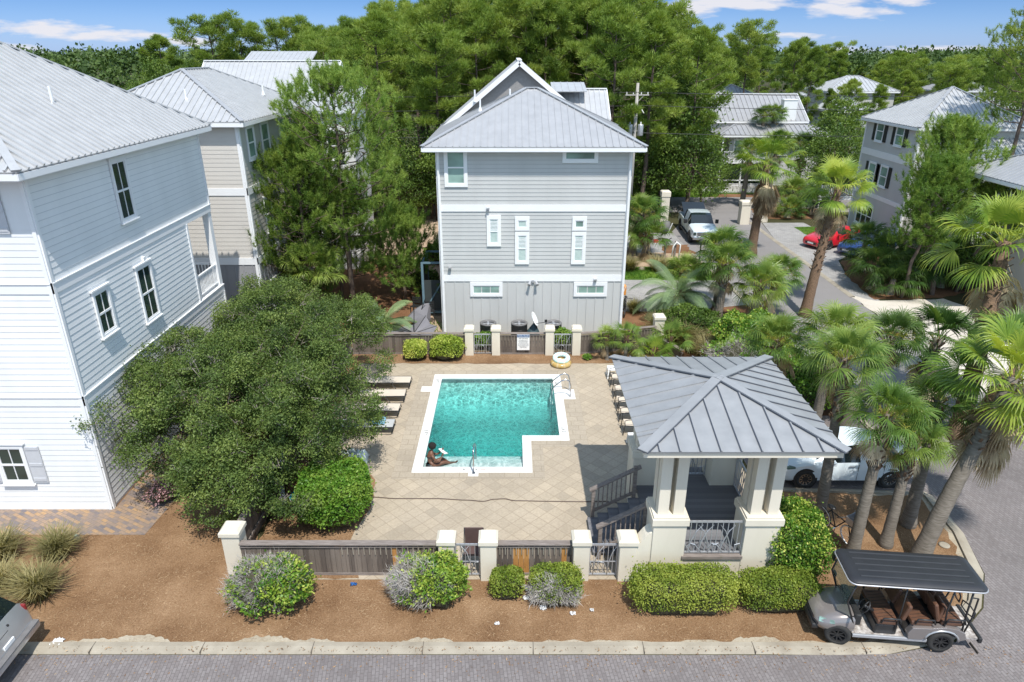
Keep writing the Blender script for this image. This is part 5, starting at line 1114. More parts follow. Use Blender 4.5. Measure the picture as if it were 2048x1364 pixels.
# ---- silver SUV, lower left corner (rear towards +x)
ang = math.atan2(1.55,-1.0)
t = thing('silver_suv', 'silver estate car parked at the lower left corner, its tailgate showing', 'car', (-13.55,11.35,.05), R(2))     # rear at +x
st = [(-2.3,.35,.75,.9,.8,.8,.7),(-1.8,.3,.85,1.0,.92,.9,.76),(-1.0,.3,.95,1.1,.94,.92,.78),(-.4,.3,1.0,1.6,.94,.91,.66),(.0,.3,1.02,1.72,.94,.91,.64),(1.4,.3,1.04,1.72,.94,.91,.64),(1.75,.3,1.05,1.64,.94,.90,.63),(2.08,.32,1.06,1.18,.92,.88,.78),(2.22,.34,.86,.92,.88,.86,.8),(2.30,.38,.60,.66,.8,.8,.78)]
carbody(t, st, M['car_silver'], (-.5,1.7), ((.5,.06),), wsx=(-1,-.2), rwx=(1.72,2.1))
b = MB(); b.box(2.2,2.42,-.86,.86,.42,.62); b.build('bumper', M['car_silver'], t, bevel=.05); b = MB(); b.box(2.2,2.44,-.8,.8,.62,.64); b.build('bumper_pad', acm, t)
[MB().box(2.06,2.2,s_*.86-.04,s_*.86+.035,.80,1.06).build('taillight', pm('lamp_red', (.22,.02,.02), None, 3, .3), t, bevel=.03) for s_ in (-1,1)]
b = MB(); b.box(2.24,2.30,-.17,.17,.68,.77); b.build('number_plate', M['plastic_white'], t); b = MB(); b.cbox((2.18,.0,.93),(.06,.35,.04)); b.cbox((2.16,.25,1.02),(.06,.04,.04)); b.build('tailgate_handle', M['black'], t)
b = MB(); b.bar((2.10,.1,1.16),(1.95,.45,1.30),.02); b.build('wiper', M['black'], t)
arches(t, (-1.4,1.35), .94, .36)
for x in (-1.4,1.35):
    for s_ in (-1,1): wheel(t, x, s_*.86, .36, .22, s_, M['chrome'], 8)
# ---- golf cart (front at -x)
gc = thing('golf_cart', 'bronze-grey six-seat golf cart with black roof and brown seats half on the kerb', 'golf cart', (9.02,12.58,.035), R(-5.5))
W2 = .58
seatm = pm('brown_vinyl', (.135,.065,.04), (.10,.05,.03), 6, .45, bump=.2, bscale=40); gp = M['cart_paint']
rf = MB(); rpts = []
n = 7
def rrect(x0,x1,y0,y1,r,z,seg=5):
    o_ = []
    for (cx,cy,a0) in ((x1-r,y1-r,0),(x0+r,y1-r,90),(x0+r,y0+r,180),(x1-r,y0+r,270)):
        for k in range(seg+1): a = R(a0+90*k/seg); o_.append((cx+r*math.cos(a), cy+r*math.sin(a), z))
    return o_
ringz = [(0,1.83),(.0,1.875),(.05,1.905),(.14,1.92)]; V = []; F = []
for d, z in ringz: V += rrect(-1.27+d,1.72-d,-.60+d,.58-d,.16,z)
m_ = 24
for i in range(3):
    for k in range(m_): F.append((i*m_+k,i*m_+(k+1)%m_,(i+1)*m_+(k+1)%m_,(i+1)*m_+k))
F += [tuple(range(m_))[::-1], tuple(range(3*m_,4*m_))]
rf.add(V, F); ro = rf.build('roof', pm('charcoal_roof', (.022,.023,.027), (.03,.031,.035), 2, .42), gc, True); ro.modifiers.new('es','EDGE_SPLIT').split_angle = R(40)
b = MB(); [b.box(-1.0,1.45,y-.02,y+.02,1.918,1.929) for y in (-.4,-.2,.0,.2,.4)]; b.build('roof_ribs', pm('charcoal_rib', (.05,.052,.058), None, 3, .45), ro)
b = MB(); b.tube([Vector(p)+Vector((0,0,-.02)) for p in rrect(-1.28,1.73,-.61,.59,.17,1.85)], .018, 6, closed=True); b.build('roof_trim', M['alu'], ro, True)
# frame posts
for s_ in (-1,1):
    y = s_*.54
    for pts_, r_ in (([(-.98,y,.62),(-1.22,y,1.25),(-1.1,y,1.85)],.022),([(1.05,y,.5),(.98,y,1.2),(1.02,y,1.85)],.02),([(1.45,y*.98,.45),(1.42,y*.98,1.2),(1.42,y*.98,1.85)],.022),([(-.02,y,.45),(.0,y,1.2),(0,y,1.85)],.016)): MB().tube(pts_, r_, 8).build('roof_post', M['black'], gc, True)

m2, t2, b2, o2 = newmat('clear_windshield'); tr2 = t2.nodes.new('ShaderNodeBsdfTransparent'); tr2.inputs[0].default_value = (.80,.86,.84,1); mx2 = t2.nodes.new('ShaderNodeMixShader'); mx2.inputs[0].default_value = .16
b2.inputs['Roughness'].default_value = .03; b2.inputs['Base Color'].default_value = (.3,.35,.34,1); t2.links.new(tr2.outputs[0], mx2.inputs[1]); t2.links.new(b2.outputs[0], mx2.inputs[2]); t2.links.new(mx2.outputs[0], o2.inputs[0])
b = MB(); b.slab([(-1.0,-.53,.72),(-1.0,.53,.72),(-1.21,.53,1.25),(-1.21,-.53,1.25)], .012); b.slab([(-1.21,-.53,1.27),(-1.21,.53,1.27),(-1.10,.53,1.82),(-1.10,-.53,1.82)], .012); b.build('windshield', m2, gc)
# cowl
st = [(-1.78,.42,.50,.54,.30,.30,.22),(-1.72,.34,.56,.62,.46,.44,.34),(-1.55,.30,.64,.72,.55,.50,.40),(-1.3,.30,.72,.80,.58,.53,.44),(-1.05,.30,.76,.84,.58,.54,.48),(-.94,.30,.74,.82,.56,.52,.46)]
carbody(gc, st, gp, (9,10), name='cowl')
b = MB(); b.box(-1.84,-1.66,-.42,.42,.26,.40); b.build('front_bumper', M['black'], gc, bevel=.04); b = MB(); b.box(-1.80,-1.755,-.2,.2,.44,.47); b.box(-1.82,-1.74,-.28,.28,.40,.42); b.build('grille', M['black'], gc)
for s_ in (-1,1): MB().slab([(-1.70,s_*.40,.63),(-1.42,s_*.55,.67),(-1.40,s_*.58,.60),(-1.72,s_*.46,.55)], .03).build('headlight', M['glass_green'], gc)
b = MB(); b.box(-.95,-.80,-.52,.52,.55,.86); b.build('dashboard', M['black'], gc, bevel=.03); b = MB(Matrix.Translation((-.68,-.25,.92)) @ Matrix.Rotation(R(-60),4,'Y')); b.tube([(.17*math.cos(a/16*math.tau),.17*math.sin(a/16*math.tau),0) for a in range(16)], .016, 6, closed=True); b.bar((-.16,0,0),(.16,0,0),.03); b.cyl((0,0),.04,-.25,.01,8); b.build('steering_wheel', M['black'], gc, True)
# floor and sills, body side, rear
flm = pm('patterned_floor_mat', (.60,.57,.54), (.18,.15,.13), 9, .6, detail=2); b = MB(); b.box(-.95,1.0,-.54,.54,.30,.33); b.build('floor', flm, gc); b = MB(); b.box(-.95,.72,-.585,-.53,.25,.335); b.box(-.95,.72,.53,.585,.25,.335); b.build('sill', M['alu'], gc, bevel=.01)
b = MB(); b.box(-.45,.05,-.5,.5,.33,.62); b.build('front_seat_base', M['black'], gc, bevel=.03)
pf = [(.28,.33),(.25,.5),(.33,.66),(.72,.68),(1.05,.74),(1.32,.70),(1.50,.60),(1.56,.42),(1.40,.36),(1.02+.37,.40),(1.02+.28,.58),(1.02,.64),(1.02-.28,.58),(1.02-.38,.36),(.60,.33)]
for s_ in (-1,1):
    b = MB(); y0, y1 = s_*.44, s_*.60; n = len(pf); b.add([(p[0],y0,p[1]) for p in pf]+[(p[0],y1,p[1]) for p in pf], [tuple(range(n)),tuple(range(n,2*n))[::-1]]+[(i,i+n,(i+1)%n+n,(i+1)%n) for i in range(n)]); b.build('rear_fender', gp, gc, bevel=.012)
    b = MB(); b.tube([(1.02+.37*math.cos(a), s_*.60, .36+.28*math.sin(a)) for a in [math.pi*k/10 for k in range(11)]], .025, 6); b.build('fender_trim', M['car_silver'], gc, True)
b = MB(); b.box(.28,1.35,-.44,.44,.34,.62); b.build('rear_box', M['black'], gc); b = MB(); b.box(1.36,1.88,-.5,.5,.36,.41); b.build('rear_footrest', flm, gc); b = MB(); b.box(1.86,1.95,-.55,.55,.30,.44); b.build('rear_bumper', M['black'], gc, bevel=.02)
def bench(x, z, rev=False, back=True):
    s_ = -1 if rev else 1
    o = MB().box(x-.24,x+.24,-.52,.52,z,z+.13).build('seat', seatm, gc, bevel=.04)
    b = MB(); [b.bar((x-.2,-.5+k*.1,z+.132),(x+.2,-.42+k*.1,z+.132),.008,.006) for k in range(10)]; b.build('stitching', M['black'], o)
    if back:
        for yy in (-.27,.27):
            q = MB(); xb = x+s_*.27; q.slab([(xb,yy-.24,z+.16),(xb,yy+.24,z+.16),(xb+s_*.12,yy+.22,z+.58),(xb+s_*.12,yy-.22,z+.58)], .10); q.build('backrest', seatm, gc, bevel=.04)
    [MB().tube([(x-.18,y,z+.1),(x-.14,y,z+.24),(x+.22,y,z+.24),(x+.26,y,z+.12)], .022, 6).build('armrest', M['black'], gc, True) for y in (-.56,.56)]
bench(-.2, .62); bench(.55, .66); bench(1.2, .72, True, True)
b = MB()
for s_ in (-1,1): b.tube([(1.62,s_*.25,.9),(1.66,s_*.45,.95),(1.66,s_*.45,1.1),(1.62,s_*.25,1.15),(1.58,s_*.05,1.1),(1.58,s_*.05,.95)], .018, 6, closed=True); b.tube([(1.5,s_*.5,.45),(1.6,s_*.48,.95),(1.6,s_*.48,1.55),(1.42,s_*.52,1.6)], .02, 6)
b.build('grab_bar', M['black'], gc, True)
for x, tn in ((-1.27,R(-14)),(1.02,0)):
    for s_ in (-1,1): wheel(gc, x, s_*.50, .29, .24, s_, M['black'], 8, tn)
for s_ in (-1,1): b = MB(); b.tube([(-1.05,s_*.55,.85),(-1.05,s_*.68,.95)], .012, 6); b.cbox((-1.05,s_*.72,1.0),(.04,.14,.1)); b.build('mirror', M['black'], gc)
b = MB(); b.cbox((-1.16,.72,1.52),(.05,.12,.2)); b.tube([(-1.18,.55,1.5),(-1.16,.7,1.5)], .01, 6); b.build('side_mirror', M['black'], gc)
# ---- bicycles
def bicycle(label, loc, rz, lean, basket=None, whitewall=False):
    t = thing('bicycle', label, 'bicycle', loc, rz); t.rotation_euler = (lean,0,rz); r = .33; b = MB()
    for x in (-.53,.53):
        w_ = MB(); w_.tube([(x+r*math.cos(a/24*math.tau),0,r+r*math.sin(a/24*math.tau)) for a in range(24)], .024, 8, closed=True); wo = w_.build('wheel', M['plastic_white'] if whitewall else M['rubber'], t, True)
        s_ = MB(); [s_.tube([(x,0,r),(x+(r-.02)*math.cos(a/12*math.tau),0,r+(r-.02)*math.sin(a/12*math.tau))], .004, 4) for a in range(12)]; s_.cyl((x,0),.001,r,r,4); s_.tube([(x,-.05,r),(x,.05,r)], .025, 8); s_.build('spokes', M['chrome'], wo)
        if whitewall: w_ = MB(); w_.tube([(x+(r+.012)*math.cos(a/24*math.tau),0,r+(r+.012)*math.sin(a/24*math.tau)) for a in range(24)], .018, 6, closed=True); w_.build('tyre', M['rubber'], wo, True)
    for a, c in (((-.38,0,.88),(-.53,0,.33)),((-.36,0,.8),(.0,0,.28)),((-.34,0,.72),(.18,0,.75)),((0,0,.28),(.2,0,.82)),((0,0,.28),(.53,0,.33)),((.2,0,.75),(.53,0,.33))): b.tube([a,c], .018, 8)
    b.tube([(-.38,0,.88),(-.42,0,1.0)], .014, 6); b.build('frame', M['black'], t, True)
    MB().tube([(-.30,-.32,1.0),(-.38,-.26,1.03),(-.44,-.1,1.02),(-.44,.1,1.02),(-.38,.26,1.03),(-.30,.32,1.0)], .014, 6).build('handlebar', M['black'], t, True); blob('saddle', (.2,0,.88), (.14,.09,.04), M['black'], t, 12); MB().tube([(0,-.12,.28),(0,.12,.28)], .02, 6).tube([(0,.12,.28),(.12,.12,.2)], .012, 6).build('pedals', M['chrome'], t)
    MB().tube([(-.84,0,.42),(-.72,0,.66),(-.5,0,.72)], .018, 5).build('mudguard', M['black'], t)
    if basket: q = MB(); q.box(-.72,-.46,-.16,.16,.86,.88); [q.box(x,x+.008,-.16,.16,.88,1.1) for x in (-.72,-.47)]; [q.box(-.72,-.46,y,y+.008,.88,1.1) for y in (-.16,.155)]; q.build('basket', basket, t)
    return t
bicycle('black cruiser bicycle with silver wheels leaning by the palm trunk near the gazebo', (9.42,16.15,0), R(112), R(-7), M['alu'], True)
bicycle('black bicycle leaning on the right corner of the grey house', (6.0,34.45,0), R(84), R(6), None)
t = thing('orange_crate', 'orange bag with white straps riding on the bicycle by the grey house', 'bag', (5.95,34.75,.95)); MB().box(-.16,.16,-.15,.2,0,.55).build('bag', pm('orange_fabric', (.7,.30,.07), (.6,.24,.05), 5, .8), t, bevel=.05); MB().bar((-.1,-.16,.5),(0,-.16,.2),.04,.02).bar((.1,-.16,.5),(0,-.16,.2),.04,.02).build('strap', M['plastic_white'], t)
# ================================================================== VEGETATION
rng = np.random.default_rng(11)
def unit(a): return a/np.maximum(np.linalg.norm(a, axis=-1, keepdims=True), 1e-6)
def rdir(n, up=0.): a = rng.normal(size=(n,3)); a[:,2] += up; return unit(a)
def diamonds(C, A, L_, W_):
    S = unit(np.cross(A, rng.normal(size=A.shape))); L_ = np.asarray(L_).reshape(-1,1)/2; W_ = np.asarray(W_).reshape(-1,1)/2
    return np.stack([C-A*L_, C+S*W_, C+A*L_, C-S*W_], 1)
def needles(B, A, L_, W_):
    S = unit(np.cross(A, rng.normal(size=A.shape))); L_ = np.asarray(L_).reshape(-1,1); W_ = np.asarray(W_).reshape(-1,1)/2
    return np.stack([B-S*W_, B+S*W_, B+A*L_], 1)
M['pine'] = leafmat('pine_needles', (.05,.088,.014), (.13,.195,.03), (.235,.285,.06), .35, .3)
M['pine_near'] = leafmat('near_pine_needles', (.035,.078,.014), (.10,.175,.030), (.20,.27,.055), .8, .32)
M['cypress'] = leafmat('juniper_foliage', (.03,.06,.010), (.085,.14,.02), (.17,.22,.035), .7, .3)
M['broad'] = leafmat('broadleaf_foliage', (.02,.042,.009), (.052,.095,.016), (.125,.18,.032), .4, .3)
M['oak'] = leafmat('live_oak_leaves', (.026,.050,.012), (.088,.13,.030), (.175,.215,.055), .9, .25)
M['hedge'] = leafmat('hedge_leaves', (.045,.08,.010), (.125,.175,.022), (.26,.295,.055), 1.8, .3)
M['hedge_green'] = leafmat('glossy_green_leaves', (.028,.075,.010), (.075,.165,.017), (.20,.28,.05), 1.6, .3, .4)
M['hedge_yellow'] = leafmat('yellow_green_leaves', (.08,.12,.016), (.21,.28,.036), (.40,.42,.10), 1.5, .3)
M['palm'] = leafmat('palm_leaf', (.028,.065,.016), (.075,.135,.026), (.20,.255,.055), .5, .3, .4)
M['palm_bright'] = leafmat('fan_palm_leaf', (.04,.08,.013), (.11,.18,.024), (.30,.34,.06), .5, .35, .4)
M['palm_blue'] = leafmat('feather_palm_leaf', (.05,.085,.045), (.11,.165,.085), (.21,.28,.13), .6, .25, .45)
M['palm_dark'] = leafmat('dark_palm_leaf', (.016,.04,.012), (.042,.085,.018), (.11,.16,.04), .5, .3, .4)
M['palm_dead'] = leafmat('dead_palm_leaf', (.10,.065,.035), (.24,.17,.10), (.42,.34,.23), .8, .2, .8)
M['grass'] = leafmat('clump_grass', (.09,.085,.03), (.17,.155,.065), (.29,.25,.125), 1.2, .3)
M['grass_green'] = leafmat('green_grass', (.04,.10,.015), (.09,.19,.025), (.20,.30,.05), 1.2, .3)
M['flowerstalk'] = leafmat('palm_flower_stalks', (.16,.15,.02), (.30,.28,.03), (.42,.40,.08), 1.2, .3)
M['deadtwig'] = leafmat('bare_grey_twigs', (.16,.145,.13), (.28,.26,.235), (.42,.39,.36), 2, .0, .9)
M['palmtrunk'] = pm('palm_trunk', (.22,.19,.155), (.10,.085,.065), 2.5, .9, stretch=(2,2,14), bump=1, bscale=5)
M['palmtrunk2'] = pm('shaggy_palm_trunk', (.24,.15,.09), (.07,.045,.03), 6, .95, stretch=(3,3,5), bump=1, bscale=8)
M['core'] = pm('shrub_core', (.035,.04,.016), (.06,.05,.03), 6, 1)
M['farleaf'] = leafmat('far_wood_foliage', (.022,.044,.011), (.05,.085,.018), (.10,.14,.032), .12, .15)
# ---- pines
def trunkline(H, lean, rnd, k=7, wob=.12):
    return [Vector((lean[0]*(i/k)+rnd.uniform(-wob,wob)*(i>0), lean[1]*(i/k)+rnd.uniform(-wob,wob)*(i>0), H*i/k)) for i in range(k+1)]
def linept(P, f): f = min(max(f,0),.999)*(len(P)-1); i = int(f); return P[i].lerp(P[i+1], f-i)
def make_pine(name, label, H, cs, R_, nb, near, seed, mat, tr=.16, lean=(0,0), cat='tree', shape='round', puff=.62, tpp=26, dens=1.0):
    rnd = random.Random(seed); t = thing(name, label, cat); P = trunkline(H, lean, rnd); tb = MB()
    tb.tube([p-Vector((0,0,.3 if i == 0 else 0)) for i, p in enumerate(P)], [tr*(1-.82*i/7) for i in range(8)], 9)
    tips = []
    for i in range(nb):
        f = cs+(1-cs)*((i+.5)/nb)**.85; a = i*2.4+rnd.uniform(-.4,.4); g = (f-cs)/(1-cs)
        if shape == 'round': r = R_*(math.sin(math.pi*min(1,g*.88+.16))**.6)*rnd.uniform(.6,1.1)
        elif shape == 'cone': r = R_*(1-g)**.75*rnd.uniform(.7,1.1)+.25
        else: r = R_*(.35+.65*g)*rnd.uniform(.5,1.1) if g < .9 else R_*.5
        p0 = linept(P, f); rise = r*(.12+.55*g); d = Vector((math.cos(a), math.sin(a), 0))
        mid = p0+d*r*.5+Vector((0,0,rise*.25)); end = p0+d*r+Vector((0,0,rise+.1))
        tb.tube([p0,mid,end], [tr*.28*(1-.5*f),tr*.16,.012], 5)
        nf = 3 if near else 2
        for j in range(nf+ (2 if near else 1)):
            h_ = (j+1)/(nf+ (2 if near else 1)); q = mid.lerp(end, h_*1.1-.1) if h_ > .3 else p0.lerp(mid, .8)
            s_ = Vector((-d.y,d.x,0))*rnd.uniform(-1,1)*r*.38; e_ = q+s_+d*rnd.uniform(0,.3)+Vector((0,0,rnd.uniform(.05,.45)))
            tb.tube([q,e_], [.022,.008], 4, cap=False); tips.append((e_, (e_-q).normalized()))
        tips.append((end, d))
    tips.append((P[-1], Vector((0,0,1)))); 
    for k in range(4): tips.append((P[-1]+Vector((rnd.uniform(-.4,.4),rnd.uniform(-.4,.4),-rnd.random()*.7)), Vector((0,0,1))))
    tb.build('trunk', M['trunk'], t, True)
    B = []; A = []; Ls = []; Ws = []; v_ = []
    for (e_, d) in tips:
        c = np.array(e_)
        if near:                      # several bottle-brush shoots per tip, all turning up
            for s in range(int(5*dens)+1):
                o_ = c+rng.normal(size=3)*np.array([.30,.30,.20])*(s > 0); ax_ = unit(np.array(d)*.55+np.array([0,0,.9])+rng.normal(size=3)*.28); n = 54; f = rng.random(n)
                B.append(o_+ax_*(f*.34)[:,None]); A.append(unit(ax_*.75+rdir(n)*.85)); Ls.append(rng.uniform(.15,.25,n)); Ws.append(np.full(n,.021)); v_.append(np.clip(rng.normal(.5,.12)+rng.normal(0,.1,n)+f*.12,0,1))
        else:
            n = int(tpp*dens); o_ = rdir(n,.25)*rng.uniform(.4,1.,(n,1))*np.array([puff*1.15,puff*1.15,puff*.68]); 
            for s in range(3): B.append(c+o_); A.append(unit(unit(o_)*.7+rdir(n)*.8+np.array([0,0,.75]))); Ls.append(rng.uniform(.28,.48,n)); Ws.append(rng.uniform(.038,.062,n)); v_.append(np.clip(rng.normal(.48,.13)+rng.normal(0,.1,n)+o_[:,2]*.18,0,1))
    V = needles(np.concatenate(B), np.concatenate(A), np.concatenate(Ls), np.concatenate(Ws)); np_mesh('crown', V, 3, mat, np.concatenate(v_), t); return t
# hero pines
hp = make_pine('pine_tree', 'open young pine with clear trunk between the oak and the grey house', 11.7, .34, 3.8, 42, True, 3, M['pine_near'], .17, (-.2,.1), shape='round'); hp.location = (-8.5,34.6,0)
h2 = make_pine('pine_tree', 'bushy pine crowded against the side wall of the beige house', 8.4, .15, 2.6, 42, True, 8, M['cypress'], .14, (.4,0), shape='round'); h2.location = (-10.6,33.3,0)
h3 = make_pine('pine_tree', 'small low pine beside the grey house with branches near the patio', 4.6, .12, 2.2, 24, True, 12, M['pine_near'], .09, (.1,0), shape='cone'); h3.location = (-6.0,36.2,0)
h4 = dup(h2, (-11.0,37.6,0), R(130), 'second pine behind the bushy pine by the beige house', 1.08);
h5 = dup(h3, (-9.7,36.6,0), R(90), 'low dark pine between the beige house and the open pine', 1.25)
# three slim pines, right
h6 = make_pine('pine_tree', 'leftmost slim pine standing in the bed before the shuttered house', 7.3, .34, 1.5, 30, True, 21, M['pine_near'], .12, (1.0,.2), shape='round'); h6.location = (22.2,36.9,0)
h7 = dup(h6, (24.3,37.4,0), R(30), 'tallest slim pine in the bed before the shuttered house', 1.25); h7.rotation_euler = (0,R(6),R(75)); dup(h6, (26.0,38.0,0), R(200), 'rightmost slim pine with a long bare trunk before the shuttered house', .95).rotation_euler = (0,R(4),R(-30))
h8 = make_pine('pine_tree', 'tall pine at the far right edge, its crown cut by the frame', 15.2, .55, 3.4, 36, True, 31, M['pine'], .2, (0,0), shape='round'); h8.location = (32.2,45,0)
# woodland pines: eight kinds, copied
PV = [make_pine('pine_tree', 'pine', 16, cs, rr, nb, False, s, M['pine'], .2, ln, shape=sh, puff=pf_, tpp=68) for (cs, rr, nb, s, ln, sh, pf_) in
      [(.42,2.7,26,41,(.3,0),'round',.50),(.5,3.1,26,42,(-.4,.2),'flat',.55),(.35,2.4,28,43,(.2,.1),'round',.46),(.55,2.9,22,44,(0,.4),'flat',.58),(.38,2.9,30,45,(-.3,-.2),'round',.5),(.28,2.3,30,46,(.1,0),'cone',.48)]]
def make_broad(seed, H=7, R_=3.0, n=95, mat=None, name='broadleaf_tree', leaf=.19, per=70, clus=.55):
    rnd = random.Random(seed); t = thing(name, 'tree', 'tree'); tb = MB(); P = trunkline(H*.7, (rnd.uniform(-.4,.4),rnd.uniform(-.4,.4)), rnd, 7, .15); tb.tube(P, [.16*(1-.7*i/7) for i in range(8)], 7); C = []
    for i in range(n):
        a = rnd.random()*math.tau; z = rnd.uniform(-.75,1); r = math.sqrt(max(0,1-z*z))*rnd.uniform(.55,1.05)*(1+.2*math.sin(3*a+seed)); c = Vector((R_*r*math.cos(a), R_*r*math.sin(a), H*.60+z*H*.40*rnd.uniform(.85,1.08))); C.append(np.array(c))
        if i % 4 == 0: tb.tube([linept(P,.35+.6*rnd.random()), c], [.05,.01], 4, cap=False)
    tb.build('trunk', M['trunk'], t, True); C = np.array(C); k = per; cen = np.repeat(C, k, 0)+rng.normal(size=(n*k,3))*np.array([clus,clus,clus*.62])*.75
    np_mesh('crown', diamonds(cen, rdir(n*k,.1), rng.uniform(leaf*.8,leaf*1.3,n*k), rng.uniform(leaf*.45,leaf*.7,n*k)), 4, mat or M['broad'], np.clip(np.repeat(rng.normal(.48,.16,n),k)+rng.normal(0,.1,n*k),0,1), t); return t
BV = [make_broad(51), make_broad(52,6,3.3), make_broad(53,8,2.7), make_broad(54,5,2.9,80)]
used = set()
def place(v, x, y, s, label, group, rz, sz=None):
    sc3 = (s, s, sz or s)
    if v.name in used: return dup(v, (x,y,-.05), rz, label, sc3, group)
    used.add(v.name); v.location = (x,y,-.05); v.rotation_euler = (0,0,rz); v.scale = sc3; tag(v, label, 'tree', group); return v
def topy(px):
    T_ = [(90,112),(180,106),(260,100),(300,95),(345,78),(375,92),(392,70),(430,52),(470,64),(500,60),(560,72),(590,58),(640,66),(655,84),(690,52),(720,26),(800,18),(860,10),(930,2),(1000,-8),(1100,-12),(1200,-6),(1290,14),(1340,34),(1390,62),(1440,82),(1490,60),(1520,78),(1600,76),(1660,98),(1700,118),(1760,112),(1810,100),(1880,108),(1940,88),(1990,106),(2048,110)]
    for (a, ya), (b_, yb) in zip(T_[:-1], T_[1:]):
        if a <= px <= b_: return ya+(yb-ya)*(px-a)/(b_-a)
    return 105
rr = random.Random(77)
GA, LA = 'pines of the wood behind the grey house', 'tall pine in the dense wood behind the grey house'
def blocked(x, y):
    for (x0,x1,y0,y1) in ((-21,-8.5,42,52),(-5.5,7,38,50.5),(20,34,70.5,85),(25.5,40,42,56),(-80,80,58.5,67.2),(24.5,34,30,40)):
        if x0 < x < x1 and y0 < y < y1: return True
    return False
far_h = [(o.location.x, o.location.y) for o in bpy.data.objects if o.name.startswith('far_house')]
cnt = 0
for (Y, dx, x0, x1) in ((68.5,3.1,640,1400),(72.5,3.3,630,1420),(77,3.4,640,1430),(83,3.6,640,1450),(90,4.2,640,1460)):
    xa, xb = AT(x0,100,Y).x, AT(x1,100,Y).x; x = xa
    while x < xb:
        xx = x+rr.uniform(-1,1); yy = Y+rr.uniform(-1.6,1.6); px = 1024+FPX*xx/(yy*_c+(13-17)*-_s*0+ (yy*0)+1.2); v = rr.choice(PV)
        if not blocked(xx,yy):
            ty = topy(px)+abs(rr.gauss(0,20))+(6 if Y > 80 else 0); z = AT(px, ty, yy).z; s = z/16
            place(v, xx, yy, min(1.25, max(.85, s))*rr.uniform(.9,1.1), LA, GA, rr.random()*6.28, s); cnt += 1
        x += dx
for (px, yy, ty) in ((905,63.5,330),(980,57,None),):
    pass
# single pines that stand out
for (px, Y, ty, lab, k, s_) in ((868,56.5,82,'big leaning pine with bare limbs just left of the grey house roof',3,1.15),(760,60,40,'broad pine left of the grey house roof in front of the wood',4,1.1),(1225,56,20,'straight pine with long bare trunk left of the utility pole',0,1.0),(1300,57.5,36,'straight pine just right of the utility pole',2,1.05),(1395,60.5,70,'full pine right of the utility pole above the white pickup',4,1.0),
        (432,84,55,'tall round-headed pine over the ridge of the gabled house',1,1.2),(492,88,61,'round-headed pine above the gable roof, second of its row',3,1.1),(560,92,60,'round-headed pine above the gable roof, third of its row',1,1.1),(603,90,57,'round-headed pine above the gable roof, fourth of its row',3,1.),(345,95,78,'pine standing above the low canopy beyond the beige roof',2,1.2),
        (1487,95,60,'lone pine with long thin trunk rising above the grey roof',3,1.0),(1575,92,90,'slim pine between the chimney and the far pale houses',0,.85),(1610,90,100,'thin pine left of the bright-roofed far house',2,.8),(1690,80,165,'dark pine right in front of the bright-roofed far houses',4,1.),(1745,78,178,'bushy pine left of the shuttered house roof',5,1.),(1650,84,185,'green pine before the far grey wing house',5,.9)):
    p = AT(px, ty, Y); q = dup(PV[k], (AT(px,(ty+360)/2,Y).x,Y,-.05), rr.random()*6, lab, (s_*p.z/16*1.05,s_*p.z/16*1.05,p.z/16), 'pines that stand out from the wood')
    q['category'] = 'tree'
GL, LL = 'low trees of the scrub wood beyond the beige house', 'low bushy tree in the green canopy beyond the beige house'
for Y in (56,61.5,70,76,83,91,100,110,121):
    x = AT(110,200,Y).x-4
    while x < AT(700,200,Y).x+2:
        xx = x+rr.uniform(-1.3,1.3); yy = Y+rr.uniform(-2,2); s = rr.uniform(.85,1.3)
        if not blocked(xx,yy) and not (-21 < xx < -8 and yy < 60): place(rr.choice(BV), xx, yy, s, LL, GL, rr.random()*6.28, s*rr.uniform(.8,1.15)*(1+.15*(Y > 80)))
        x += 4.9+Y*.012
GR, LR = 'trees of the wood beyond the right-hand houses', 'green tree in the wood beyond the right-hand houses'
for Y in (88,98,108,120,134):
    xa = AT(1400,150,Y).x; x = xa
    while x < AT(2048,150,Y).x+5:
        xx = x+rr.uniform(-1.5,1.5); yy = Y+rr.uniform(-3,3); px = 1024+FPX*xx/(yy*.93+2)
        if not blocked(xx,yy) and not any(abs(xx-a) < 6 and -13 < yy-b_ < 3 for a, b_ in far_h):
            if rr.random() < .62: ty = topy(min(px,2047))+abs(rr.gauss(0,15))+(22 if Y < 100 else 0); z = max(7, AT(px,ty,yy).z); place(rr.choice(PV), xx, yy, min(1.2,z/16*1.25), LR, GR, rr.random()*6.28, z/16)
            else: s = rr.uniform(1,1.6); place(rr.choice(BV), xx, yy, s, LR, GR, rr.random()*6.28)
        x += 5.6
# trees under and beside the wood
GU = 'understorey trees at the foot of the wood'
for (px, py, Y, s, k) in ((1330,330,62,1.35,2),(1370,390,59.5,1.15,1),(1290,380,60,1.1,0),(1250,350,62,1.0,3),(1345,280,66,1.5,2),(1408,372,62.5,.8,1),(1215,340,67.8,1.0,0),(1160,330,68,.9,1),(830,330,57,1.1,0),(790,360,55,.9,1),(860,360,57,.9,3),(740,330,57.5,1.0,2),(700,350,55,1.0,0),(900,340,56,1.0,2)):
    x = AT(px,py,Y).x; place(BV[k], x, Y, s, 'leafy dark tree at the foot of the wood', GU, rr.random()*6.28)
for (x, y, s, k, l) in ((28.5,62,1.0,0,'leafy tree between the porch house and the shuttered house'),(31,66,1.1,2,'leafy tree behind the shuttered house near the road'),(38,60,1.3,1,'leafy tree right of the shuttered house'),(26.5,40.6,.5,3,'low dark tree in the bed behind the slim pines')):
    place(BV[k], x, y, s, l, 'garden trees at right', rr.random()*6.28)
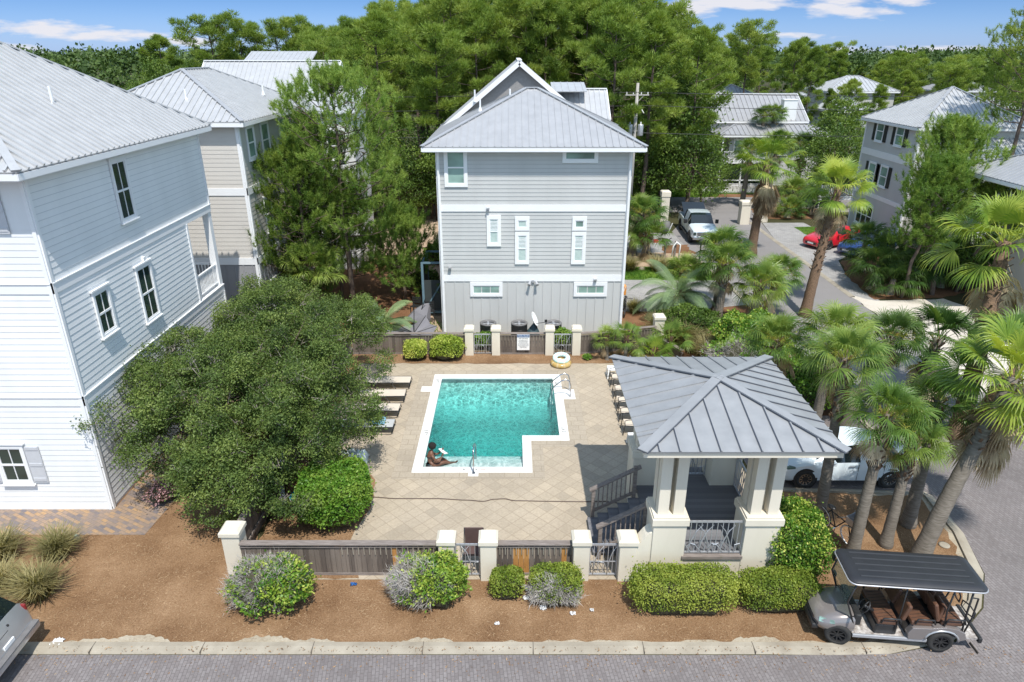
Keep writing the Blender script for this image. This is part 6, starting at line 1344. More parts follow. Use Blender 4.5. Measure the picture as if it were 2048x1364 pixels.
# far woodland: one mass
nC = 2300; yy = rng.uniform(0,1,nC)**1.3*520+128; xx = (rng.uniform(-1,1,nC))*(yy*.95+20); hz = rng.uniform(9.5,15.5,nC)
k = 90; cen = np.repeat(np.stack([xx,yy,hz*.72],1), k, 0); o_ = rdir(nC*k,.3)*np.array([3.0,3.0,3.2])*rng.uniform(.7,1.1,(nC*k,1))
np_w = np_mesh('far_woodland', diamonds(cen+o_, unit(o_*.3+rdir(nC*k)), rng.uniform(.6,1.0,nC*k), rng.uniform(.4,.7,nC*k)), 4, M['farleaf'], np.clip(np.repeat(rng.normal(.20,.12,nC),k)+rng.normal(0,.08,nC*k)+o_[:,2]*.03,0,1)); tag(np_w, 'distant pine woodland on the horizon', 'woodland', kind='stuff')
# undergrowth on the wood floor
nC = 1500; ux = rng.uniform(-55,60,nC); uy = rng.uniform(67.5,118,nC); keep = ~((ux > 17) & (uy < 92)); ux = ux[keep]; uy = uy[keep]; nC = len(ux); k = 34
cen = np.repeat(np.stack([ux,uy,rng.uniform(.4,1.6,nC)],1), k, 0)+rng.normal(size=(nC*k,3))*np.array([1.0,1.0,.7]); cen[:,2] = np.abs(cen[:,2])
tag(np_mesh('undergrowth', diamonds(cen, rdir(nC*k,.4), rng.uniform(.25,.5,nC*k), rng.uniform(.12,.25,nC*k)), 4, M['broad'], np.clip(rng.normal(.45,.15,nC*k),0,1)), 'leafy undergrowth on the wood floor', 'undergrowth', kind='stuff')
def scatter_grass(name, label, n, x0, x1, y0, y1, h, m, w_=.02, inside=None):
    B = np.stack([rng.uniform(x0,x1,n),rng.uniform(y0,y1,n),np.zeros(n)],1); 
    if inside: B = B[[inside(a,c) for a,c in B[:,:2]]]
    n = len(B); tag(np_mesh(name, needles(B, rdir(n,2.2), rng.uniform(h*.5,h*1.2,n), np.full(n,w_)), 3, m, np.clip(rng.normal(.5,.2,n),0,1)), label, 'grass', kind='stuff')
scatter_grass('verge_grass', 'long green grass on the verge beyond the cross road', 9000, 6, 20, 66.3, 69, .45, M['grass_green'], .05)
scatter_grass('ground_cover', 'low green ground cover in front of the sandy patch', 7000, 5.6, 12.6, 40.5, 42.6, .25, M['grass_green'], .05)
scatter_grass('weeds', 'thin weeds in the sandy strip by the grey house', 900, -5.5, -3.5, 29.6, 33, .22, M['grass_green'], .03)
scatter_grass('lawn_grass', 'short bright lawn beside the pale drive', 5000, 22.7, 25, 50.5, 53.9, .1, M['grass_green'], .03)
# pine straw needles that lie loose on the mulch
n = 20000; sx = rng.uniform(-16,12.6,n); sy = rng.uniform(12.05,16.2,n); kp = (sy < 14.2) | (sx < -7.6) | (sx > 8.1); kp &= ~((sx < -10.7) & (sy > 16.05)) & ~((sx > 8.4) & (sy < 12.3+np.clip(sx-9.5,0,9)**1.25*.55)); sx = sx[kp]; sy = sy[kp]; n = len(sx)
A_ = rdir(n); A_[:,2] = np.abs(A_[:,2])*.16+.02; A_ = unit(A_)
M['straw'] = leafmat('straw_needles', (.13,.07,.035), (.23,.14,.075), (.38,.27,.165), 1., .1, .9); tag(np_mesh('loose_pine_straw', needles(np.stack([sx,sy,np.full(n,.012)],1), A_, rng.uniform(.05,.13,n), np.full(n,.009)), 3, M['straw'], np.clip(rng.normal(.45,.22,n),0,1)), 'loose pine straw needles scattered over the front mulch', 'pine straw', kind='stuff')
n = 1500; sx = rng.uniform(-14,12,n); sy = 12.02-np.abs(rng.normal(0,.45,n)); tag(np_mesh('leaf_litter', diamonds(np.stack([sx,sy,np.where(sy > 11.86,.082,.022)],1), unit(rdir(n)*np.array([1,1,.1])), rng.uniform(.03,.08,n), rng.uniform(.006,.03,n)), 4, M['straw'], np.clip(rng.normal(.35,.25,n),0,1)), 'dry leaf and straw litter blown on the kerb and street edge', 'leaf litter', kind='stuff')
# ---- live oak
def make_oak(name, label, blobs, trunks, seed, per=62, ncl=1250, leaf=.075, mat=None):
    rnd = random.Random(seed); t = thing(name, label, 'tree'); tb = MB(); vol = [b_[3]*b_[4]*b_[5] for b_ in blobs]; s_ = sum(v**.67 for v in vol); C = []; D = []
    tw = MB()
    for b_, v in zip(blobs, vol):
        n = int(ncl*(v**.67)/s_); nk = max(10, n//11); dk = rdir(nk,.35); ck = np.array(b_[:3])+dk*rng.uniform(.72,1.0,(nk,1))*np.array(b_[3:6]); ix = rng.integers(0,nk,n); d = unit(dk[ix]*.8+rdir(n)); rk = rng.uniform(.34,.62,nk)[ix][:,None]; c = ck[ix]+d*rk*np.array([1,1,.8])*rng.uniform(.75,1.05,(n,1)); C.append(c); D.append(d)
    C = np.concatenate(C); D = np.concatenate(D); k = C[:,2] > .25; C = C[k]; D = D[k]
    for (a, f) in trunks:
        mid = Vector(a).lerp(Vector(f), .5)+Vector((.15,.1,0)); tb.tube([a, mid, f], [.15,.11,.06], 8)
        for i in range(15):
            j = rnd.randrange(len(C)); e_ = Vector(C[j]); 
            if (e_-Vector(f)).length < 6: m_ = mid.lerp(Vector(f), rnd.random()); q = m_.lerp(e_,.5)+Vector((rnd.uniform(-.3,.3),rnd.uniform(-.3,.3),.3)); tb.tube([m_, q, e_], [.032,.02,.008], 5, cap=False)
    tb.build('trunk', M['trunk'], t, True)
    for i in range(0, len(C), 2):
        e_ = Vector(C[i])+Vector(D[i])*.1; tw.tube([e_-Vector(D[i])*.55+Vector((rnd.uniform(-.2,.2),rnd.uniform(-.2,.2),0)), e_], [.011,.005], 3, cap=False)
    tw.build('twigs', M['twig'], t); n = len(C); k = per
    cen = np.repeat(C, k, 0)+rng.normal(size=(n*k,3))*np.array([.13,.13,.09]); 
    np_mesh('crown', diamonds(cen, rdir(n*k), rng.uniform(leaf*.7,leaf*1.3,n*k), rng.uniform(leaf*.4,leaf*.62,n*k)), 4, mat or M['oak'], np.clip(np.repeat(rng.normal(.45,.14,n),k)+rng.normal(0,.12,n*k),0,1), t); return t
make_oak('live_oak', 'spreading live oak with fine leaves between the white house and the pool', [(-9.0,19.2,2.9,2.6,2.6,1.5),(-7.0,18.4,2.6,2.3,2.4,1.6),(-7.2,21.6,3.3,2.6,2.7,1.6),(-11.0,20.6,3.0,1.6,2.4,1.2),(-8.8,23.6,3.3,2.3,2.6,1.5),(-6.7,24.6,2.6,1.75,2.5,1.4),(-6.2,17.0,1.8,1.2,1.4,1.0),(-8.0,16.9,1.9,1.4,1.5,1.2),(-9.9,26.3,3.1,1.7,1.6,1.3),(-11.6,19.0,2.7,1.3,1.7,.9),(-9.9,17.6,2.3,1.3,1.2,.9),(-8.3,16.4,1.4,1.0,.8,.7),(-5.5,19.2,2.0,1.0,1.4,1.0),(-8.6,21.0,3.0,3.2,3.6,1.2),(-7.2,18.2,1.9,1.9,1.9,1.0)],
         [((-7.05,16.9,0),(-7.4,18.6,2.2)),((-6.8,21.5,0),(-7.4,22.5,2.6)),((-8.2,20.5,0),(-9.4,21,2.4))], 5, per=66, ncl=4600, leaf=.078)
t = thing('wrapped_trunk', 'slim trunk wrapped in pale bark beside the oak trunk', 'tree', (-6.85,17.0,0)); MB().tube([(0,0,0),(-.1,.2,.9),(-.05,.6,2.0)], [.1,.09,.06], 8).build('trunk', pm('pale_wrap', (.42,.47,.5), (.25,.28,.3), 14, .8, bump=1), t, True)
# ---- shrubs
def shrub(name, label, c, s_, mat, n, leaf=.055, box=.0, seed=1, jag=.10, dead=0, deadside=None, group='shrubs in the front mulch bed', yellow=None, cat='shrub'):
    t = thing(name, label, cat, c, group=group); d = rdir(n, .35); d[:,2] = np.where(d[:,2] < -.35, -d[:,2], d[:,2])
    p = 2+box*6; r = 1/np.power(np.sum(np.abs(d)**p,1),1/p)
    lump = 1+jag*(np.sin(d[:,0]*7+seed)*np.cos(d[:,1]*6+seed*2)+.7*np.sin(d[:,2]*9+d[:,0]*5+seed)); P_ = d*(r*lump*rng.uniform(.86,1.05,n)*np.where(rng.random(n) < .05, rng.uniform(1.04,1.2,n), 1.))[:,None]*np.array(s_); P_[:,2] += s_[2]*.95; P_ = P_[P_[:,2] > .02]
    v_ = rng.normal(.5,.16,len(P_))
    if dead and deadside is not None:
        w_ = P_@np.array(deadside)/np.linalg.norm(s_); mk = w_+rng.normal(0,.24,len(P_))+.3*np.sin(P_[:,0]*6+seed)*np.cos(P_[:,2]*7) > .34; dp = P_[mk]; P_ = P_[~mk]; v_ = v_[~mk]
        m_ = len(dp)*dead; idx = rng.integers(0,len(dp),m_); B_ = dp[idx]*rng.uniform(.75,1.,(m_,1)); np_mesh('bare_twigs', needles(B_, unit(unit(B_-np.array([0,0,s_[2]*.3]))*.8+rdir(m_)*.7), rng.uniform(.10,.24,m_), np.full(m_,.010)), 3, M['deadtwig'], np.clip(rng.normal(.5,.2,m_),0,1), t)
    if yellow is not None:
        mk = rng.random(len(P_)) < yellow*(.4+.9*(np.sin(P_[:,0]*5+seed)*np.cos(P_[:,1]*5) > .1)); np_mesh('new_growth', diamonds(P_[mk]*1.02, rdir(mk.sum(),.3), rng.uniform(leaf*.8,leaf*1.3,mk.sum()), rng.uniform(leaf*.5,leaf*.8,mk.sum())), 4, M['hedge_yellow'], np.clip(v_[mk],0,1), t); P_ = P_[~mk]; v_ = v_[~mk]
    m_ = len(P_); np_mesh('leaves', diamonds(P_, unit(rdir(m_,.2)), rng.uniform(leaf*.8,leaf*1.3,m_), rng.uniform(leaf*.5,leaf*.8,m_)), 4, mat, np.clip(v_,0,1), t)
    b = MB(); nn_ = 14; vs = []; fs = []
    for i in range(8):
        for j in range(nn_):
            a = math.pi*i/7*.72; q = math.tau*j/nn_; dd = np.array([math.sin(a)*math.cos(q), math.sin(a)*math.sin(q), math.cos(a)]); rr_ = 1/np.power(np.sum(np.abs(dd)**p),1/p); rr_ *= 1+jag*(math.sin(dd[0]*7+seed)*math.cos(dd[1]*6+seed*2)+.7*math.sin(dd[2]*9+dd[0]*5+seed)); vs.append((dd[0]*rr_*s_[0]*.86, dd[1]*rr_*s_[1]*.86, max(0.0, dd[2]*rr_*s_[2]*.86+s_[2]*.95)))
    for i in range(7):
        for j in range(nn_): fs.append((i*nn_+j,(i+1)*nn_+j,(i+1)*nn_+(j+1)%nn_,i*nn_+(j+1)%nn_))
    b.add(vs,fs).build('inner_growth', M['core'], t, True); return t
shrub('shrub', 'large sprawling yellow-green shrub with bare patches beside the left front pillar', (-6.1,13.45,0), (.98,.72,.62), M['hedge_green'], 8500, .085, .1, 3, .16, 2, (-.45,.1,.55), yellow=.38)
shrub('shrub', 'half-bare twiggy shrub left of the front gate', (-2.15,13.6,0), (.92,.60,.60), M['hedge_green'], 6800, .08, .1, 5, .14, 4, (-.85,-.25,.15), yellow=.38)
shrub('shrub', 'small clipped yellow-green shrub right of the front gate', (-.12,13.78,0), (.42,.34,.36), M['hedge'], 3200, .055, .35, 7, .05)
shrub('shrub', 'clipped shrub with a grey bare front and yellow top', (1.13,13.62,0), (.64,.45,.46), M['hedge'], 5200, .055, .35, 9, .06, 6, (-.1,-1.,-.35))
shrub('hedge', 'wide clipped hedge in front of the gazebo', (4.3,13.38,0), (1.27,.52,.52), M['hedge'], 12500, .055, .55, 11, .03, cat='hedge')
shrub('hedge', 'smaller clipped hedge block in front of the right gazebo column', (6.72,13.42,0), (.95,.46,.46), M['hedge'], 9500, .055, .5, 13, .04, cat='hedge')
shrub('shrub', 'tall bright green clipped shrub between the gazebo and the bicycle', (7.5,14.75,0), (.80,.95,.92), M['hedge_green'], 15000, .065, .4, 15, .06, yellow=.22)
shrub('shrub', 'big glossy dome shrub beside the pool deck under the oak', (-5.32,17.0,0), (1.0,1.1,.85), M['hedge_green'], 15000, .085, .2, 17, .04, group='shrubs along the pool deck')
shrub('shrub', 'smaller round yellow-green shrub before the rear fence', (-4.42,28.5,0), (.50,.45,.46), M['hedge_yellow'], 3200, .085, .2, 19, .03, group='shrubs along the pool deck')
shrub('shrub', 'larger round yellow-green shrub before the rear fence', (-2.98,28.5,0), (.72,.50,.56), M['hedge_yellow'], 5000, .085, .2, 21, .05, group='shrubs along the pool deck')
shrub('shrub', 'tiny green plant in the rear mulch right of the pool rings', (3.45,28.45,0), (.20,.2,.13), M['hedge_green'], 500, .07, .0, 23, .1, group='shrubs along the pool deck')
shrub('shrub', 'plants behind the rear left gate', (-1.35,29.75,0), (.5,.35,.4), M['hedge_green'], 1800, .08, .0, 24, .15, group='plants behind the rear gates'); shrub('shrub', 'plants behind the rear right gate', (2.35,29.75,0), (.5,.35,.5), M['hedge_green'], 1800, .08, .0, 25, .15, group='plants behind the rear gates')
g2 = 'bushes in the garden behind the gazebo'
shrub('shrub', 'sprawling half-bare green bush just behind the gazebo roof', (9.9,25.6,0), (1.9,1.6,1.1), M['hedge_green'], 9000, .12, .0, 27, .16, 2, (-.6,-.5,.5), g2); shrub('shrub', 'round leafy bush beyond the half-bare bush behind the gazebo', (10.9,28.4,0), (1.7,1.5,1.1), M['hedge_green'], 7500, .12, .0, 29, .14, group=g2, yellow=.2)
shrub('shrub', 'low bush right of the gazebo roof beneath the palms', (11.7,24.0,0), (1.4,1.4,1.0), M['hedge_green'], 6000, .11, .0, 31, .14, group=g2); shrub('shrub', 'dark low bush at the foot of the garden palms', (8.8,31.5,0), (1.6,1.2,.7), M['broad'], 5000, .12, .0, 33, .14, group=g2)
for i, (x, y, s, l) in enumerate(((26.8,38.4,1.6,'dark leafy bush behind the slim pines'),(24.0,39.6,1.4,'dark leafy bush under the slim pines'),(28.6,40.4,1.6,'dark leafy bush right of the slim pines'),(29.5,36.5,1.3,'leafy bush by the patio at right'))): shrub('shrub', l, (x,y,0), (s,s*.8,s*.75), M['broad'], 5200, .15, .0, 40+i, .15, group='bushes in the bed by the shuttered house')
for i, (x, y, l) in enumerate(((-5.3,38.5,'scrubby green bush in the sandy yard left of the grey house'),(-6.7,41,'scrubby bush farther back in the sandy yard'),(-5.0,44,'small bush near the back of the sandy yard'),(-7.0,31.0,'leafy bush under the pines behind the rear fence'))): shrub('shrub', l, (x,y,0), (.9,.8,.6), M['broad'], 2600, .13, .0, 50+i, .2, group='bushes in the sandy yard')
# ---- grasses
def make_grass(h, n, spread, mat, seed, w_=.012):
    t = thing('grass_clump', 'clump', 'grass clump'); B = np.concatenate([rng.normal(0,.10,(n,2)),np.zeros((n,1))],1); a = rng.uniform(0,math.tau,n); lean = rng.uniform(.1,1.,n)*spread; L_ = rng.uniform(.65,1.1,n)*h
    d = np.stack([np.cos(a)*lean,np.sin(a)*lean,np.ones(n)],1); d = unit(d); m1 = B+d*(L_*.55)[:,None]; d2 = unit(d*np.array([1.7,1.7,.35])); tip = m1+d2*(L_*.5)[:,None]; s_ = np.stack([-np.sin(a),np.cos(a),np.zeros(n)],1)*w_
    q1 = np.stack([B-s_,B+s_,m1+s_*.8,m1-s_*.8],1); q2 = np.stack([m1-s_*.8,m1+s_*.8,tip+s_*.15,tip-s_*.15],1); v_ = np.clip(rng.normal(.5,.2,n),0,1); np_mesh('blades', np.concatenate([q1,q2]), 4, mat, np.concatenate([v_,v_]), t); return t
g0 = make_grass(.95, 620, .95, M['grass'], 1); g0.location = G(118,1112); tag(g0, 'olive grass clump beside the clay walk and the small garden light', group='grass clumps in the mulch')
for (px, py, s, l) in ((80,1192,1.1,'largest grass clump in the mulch above the silver vehicle'),(8,1115,1.0,'grass clump cut by the left edge below the clay walk'),(5,1182,1.0,'lower grass clump cut by the left edge above the vehicle')): dup(g0, G(px,py), px, l, s)
g1 = 'grasses in the garden behind the pool'
for i, (x, y, s, l) in enumerate(((7.5,42.0,1.2,'left grass clump before the sandy patch'),(9.3,41.9,1.3,'middle grass clump before the sandy patch'),(10.3,41.6,1.1,'right grass clump before the sandy patch'),(6.4,41.6,.9,'low grass clump at the corner of the grey house'),(7.4,31.6,1.3,'dry grass clump behind the end pillar of the rear fence'),(8.3,30.2,1.3,'brown feathery grass beneath the feather palm'),(8.9,28.6,1.2,'reddish feathery grass behind the gazebo'),(9.7,29.8,1.1,'dark grass clump left of the leafy bush'),(6.6,34.6,.9,'small grass tuft beside the leaning bicycle'))): dup(g0, (x,y,0), i*1.1, l, s, g1)
# ---- palms
def fan(V, C, rnd, hubd, elev, azi, pet, Rr, nseg, spread, droop, width, fuse, pv, start=.12):
    """append quads of one fan leaf; V geometry, C attribute"""
    ca, sa = math.cos(azi), math.sin(azi); ce, se = math.cos(elev), math.sin(elev)
    f = np.array([ca*ce, sa*ce, se]); side = np.array([-sa, ca, 0.]); up = np.cross(f, side)*-1; up = up if up[2] > 0 or abs(elev) > 1.4 else -up
    o_ = np.array(hubd)+np.array([ca,sa,0])*start
    sag = -.10*pet*(1-se); hub = o_+f*pet+np.array([0,0,sag]); m_ = (o_+hub)/2+np.array([0,0,.06*pet]); w_ = side*.02
    for a, c in ((o_,m_),(m_,hub)): V.append([a-w_,a+w_,c+w_*.8,c-w_*.8]); C.append(min(1,pv+.35))
    tw = rnd.uniform(-.35,.35); side2 = side*math.cos(tw)+up*math.sin(tw); up2 = np.cross(f, side2)*-1
    th = np.linspace(-spread, spread, nseg); dth = th[1]-th[0]
    for i, a in enumerate(th):
        fold = .22*abs(math.sin(a)); d = f*math.cos(a)+side2*math.sin(a)+np.array([0,0,fold*.4]); d /= np.linalg.norm(d); sd = -f*math.sin(a)+side2*math.cos(a)
        r = Rr*(1-.22*(abs(a)/spread)**2)*rnd.uniform(.93,1.05); fr = fuse*rnd.uniform(.92,1.05); dr = droop*rnd.uniform(.7,1.3)
        p1 = hub+d*r*fr+np.array([0,0,-dr*.18*r]); d2 = d+np.array([0,0,-dr*1.2]); d2 /= np.linalg.norm(d2); p2 = p1+d2*r*(1-fr)*.55; d3 = d2+np.array([0,0,-dr*1.6]); d3 /= np.linalg.norm(d3); p3 = p2+d3*r*(1-fr)*.5
        w1 = sd*min(width, r*fr*dth*.52)+np.array([0,0,.0]); zz = np.array([0,0,.012*(i%2)])
        v_ = min(1,max(0,pv+rnd.uniform(-.12,.12)))
        V.append([hub,hub+w1*.05,p1+w1+zz,p1-w1-zz]); V.append([p1-w1-zz,p1+w1+zz,p2+w1*.55,p2-w1*.55]); V.append([p2-w1*.55,p2+w1*.55,p3+w1*.08,p3-w1*.08]); C += [v_,v_,min(1,v_+.08)]
def make_crown(kind, seed):
    rnd = random.Random(seed); V = []; C = []; D = []; DC = []; F_ = None
    cfg = {'sabal': (30,.85,.86,36,2.3,.48,.019,.40),'fanpalm': (24,1.05,1.05,38,1.9,.42,.034,.55),'small': (15,.55,.62,26,2.0,.4,.02,.45)}[kind]
    nl, pet, Rr, ns, spread, droop, width, fuse = cfg
    for i in range(nl):
        f = i/nl; el = R(84-96*f**.9+rnd.uniform(-9,9)); az_ = i*2.39996+rnd.uniform(-.25,.25); s_ = (.62+.38*min(1,f*2.5))*rnd.uniform(.88,1.08)
        fan(V, C, rnd, (0,0,.1-.25*f), el, az_, pet*s_, Rr*s_, ns, spread, droop*(.6+.9*f), width, fuse, .62-.28*f+rnd.uniform(-.12,.12))
    nd_ = {'sabal': 7, 'fanpalm': 26, 'small': 3}[kind]
    for i in range(nd_): fan(D, DC, rnd, (0,0,-.3-(.9 if kind == 'fanpalm' else .15)*i/nd_), R(-58-rnd.uniform(0,26)), i*2.39996+rnd.uniform(-.3,.3), pet*rnd.uniform(.5,.8), Rr*.85, 18, 1.0, .5, .03, .6, rnd.random(), .10)
    return np.array(V), C, np.array(D), DC
CR = {}
for kind, k, mat in (('sabal',3,'palm'),('fanpalm',2,'palm_bright'),('small',1,'palm_bright')):
    CR[kind] = []
    for s in range(k):
        V, C, D, DC = make_crown(kind, 100+s*7+len(kind)); m1 = np_mesh('crown', V, 4, M[mat], C); m2 = np_mesh('dead_fronds', D, 4, M['palm_dead'], DC); CR[kind].append((m1.data, m2.data)); bpy.data.objects.remove(m1); bpy.data.objects.remove(m2)
n = 900; stalk = []
for i in range(7):
    a = i*.9; base = np.array([.15*math.cos(a),.15*math.sin(a),0]); tip = np.array([1.25*math.cos(a),1.25*math.sin(a),.15-.3*(i%2)]); f = rng.random(n//7*1); c = base+(tip-base)*f[:,None]*1.0+np.stack([np.zeros(len(f)),np.zeros(len(f)),.5*f*(1-f)*2],1)+rng.normal(size=(len(f),3))*.13*f[:,None]; stalk.append(needles(c, rdir(len(f)), np.full(len(f),.16), np.full(len(f),.010)))
stalk = np.concatenate(stalk); sm = np_mesh('flower_stalks', stalk, 3, M['flowerstalk'], rng.random(len(stalk))); STALK = sm.data; bpy.data.objects.remove(sm)
def link(name, data, parent, loc, rz, s, tilt=(0,0)):
    o = bpy.data.objects.new(name, data); COL.objects.link(o); o.parent = parent; o.location = loc; o.rotation_euler = (tilt[0],tilt[1],rz); o.scale = (s,s,s); return o
pc = [0]
def palm(label, base, top, kind='sabal', r=.17, s=1., boots=True, dead=True, stalks=True, mat=None, group='cabbage palms', shaggy=False):
    pc[0] += 1; rnd = random.Random(pc[0]*13); t = thing('fan_palm' if kind == 'fanpalm' else 'cabbage_palm', label, 'palm', base, group=group); T_ = Vector(top)-Vector(base); b = MB(); pts = []; rad = []
    K = 26
    for i in range(K+1):
        f = i/K; p = T_*f; p = Vector((T_.x*f**1.35, T_.y*f**1.35, T_.z*f)); pts.append(p-Vector((0,0,.15 if i == 0 else 0))); rad.append(r*(1.25-.45*f+.35*max(0,.12-f)/.12)*(1+.05*(i%2)))
    b.tube(pts, rad, 12); b.build('trunk', M['palmtrunk2' if shaggy else 'palmtrunk'], t, True)
    if boots:
        b = MB()
        f0 = .62 if not shaggy else .35
        for i in range(46 if not shaggy else 80):
            f = f0+(1-f0)*i/(46 if not shaggy else 80); p = Vector((T_.x*f**1.35,T_.y*f**1.35,T_.z*f)); a = i*2.4; d = Vector((math.cos(a),math.sin(a),.9)); b.bar(p+Vector((d.x,d.y,0))*r*.6, p+Vector((d.x,d.y,0))*r*(1.45+.2*rnd.random())+Vector((0,0,.22)), .07, .025)
        b.build('leaf_boots', M['palmtrunk2'], t)
    cr = CR[kind]; m1, m2 = cr[pc[0] % len(cr)]; tl = (R(rnd.uniform(-10,10)),R(rnd.uniform(-10,10))); q = link('crown', m1, t, T_, rnd.random()*6.28, s, tl)
    if mat: q.material_slots[0].link = 'OBJECT'; q.material_slots[0].material = M[mat]
    if dead: link('dead_fronds', m2, t, T_, rnd.random()*6.28, s, tl)
    if stalks and kind == 'sabal': link('flower_stalks', STALK, t, T_, rnd.random()*6.28, s)
    return t
g = 'cabbage palms on the corner by the gazebo'
palm('dark-trunked palm right behind the gazebo roof corner', (9.14,16.66,0), (9.6,17.9,4.9), r=.135, s=.85, group=g); palm('palm with mossy ringed trunk, its crown overlapping the parked sedan', (9.45,15.15,0), (9.95,15.9,4.15), r=.135, s=.8, group=g)
palm('shortest corner palm with split trunk between two taller palms', (10.67,15.69,0), (11.1,16.3,3.1), r=.13, s=.66, stalks=False, group=g); palm('corner palm with swollen base farthest from the bicycle', (11.8,16.6,0), (12.5,17.7,3.6), r=.15, s=.75, stalks=False, group=g)
palm('huge leaning fan palm with dead skirt at the right edge', (11.28,15.05,0), (13.35,16.3,5.0), 'fanpalm', .185, 1.05, group='tall fan palms')
palm('dark fan palm behind the leaning giant near the road', (14.4,22.0,0), (15.2,22.4,3.6), 'fanpalm', .2, .9, mat='palm_dark', group='tall fan palms')
g = 'cabbage palms behind the gazebo'
palm('bright palm at the back right of the gazebo roof', (10.6,20.9,0), (10.95,21.3,4.3), r=.15, s=.9, group=g); palm('bright palm nearer the gazebo roof, beside the flowering one', (9.3,22.2,0), (9.5,22.5,3.5), r=.15, s=.85, group=g); palm('dark green palm right of the bright flowering palms', (12.2,21.9,0), (13.4,22.2,3.8), r=.15, s=.8, mat='palm_dark', group=g); 
palm('fan palm with thick shaggy trunk before the white sand drive', (16.2,21.5,0), (17.9,24.2,6.6), 'fanpalm', .26, 1.25, shaggy=True, group='tall fan palms')
palm('low fan palm leaning in from the right edge', (19.8,24.2,0), (17.6,21.6,3.4), 'fanpalm', .2, .95, mat='palm', group='tall fan palms')
g = 'cabbage palms right of the grey house'
for (x, y, z, tx, ty, s, l) in ((10.5,32.6,0,10.8,33.0,1.05,'left palm with yellow flower stalks right of the grey house'),(12.0,32.0,0,12.3,32.2,1.0,'front palm of the flowering group with a bare trunk'),(11.1,34.8,0,11.2,35.2,1.05,'rear palm of the flowering group nearest the pickup'),(13.3,33.6,0,14.0,34.2,.9,'right palm of the group, overhanging the side road'),(9.2,35.4,0,9.4,35.6,.9,'low palm of the group behind the feather palm')):
    palm(l, (x,y,0), (tx,ty,{10.8:3.2,12.3:2.4,11.2:3.4,14.0:2.4,9.4:2.0}[tx]), r=.19, s=s, group=g)
palm('tall shaggy palm with dead skirt in the middle of the side road view', (16.6,46.0,0), (16.9,46.2,6.1), 'fanpalm', .26, 1.25, shaggy=True, group='tall fan palms'); palm('tall shaggy palm with yellow fronds before the red car', (15.6,34.0,0), (16.9,35.6,6.5), 'fanpalm', .22, 1.0, shaggy=True, group='tall fan palms')
palm('thick cabbage palm against the right side of the grey house', (8.3,46,0), (8.8,46,2.9), r=.25, s=1.25, group='cabbage palms'); palm('second crown of the thick palm beside the grey house', (8.9,44.8,0), (9.2,44.8,1.6), r=.2, s=1.1, group='cabbage palms', stalks=False)
g = 'cabbage palms before the porch house'
for i, (px, py, Y, s, l) in enumerate(((1498,300,62,1.1,'left palm in front of the porch house wall'),(1552,285,66,1.2,'palm reaching up to the porch house eave'),(1605,292,67,1.25,'dark palm before the right end of the porch house roof'),(1650,300,66,1.2,'palm right of the porch house roof'),(1585,380,60,1.1,'low palm behind the tall shaggy palm trunk'),(1625,400,59,1.1,'low palm beside the dark palm thicket'),(1575,425,57.5,1.0,'small palm at the foot of the porch house thicket'),(1650,350,63,1.1,'middle palm of the porch house thicket'),(1525,232,73.5,1.0,'small palm showing above the porch roof ridge'),(1545,228,74,1.0,'second small palm above the porch roof ridge'),(1690,262,76,1.3,'pale palm beneath the far bright-roofed houses'),(1735,300,70,1.2,'palm left of the shuttered house wall'),(1700,330,66,1.1,'lower palm left of the shuttered house'),(1525,345,61,1.0,'palm peeping left of the tall shaggy palm'))):
    p = AT(px,py,Y); palm(l, (p.x,p.y,0), (p.x+.2,p.y,max(.8,p.z)), r=.2, s=s, mat='palm_dark' if i%3 == 2 else None, group=g, boots=False, stalks=i%2 == 0)
g = 'palm thicket in the bed before the shuttered house'
for i, (x, y, z, l) in enumerate(((21.3,38.4,1.5,'front left palm of the dark thicket'),(22.4,39.8,2.0,'back left palm of the dark thicket'),(23.6,38.6,1.4,'front middle palm of the dark thicket'),(24.6,40.2,2.1,'back middle palm of the dark thicket'),(25.6,38.9,1.2,'front right palm of the dark thicket'),(22.2,42.0,2.1,'rearmost palm of the dark thicket near the red car'),(26.8,40.2,1.6,'right palm of the dark thicket'),(21.9,37.6,.9,'lowest palm of the dark thicket by the white sand'))): palm(l, (x,y,0), (x+.1,y,z), r=.18, s=1.1, mat='palm_dark', group=g, boots=False, stalks=False, dead=i%3 == 0)
palm('palm with a skirt of dead tan fronds behind the oak crown', (-10.0,32.7,0), (-10.0,32.8,3.1), 'fanpalm', .2, .9, group='tall fan palms', mat='palm')
palm('young palm with thin stem overhanging the rear fence', (4.35,28.4,0), (4.3,28.6,1.0), 'small', .07, .75, group='young palms by the rear fence', mat='palm'); palm('young palm with drooping fronds before the rear fence', (5.15,28.3,0), (5.2,28.5,1.05), 'small', .07, 1.0, group='young palms by the rear fence', mat='palm'); palm('bright young palm at the end pillar of the rear fence', (6.35,28.3,0), (6.4,28.3,.35), 'small', .07, 1.1, group='young palms by the rear fence'); palm('spiky young palm left of the end pillar', (7.35,29.4,0), (7.4,29.3,.6), 'small', .07, 1.25, group='young palms by the rear fence', mat='palm')
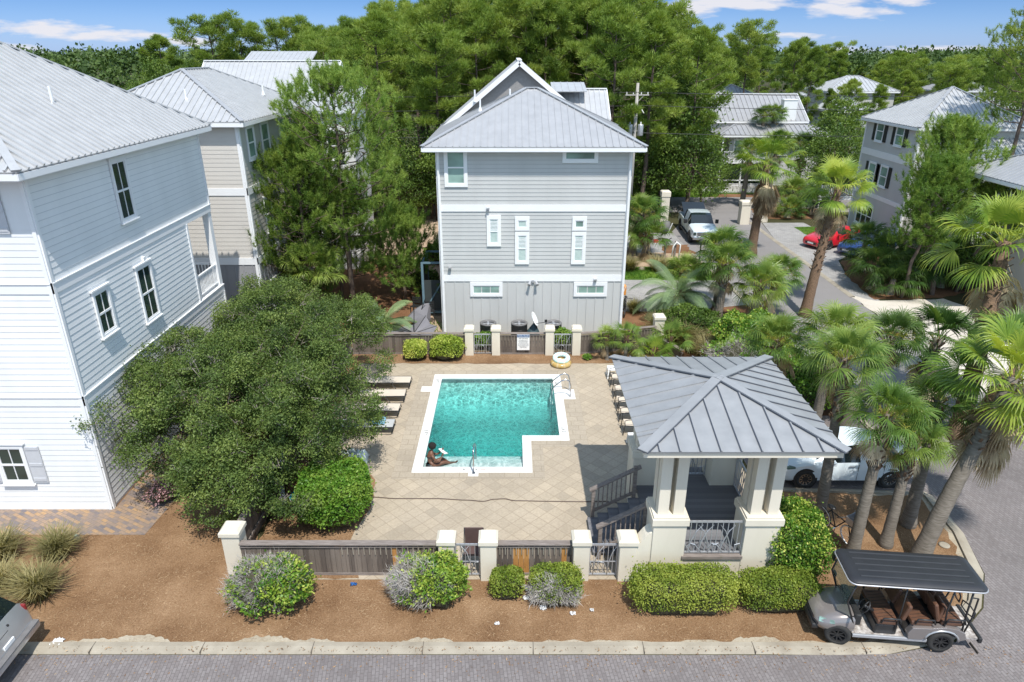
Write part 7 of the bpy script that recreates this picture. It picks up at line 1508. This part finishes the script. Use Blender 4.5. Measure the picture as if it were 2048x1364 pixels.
# feather palms
def feather(label, base, H, s, nl=24):
    t = thing('feather_palm', label, 'palm', base, group='feather palms'); MB().tube([(0,0,-.1),(0,0,H)], [.2,.17], 10).build('trunk', M['palmtrunk2'], t, True); V = []; C = []; rnd = random.Random(int(s*100)+3)
    for i in range(nl):
        f = i/nl; a = i*2.4; el = R(75-85*f); L_ = s*rnd.uniform(1.6,2.1); P0 = np.array([0,0,H]); d = np.array([math.cos(a)*math.cos(el),math.sin(a)*math.cos(el),math.sin(el)]); pts = [P0]; dd = d.copy()
        for k in range(12): dd = dd+np.array([0,0,-.14]); dd /= np.linalg.norm(dd); pts.append(pts[-1]+dd*L_/12)
        sd = np.array([-math.sin(a),math.cos(a),0]); pv = rnd.uniform(.3,.7)
        for k in range(12):
            V.append([pts[k]-sd*.015,pts[k]+sd*.015,pts[k+1]+sd*.01,pts[k+1]-sd*.01]); C.append(.8)
            if k < 2: continue
            for j in range(5):
                p = pts[k]+(pts[k+1]-pts[k])*j/5; tg = (pts[k+1]-pts[k]); tg = tg/np.linalg.norm(tg); l_ = .42*s*math.sin(math.pi*(k+j/5)/13)**.5
                for sg in (-1,1):
                    q = sd*sg*.75+tg*.6+np.array([0,0,.32-.9*.2]); q /= np.linalg.norm(q); m_ = p+q*l_*.5; e_ = m_+(q+np.array([0,0,-.9]))/np.linalg.norm(q+np.array([0,0,-.9]))*l_*.5; w_ = tg*.014; V.append([p-w_,p+w_,m_+w_,m_-w_]); V.append([m_-w_,m_+w_,e_+w_*.1,e_-w_*.1]); C += [pv,pv+.1]
    np_mesh('crown', np.array(V), 4, M['palm_blue'], C, t); return t
feather('arching feather palm right of the grey house corner', (8.7,34.0,0), 1.1, 1.35, 30); feather('blue-green feather palm behind the rear fence near the oak', (-6.35,31.3,0), .45, 1.1, 22)
# crepe myrtle blossoms by the white house walk
shrub('shrub', 'low pink-flowered plant at the corner of the white house under the oak', (-10.9,17.9,0), (.45,.6,.3), leafmat('pink_blossom', (.10,.10,.05), (.30,.17,.17), (.5,.3,.3), 2, .2), 700, .07, 0, 60, .2, group='shrubs along the pool deck')
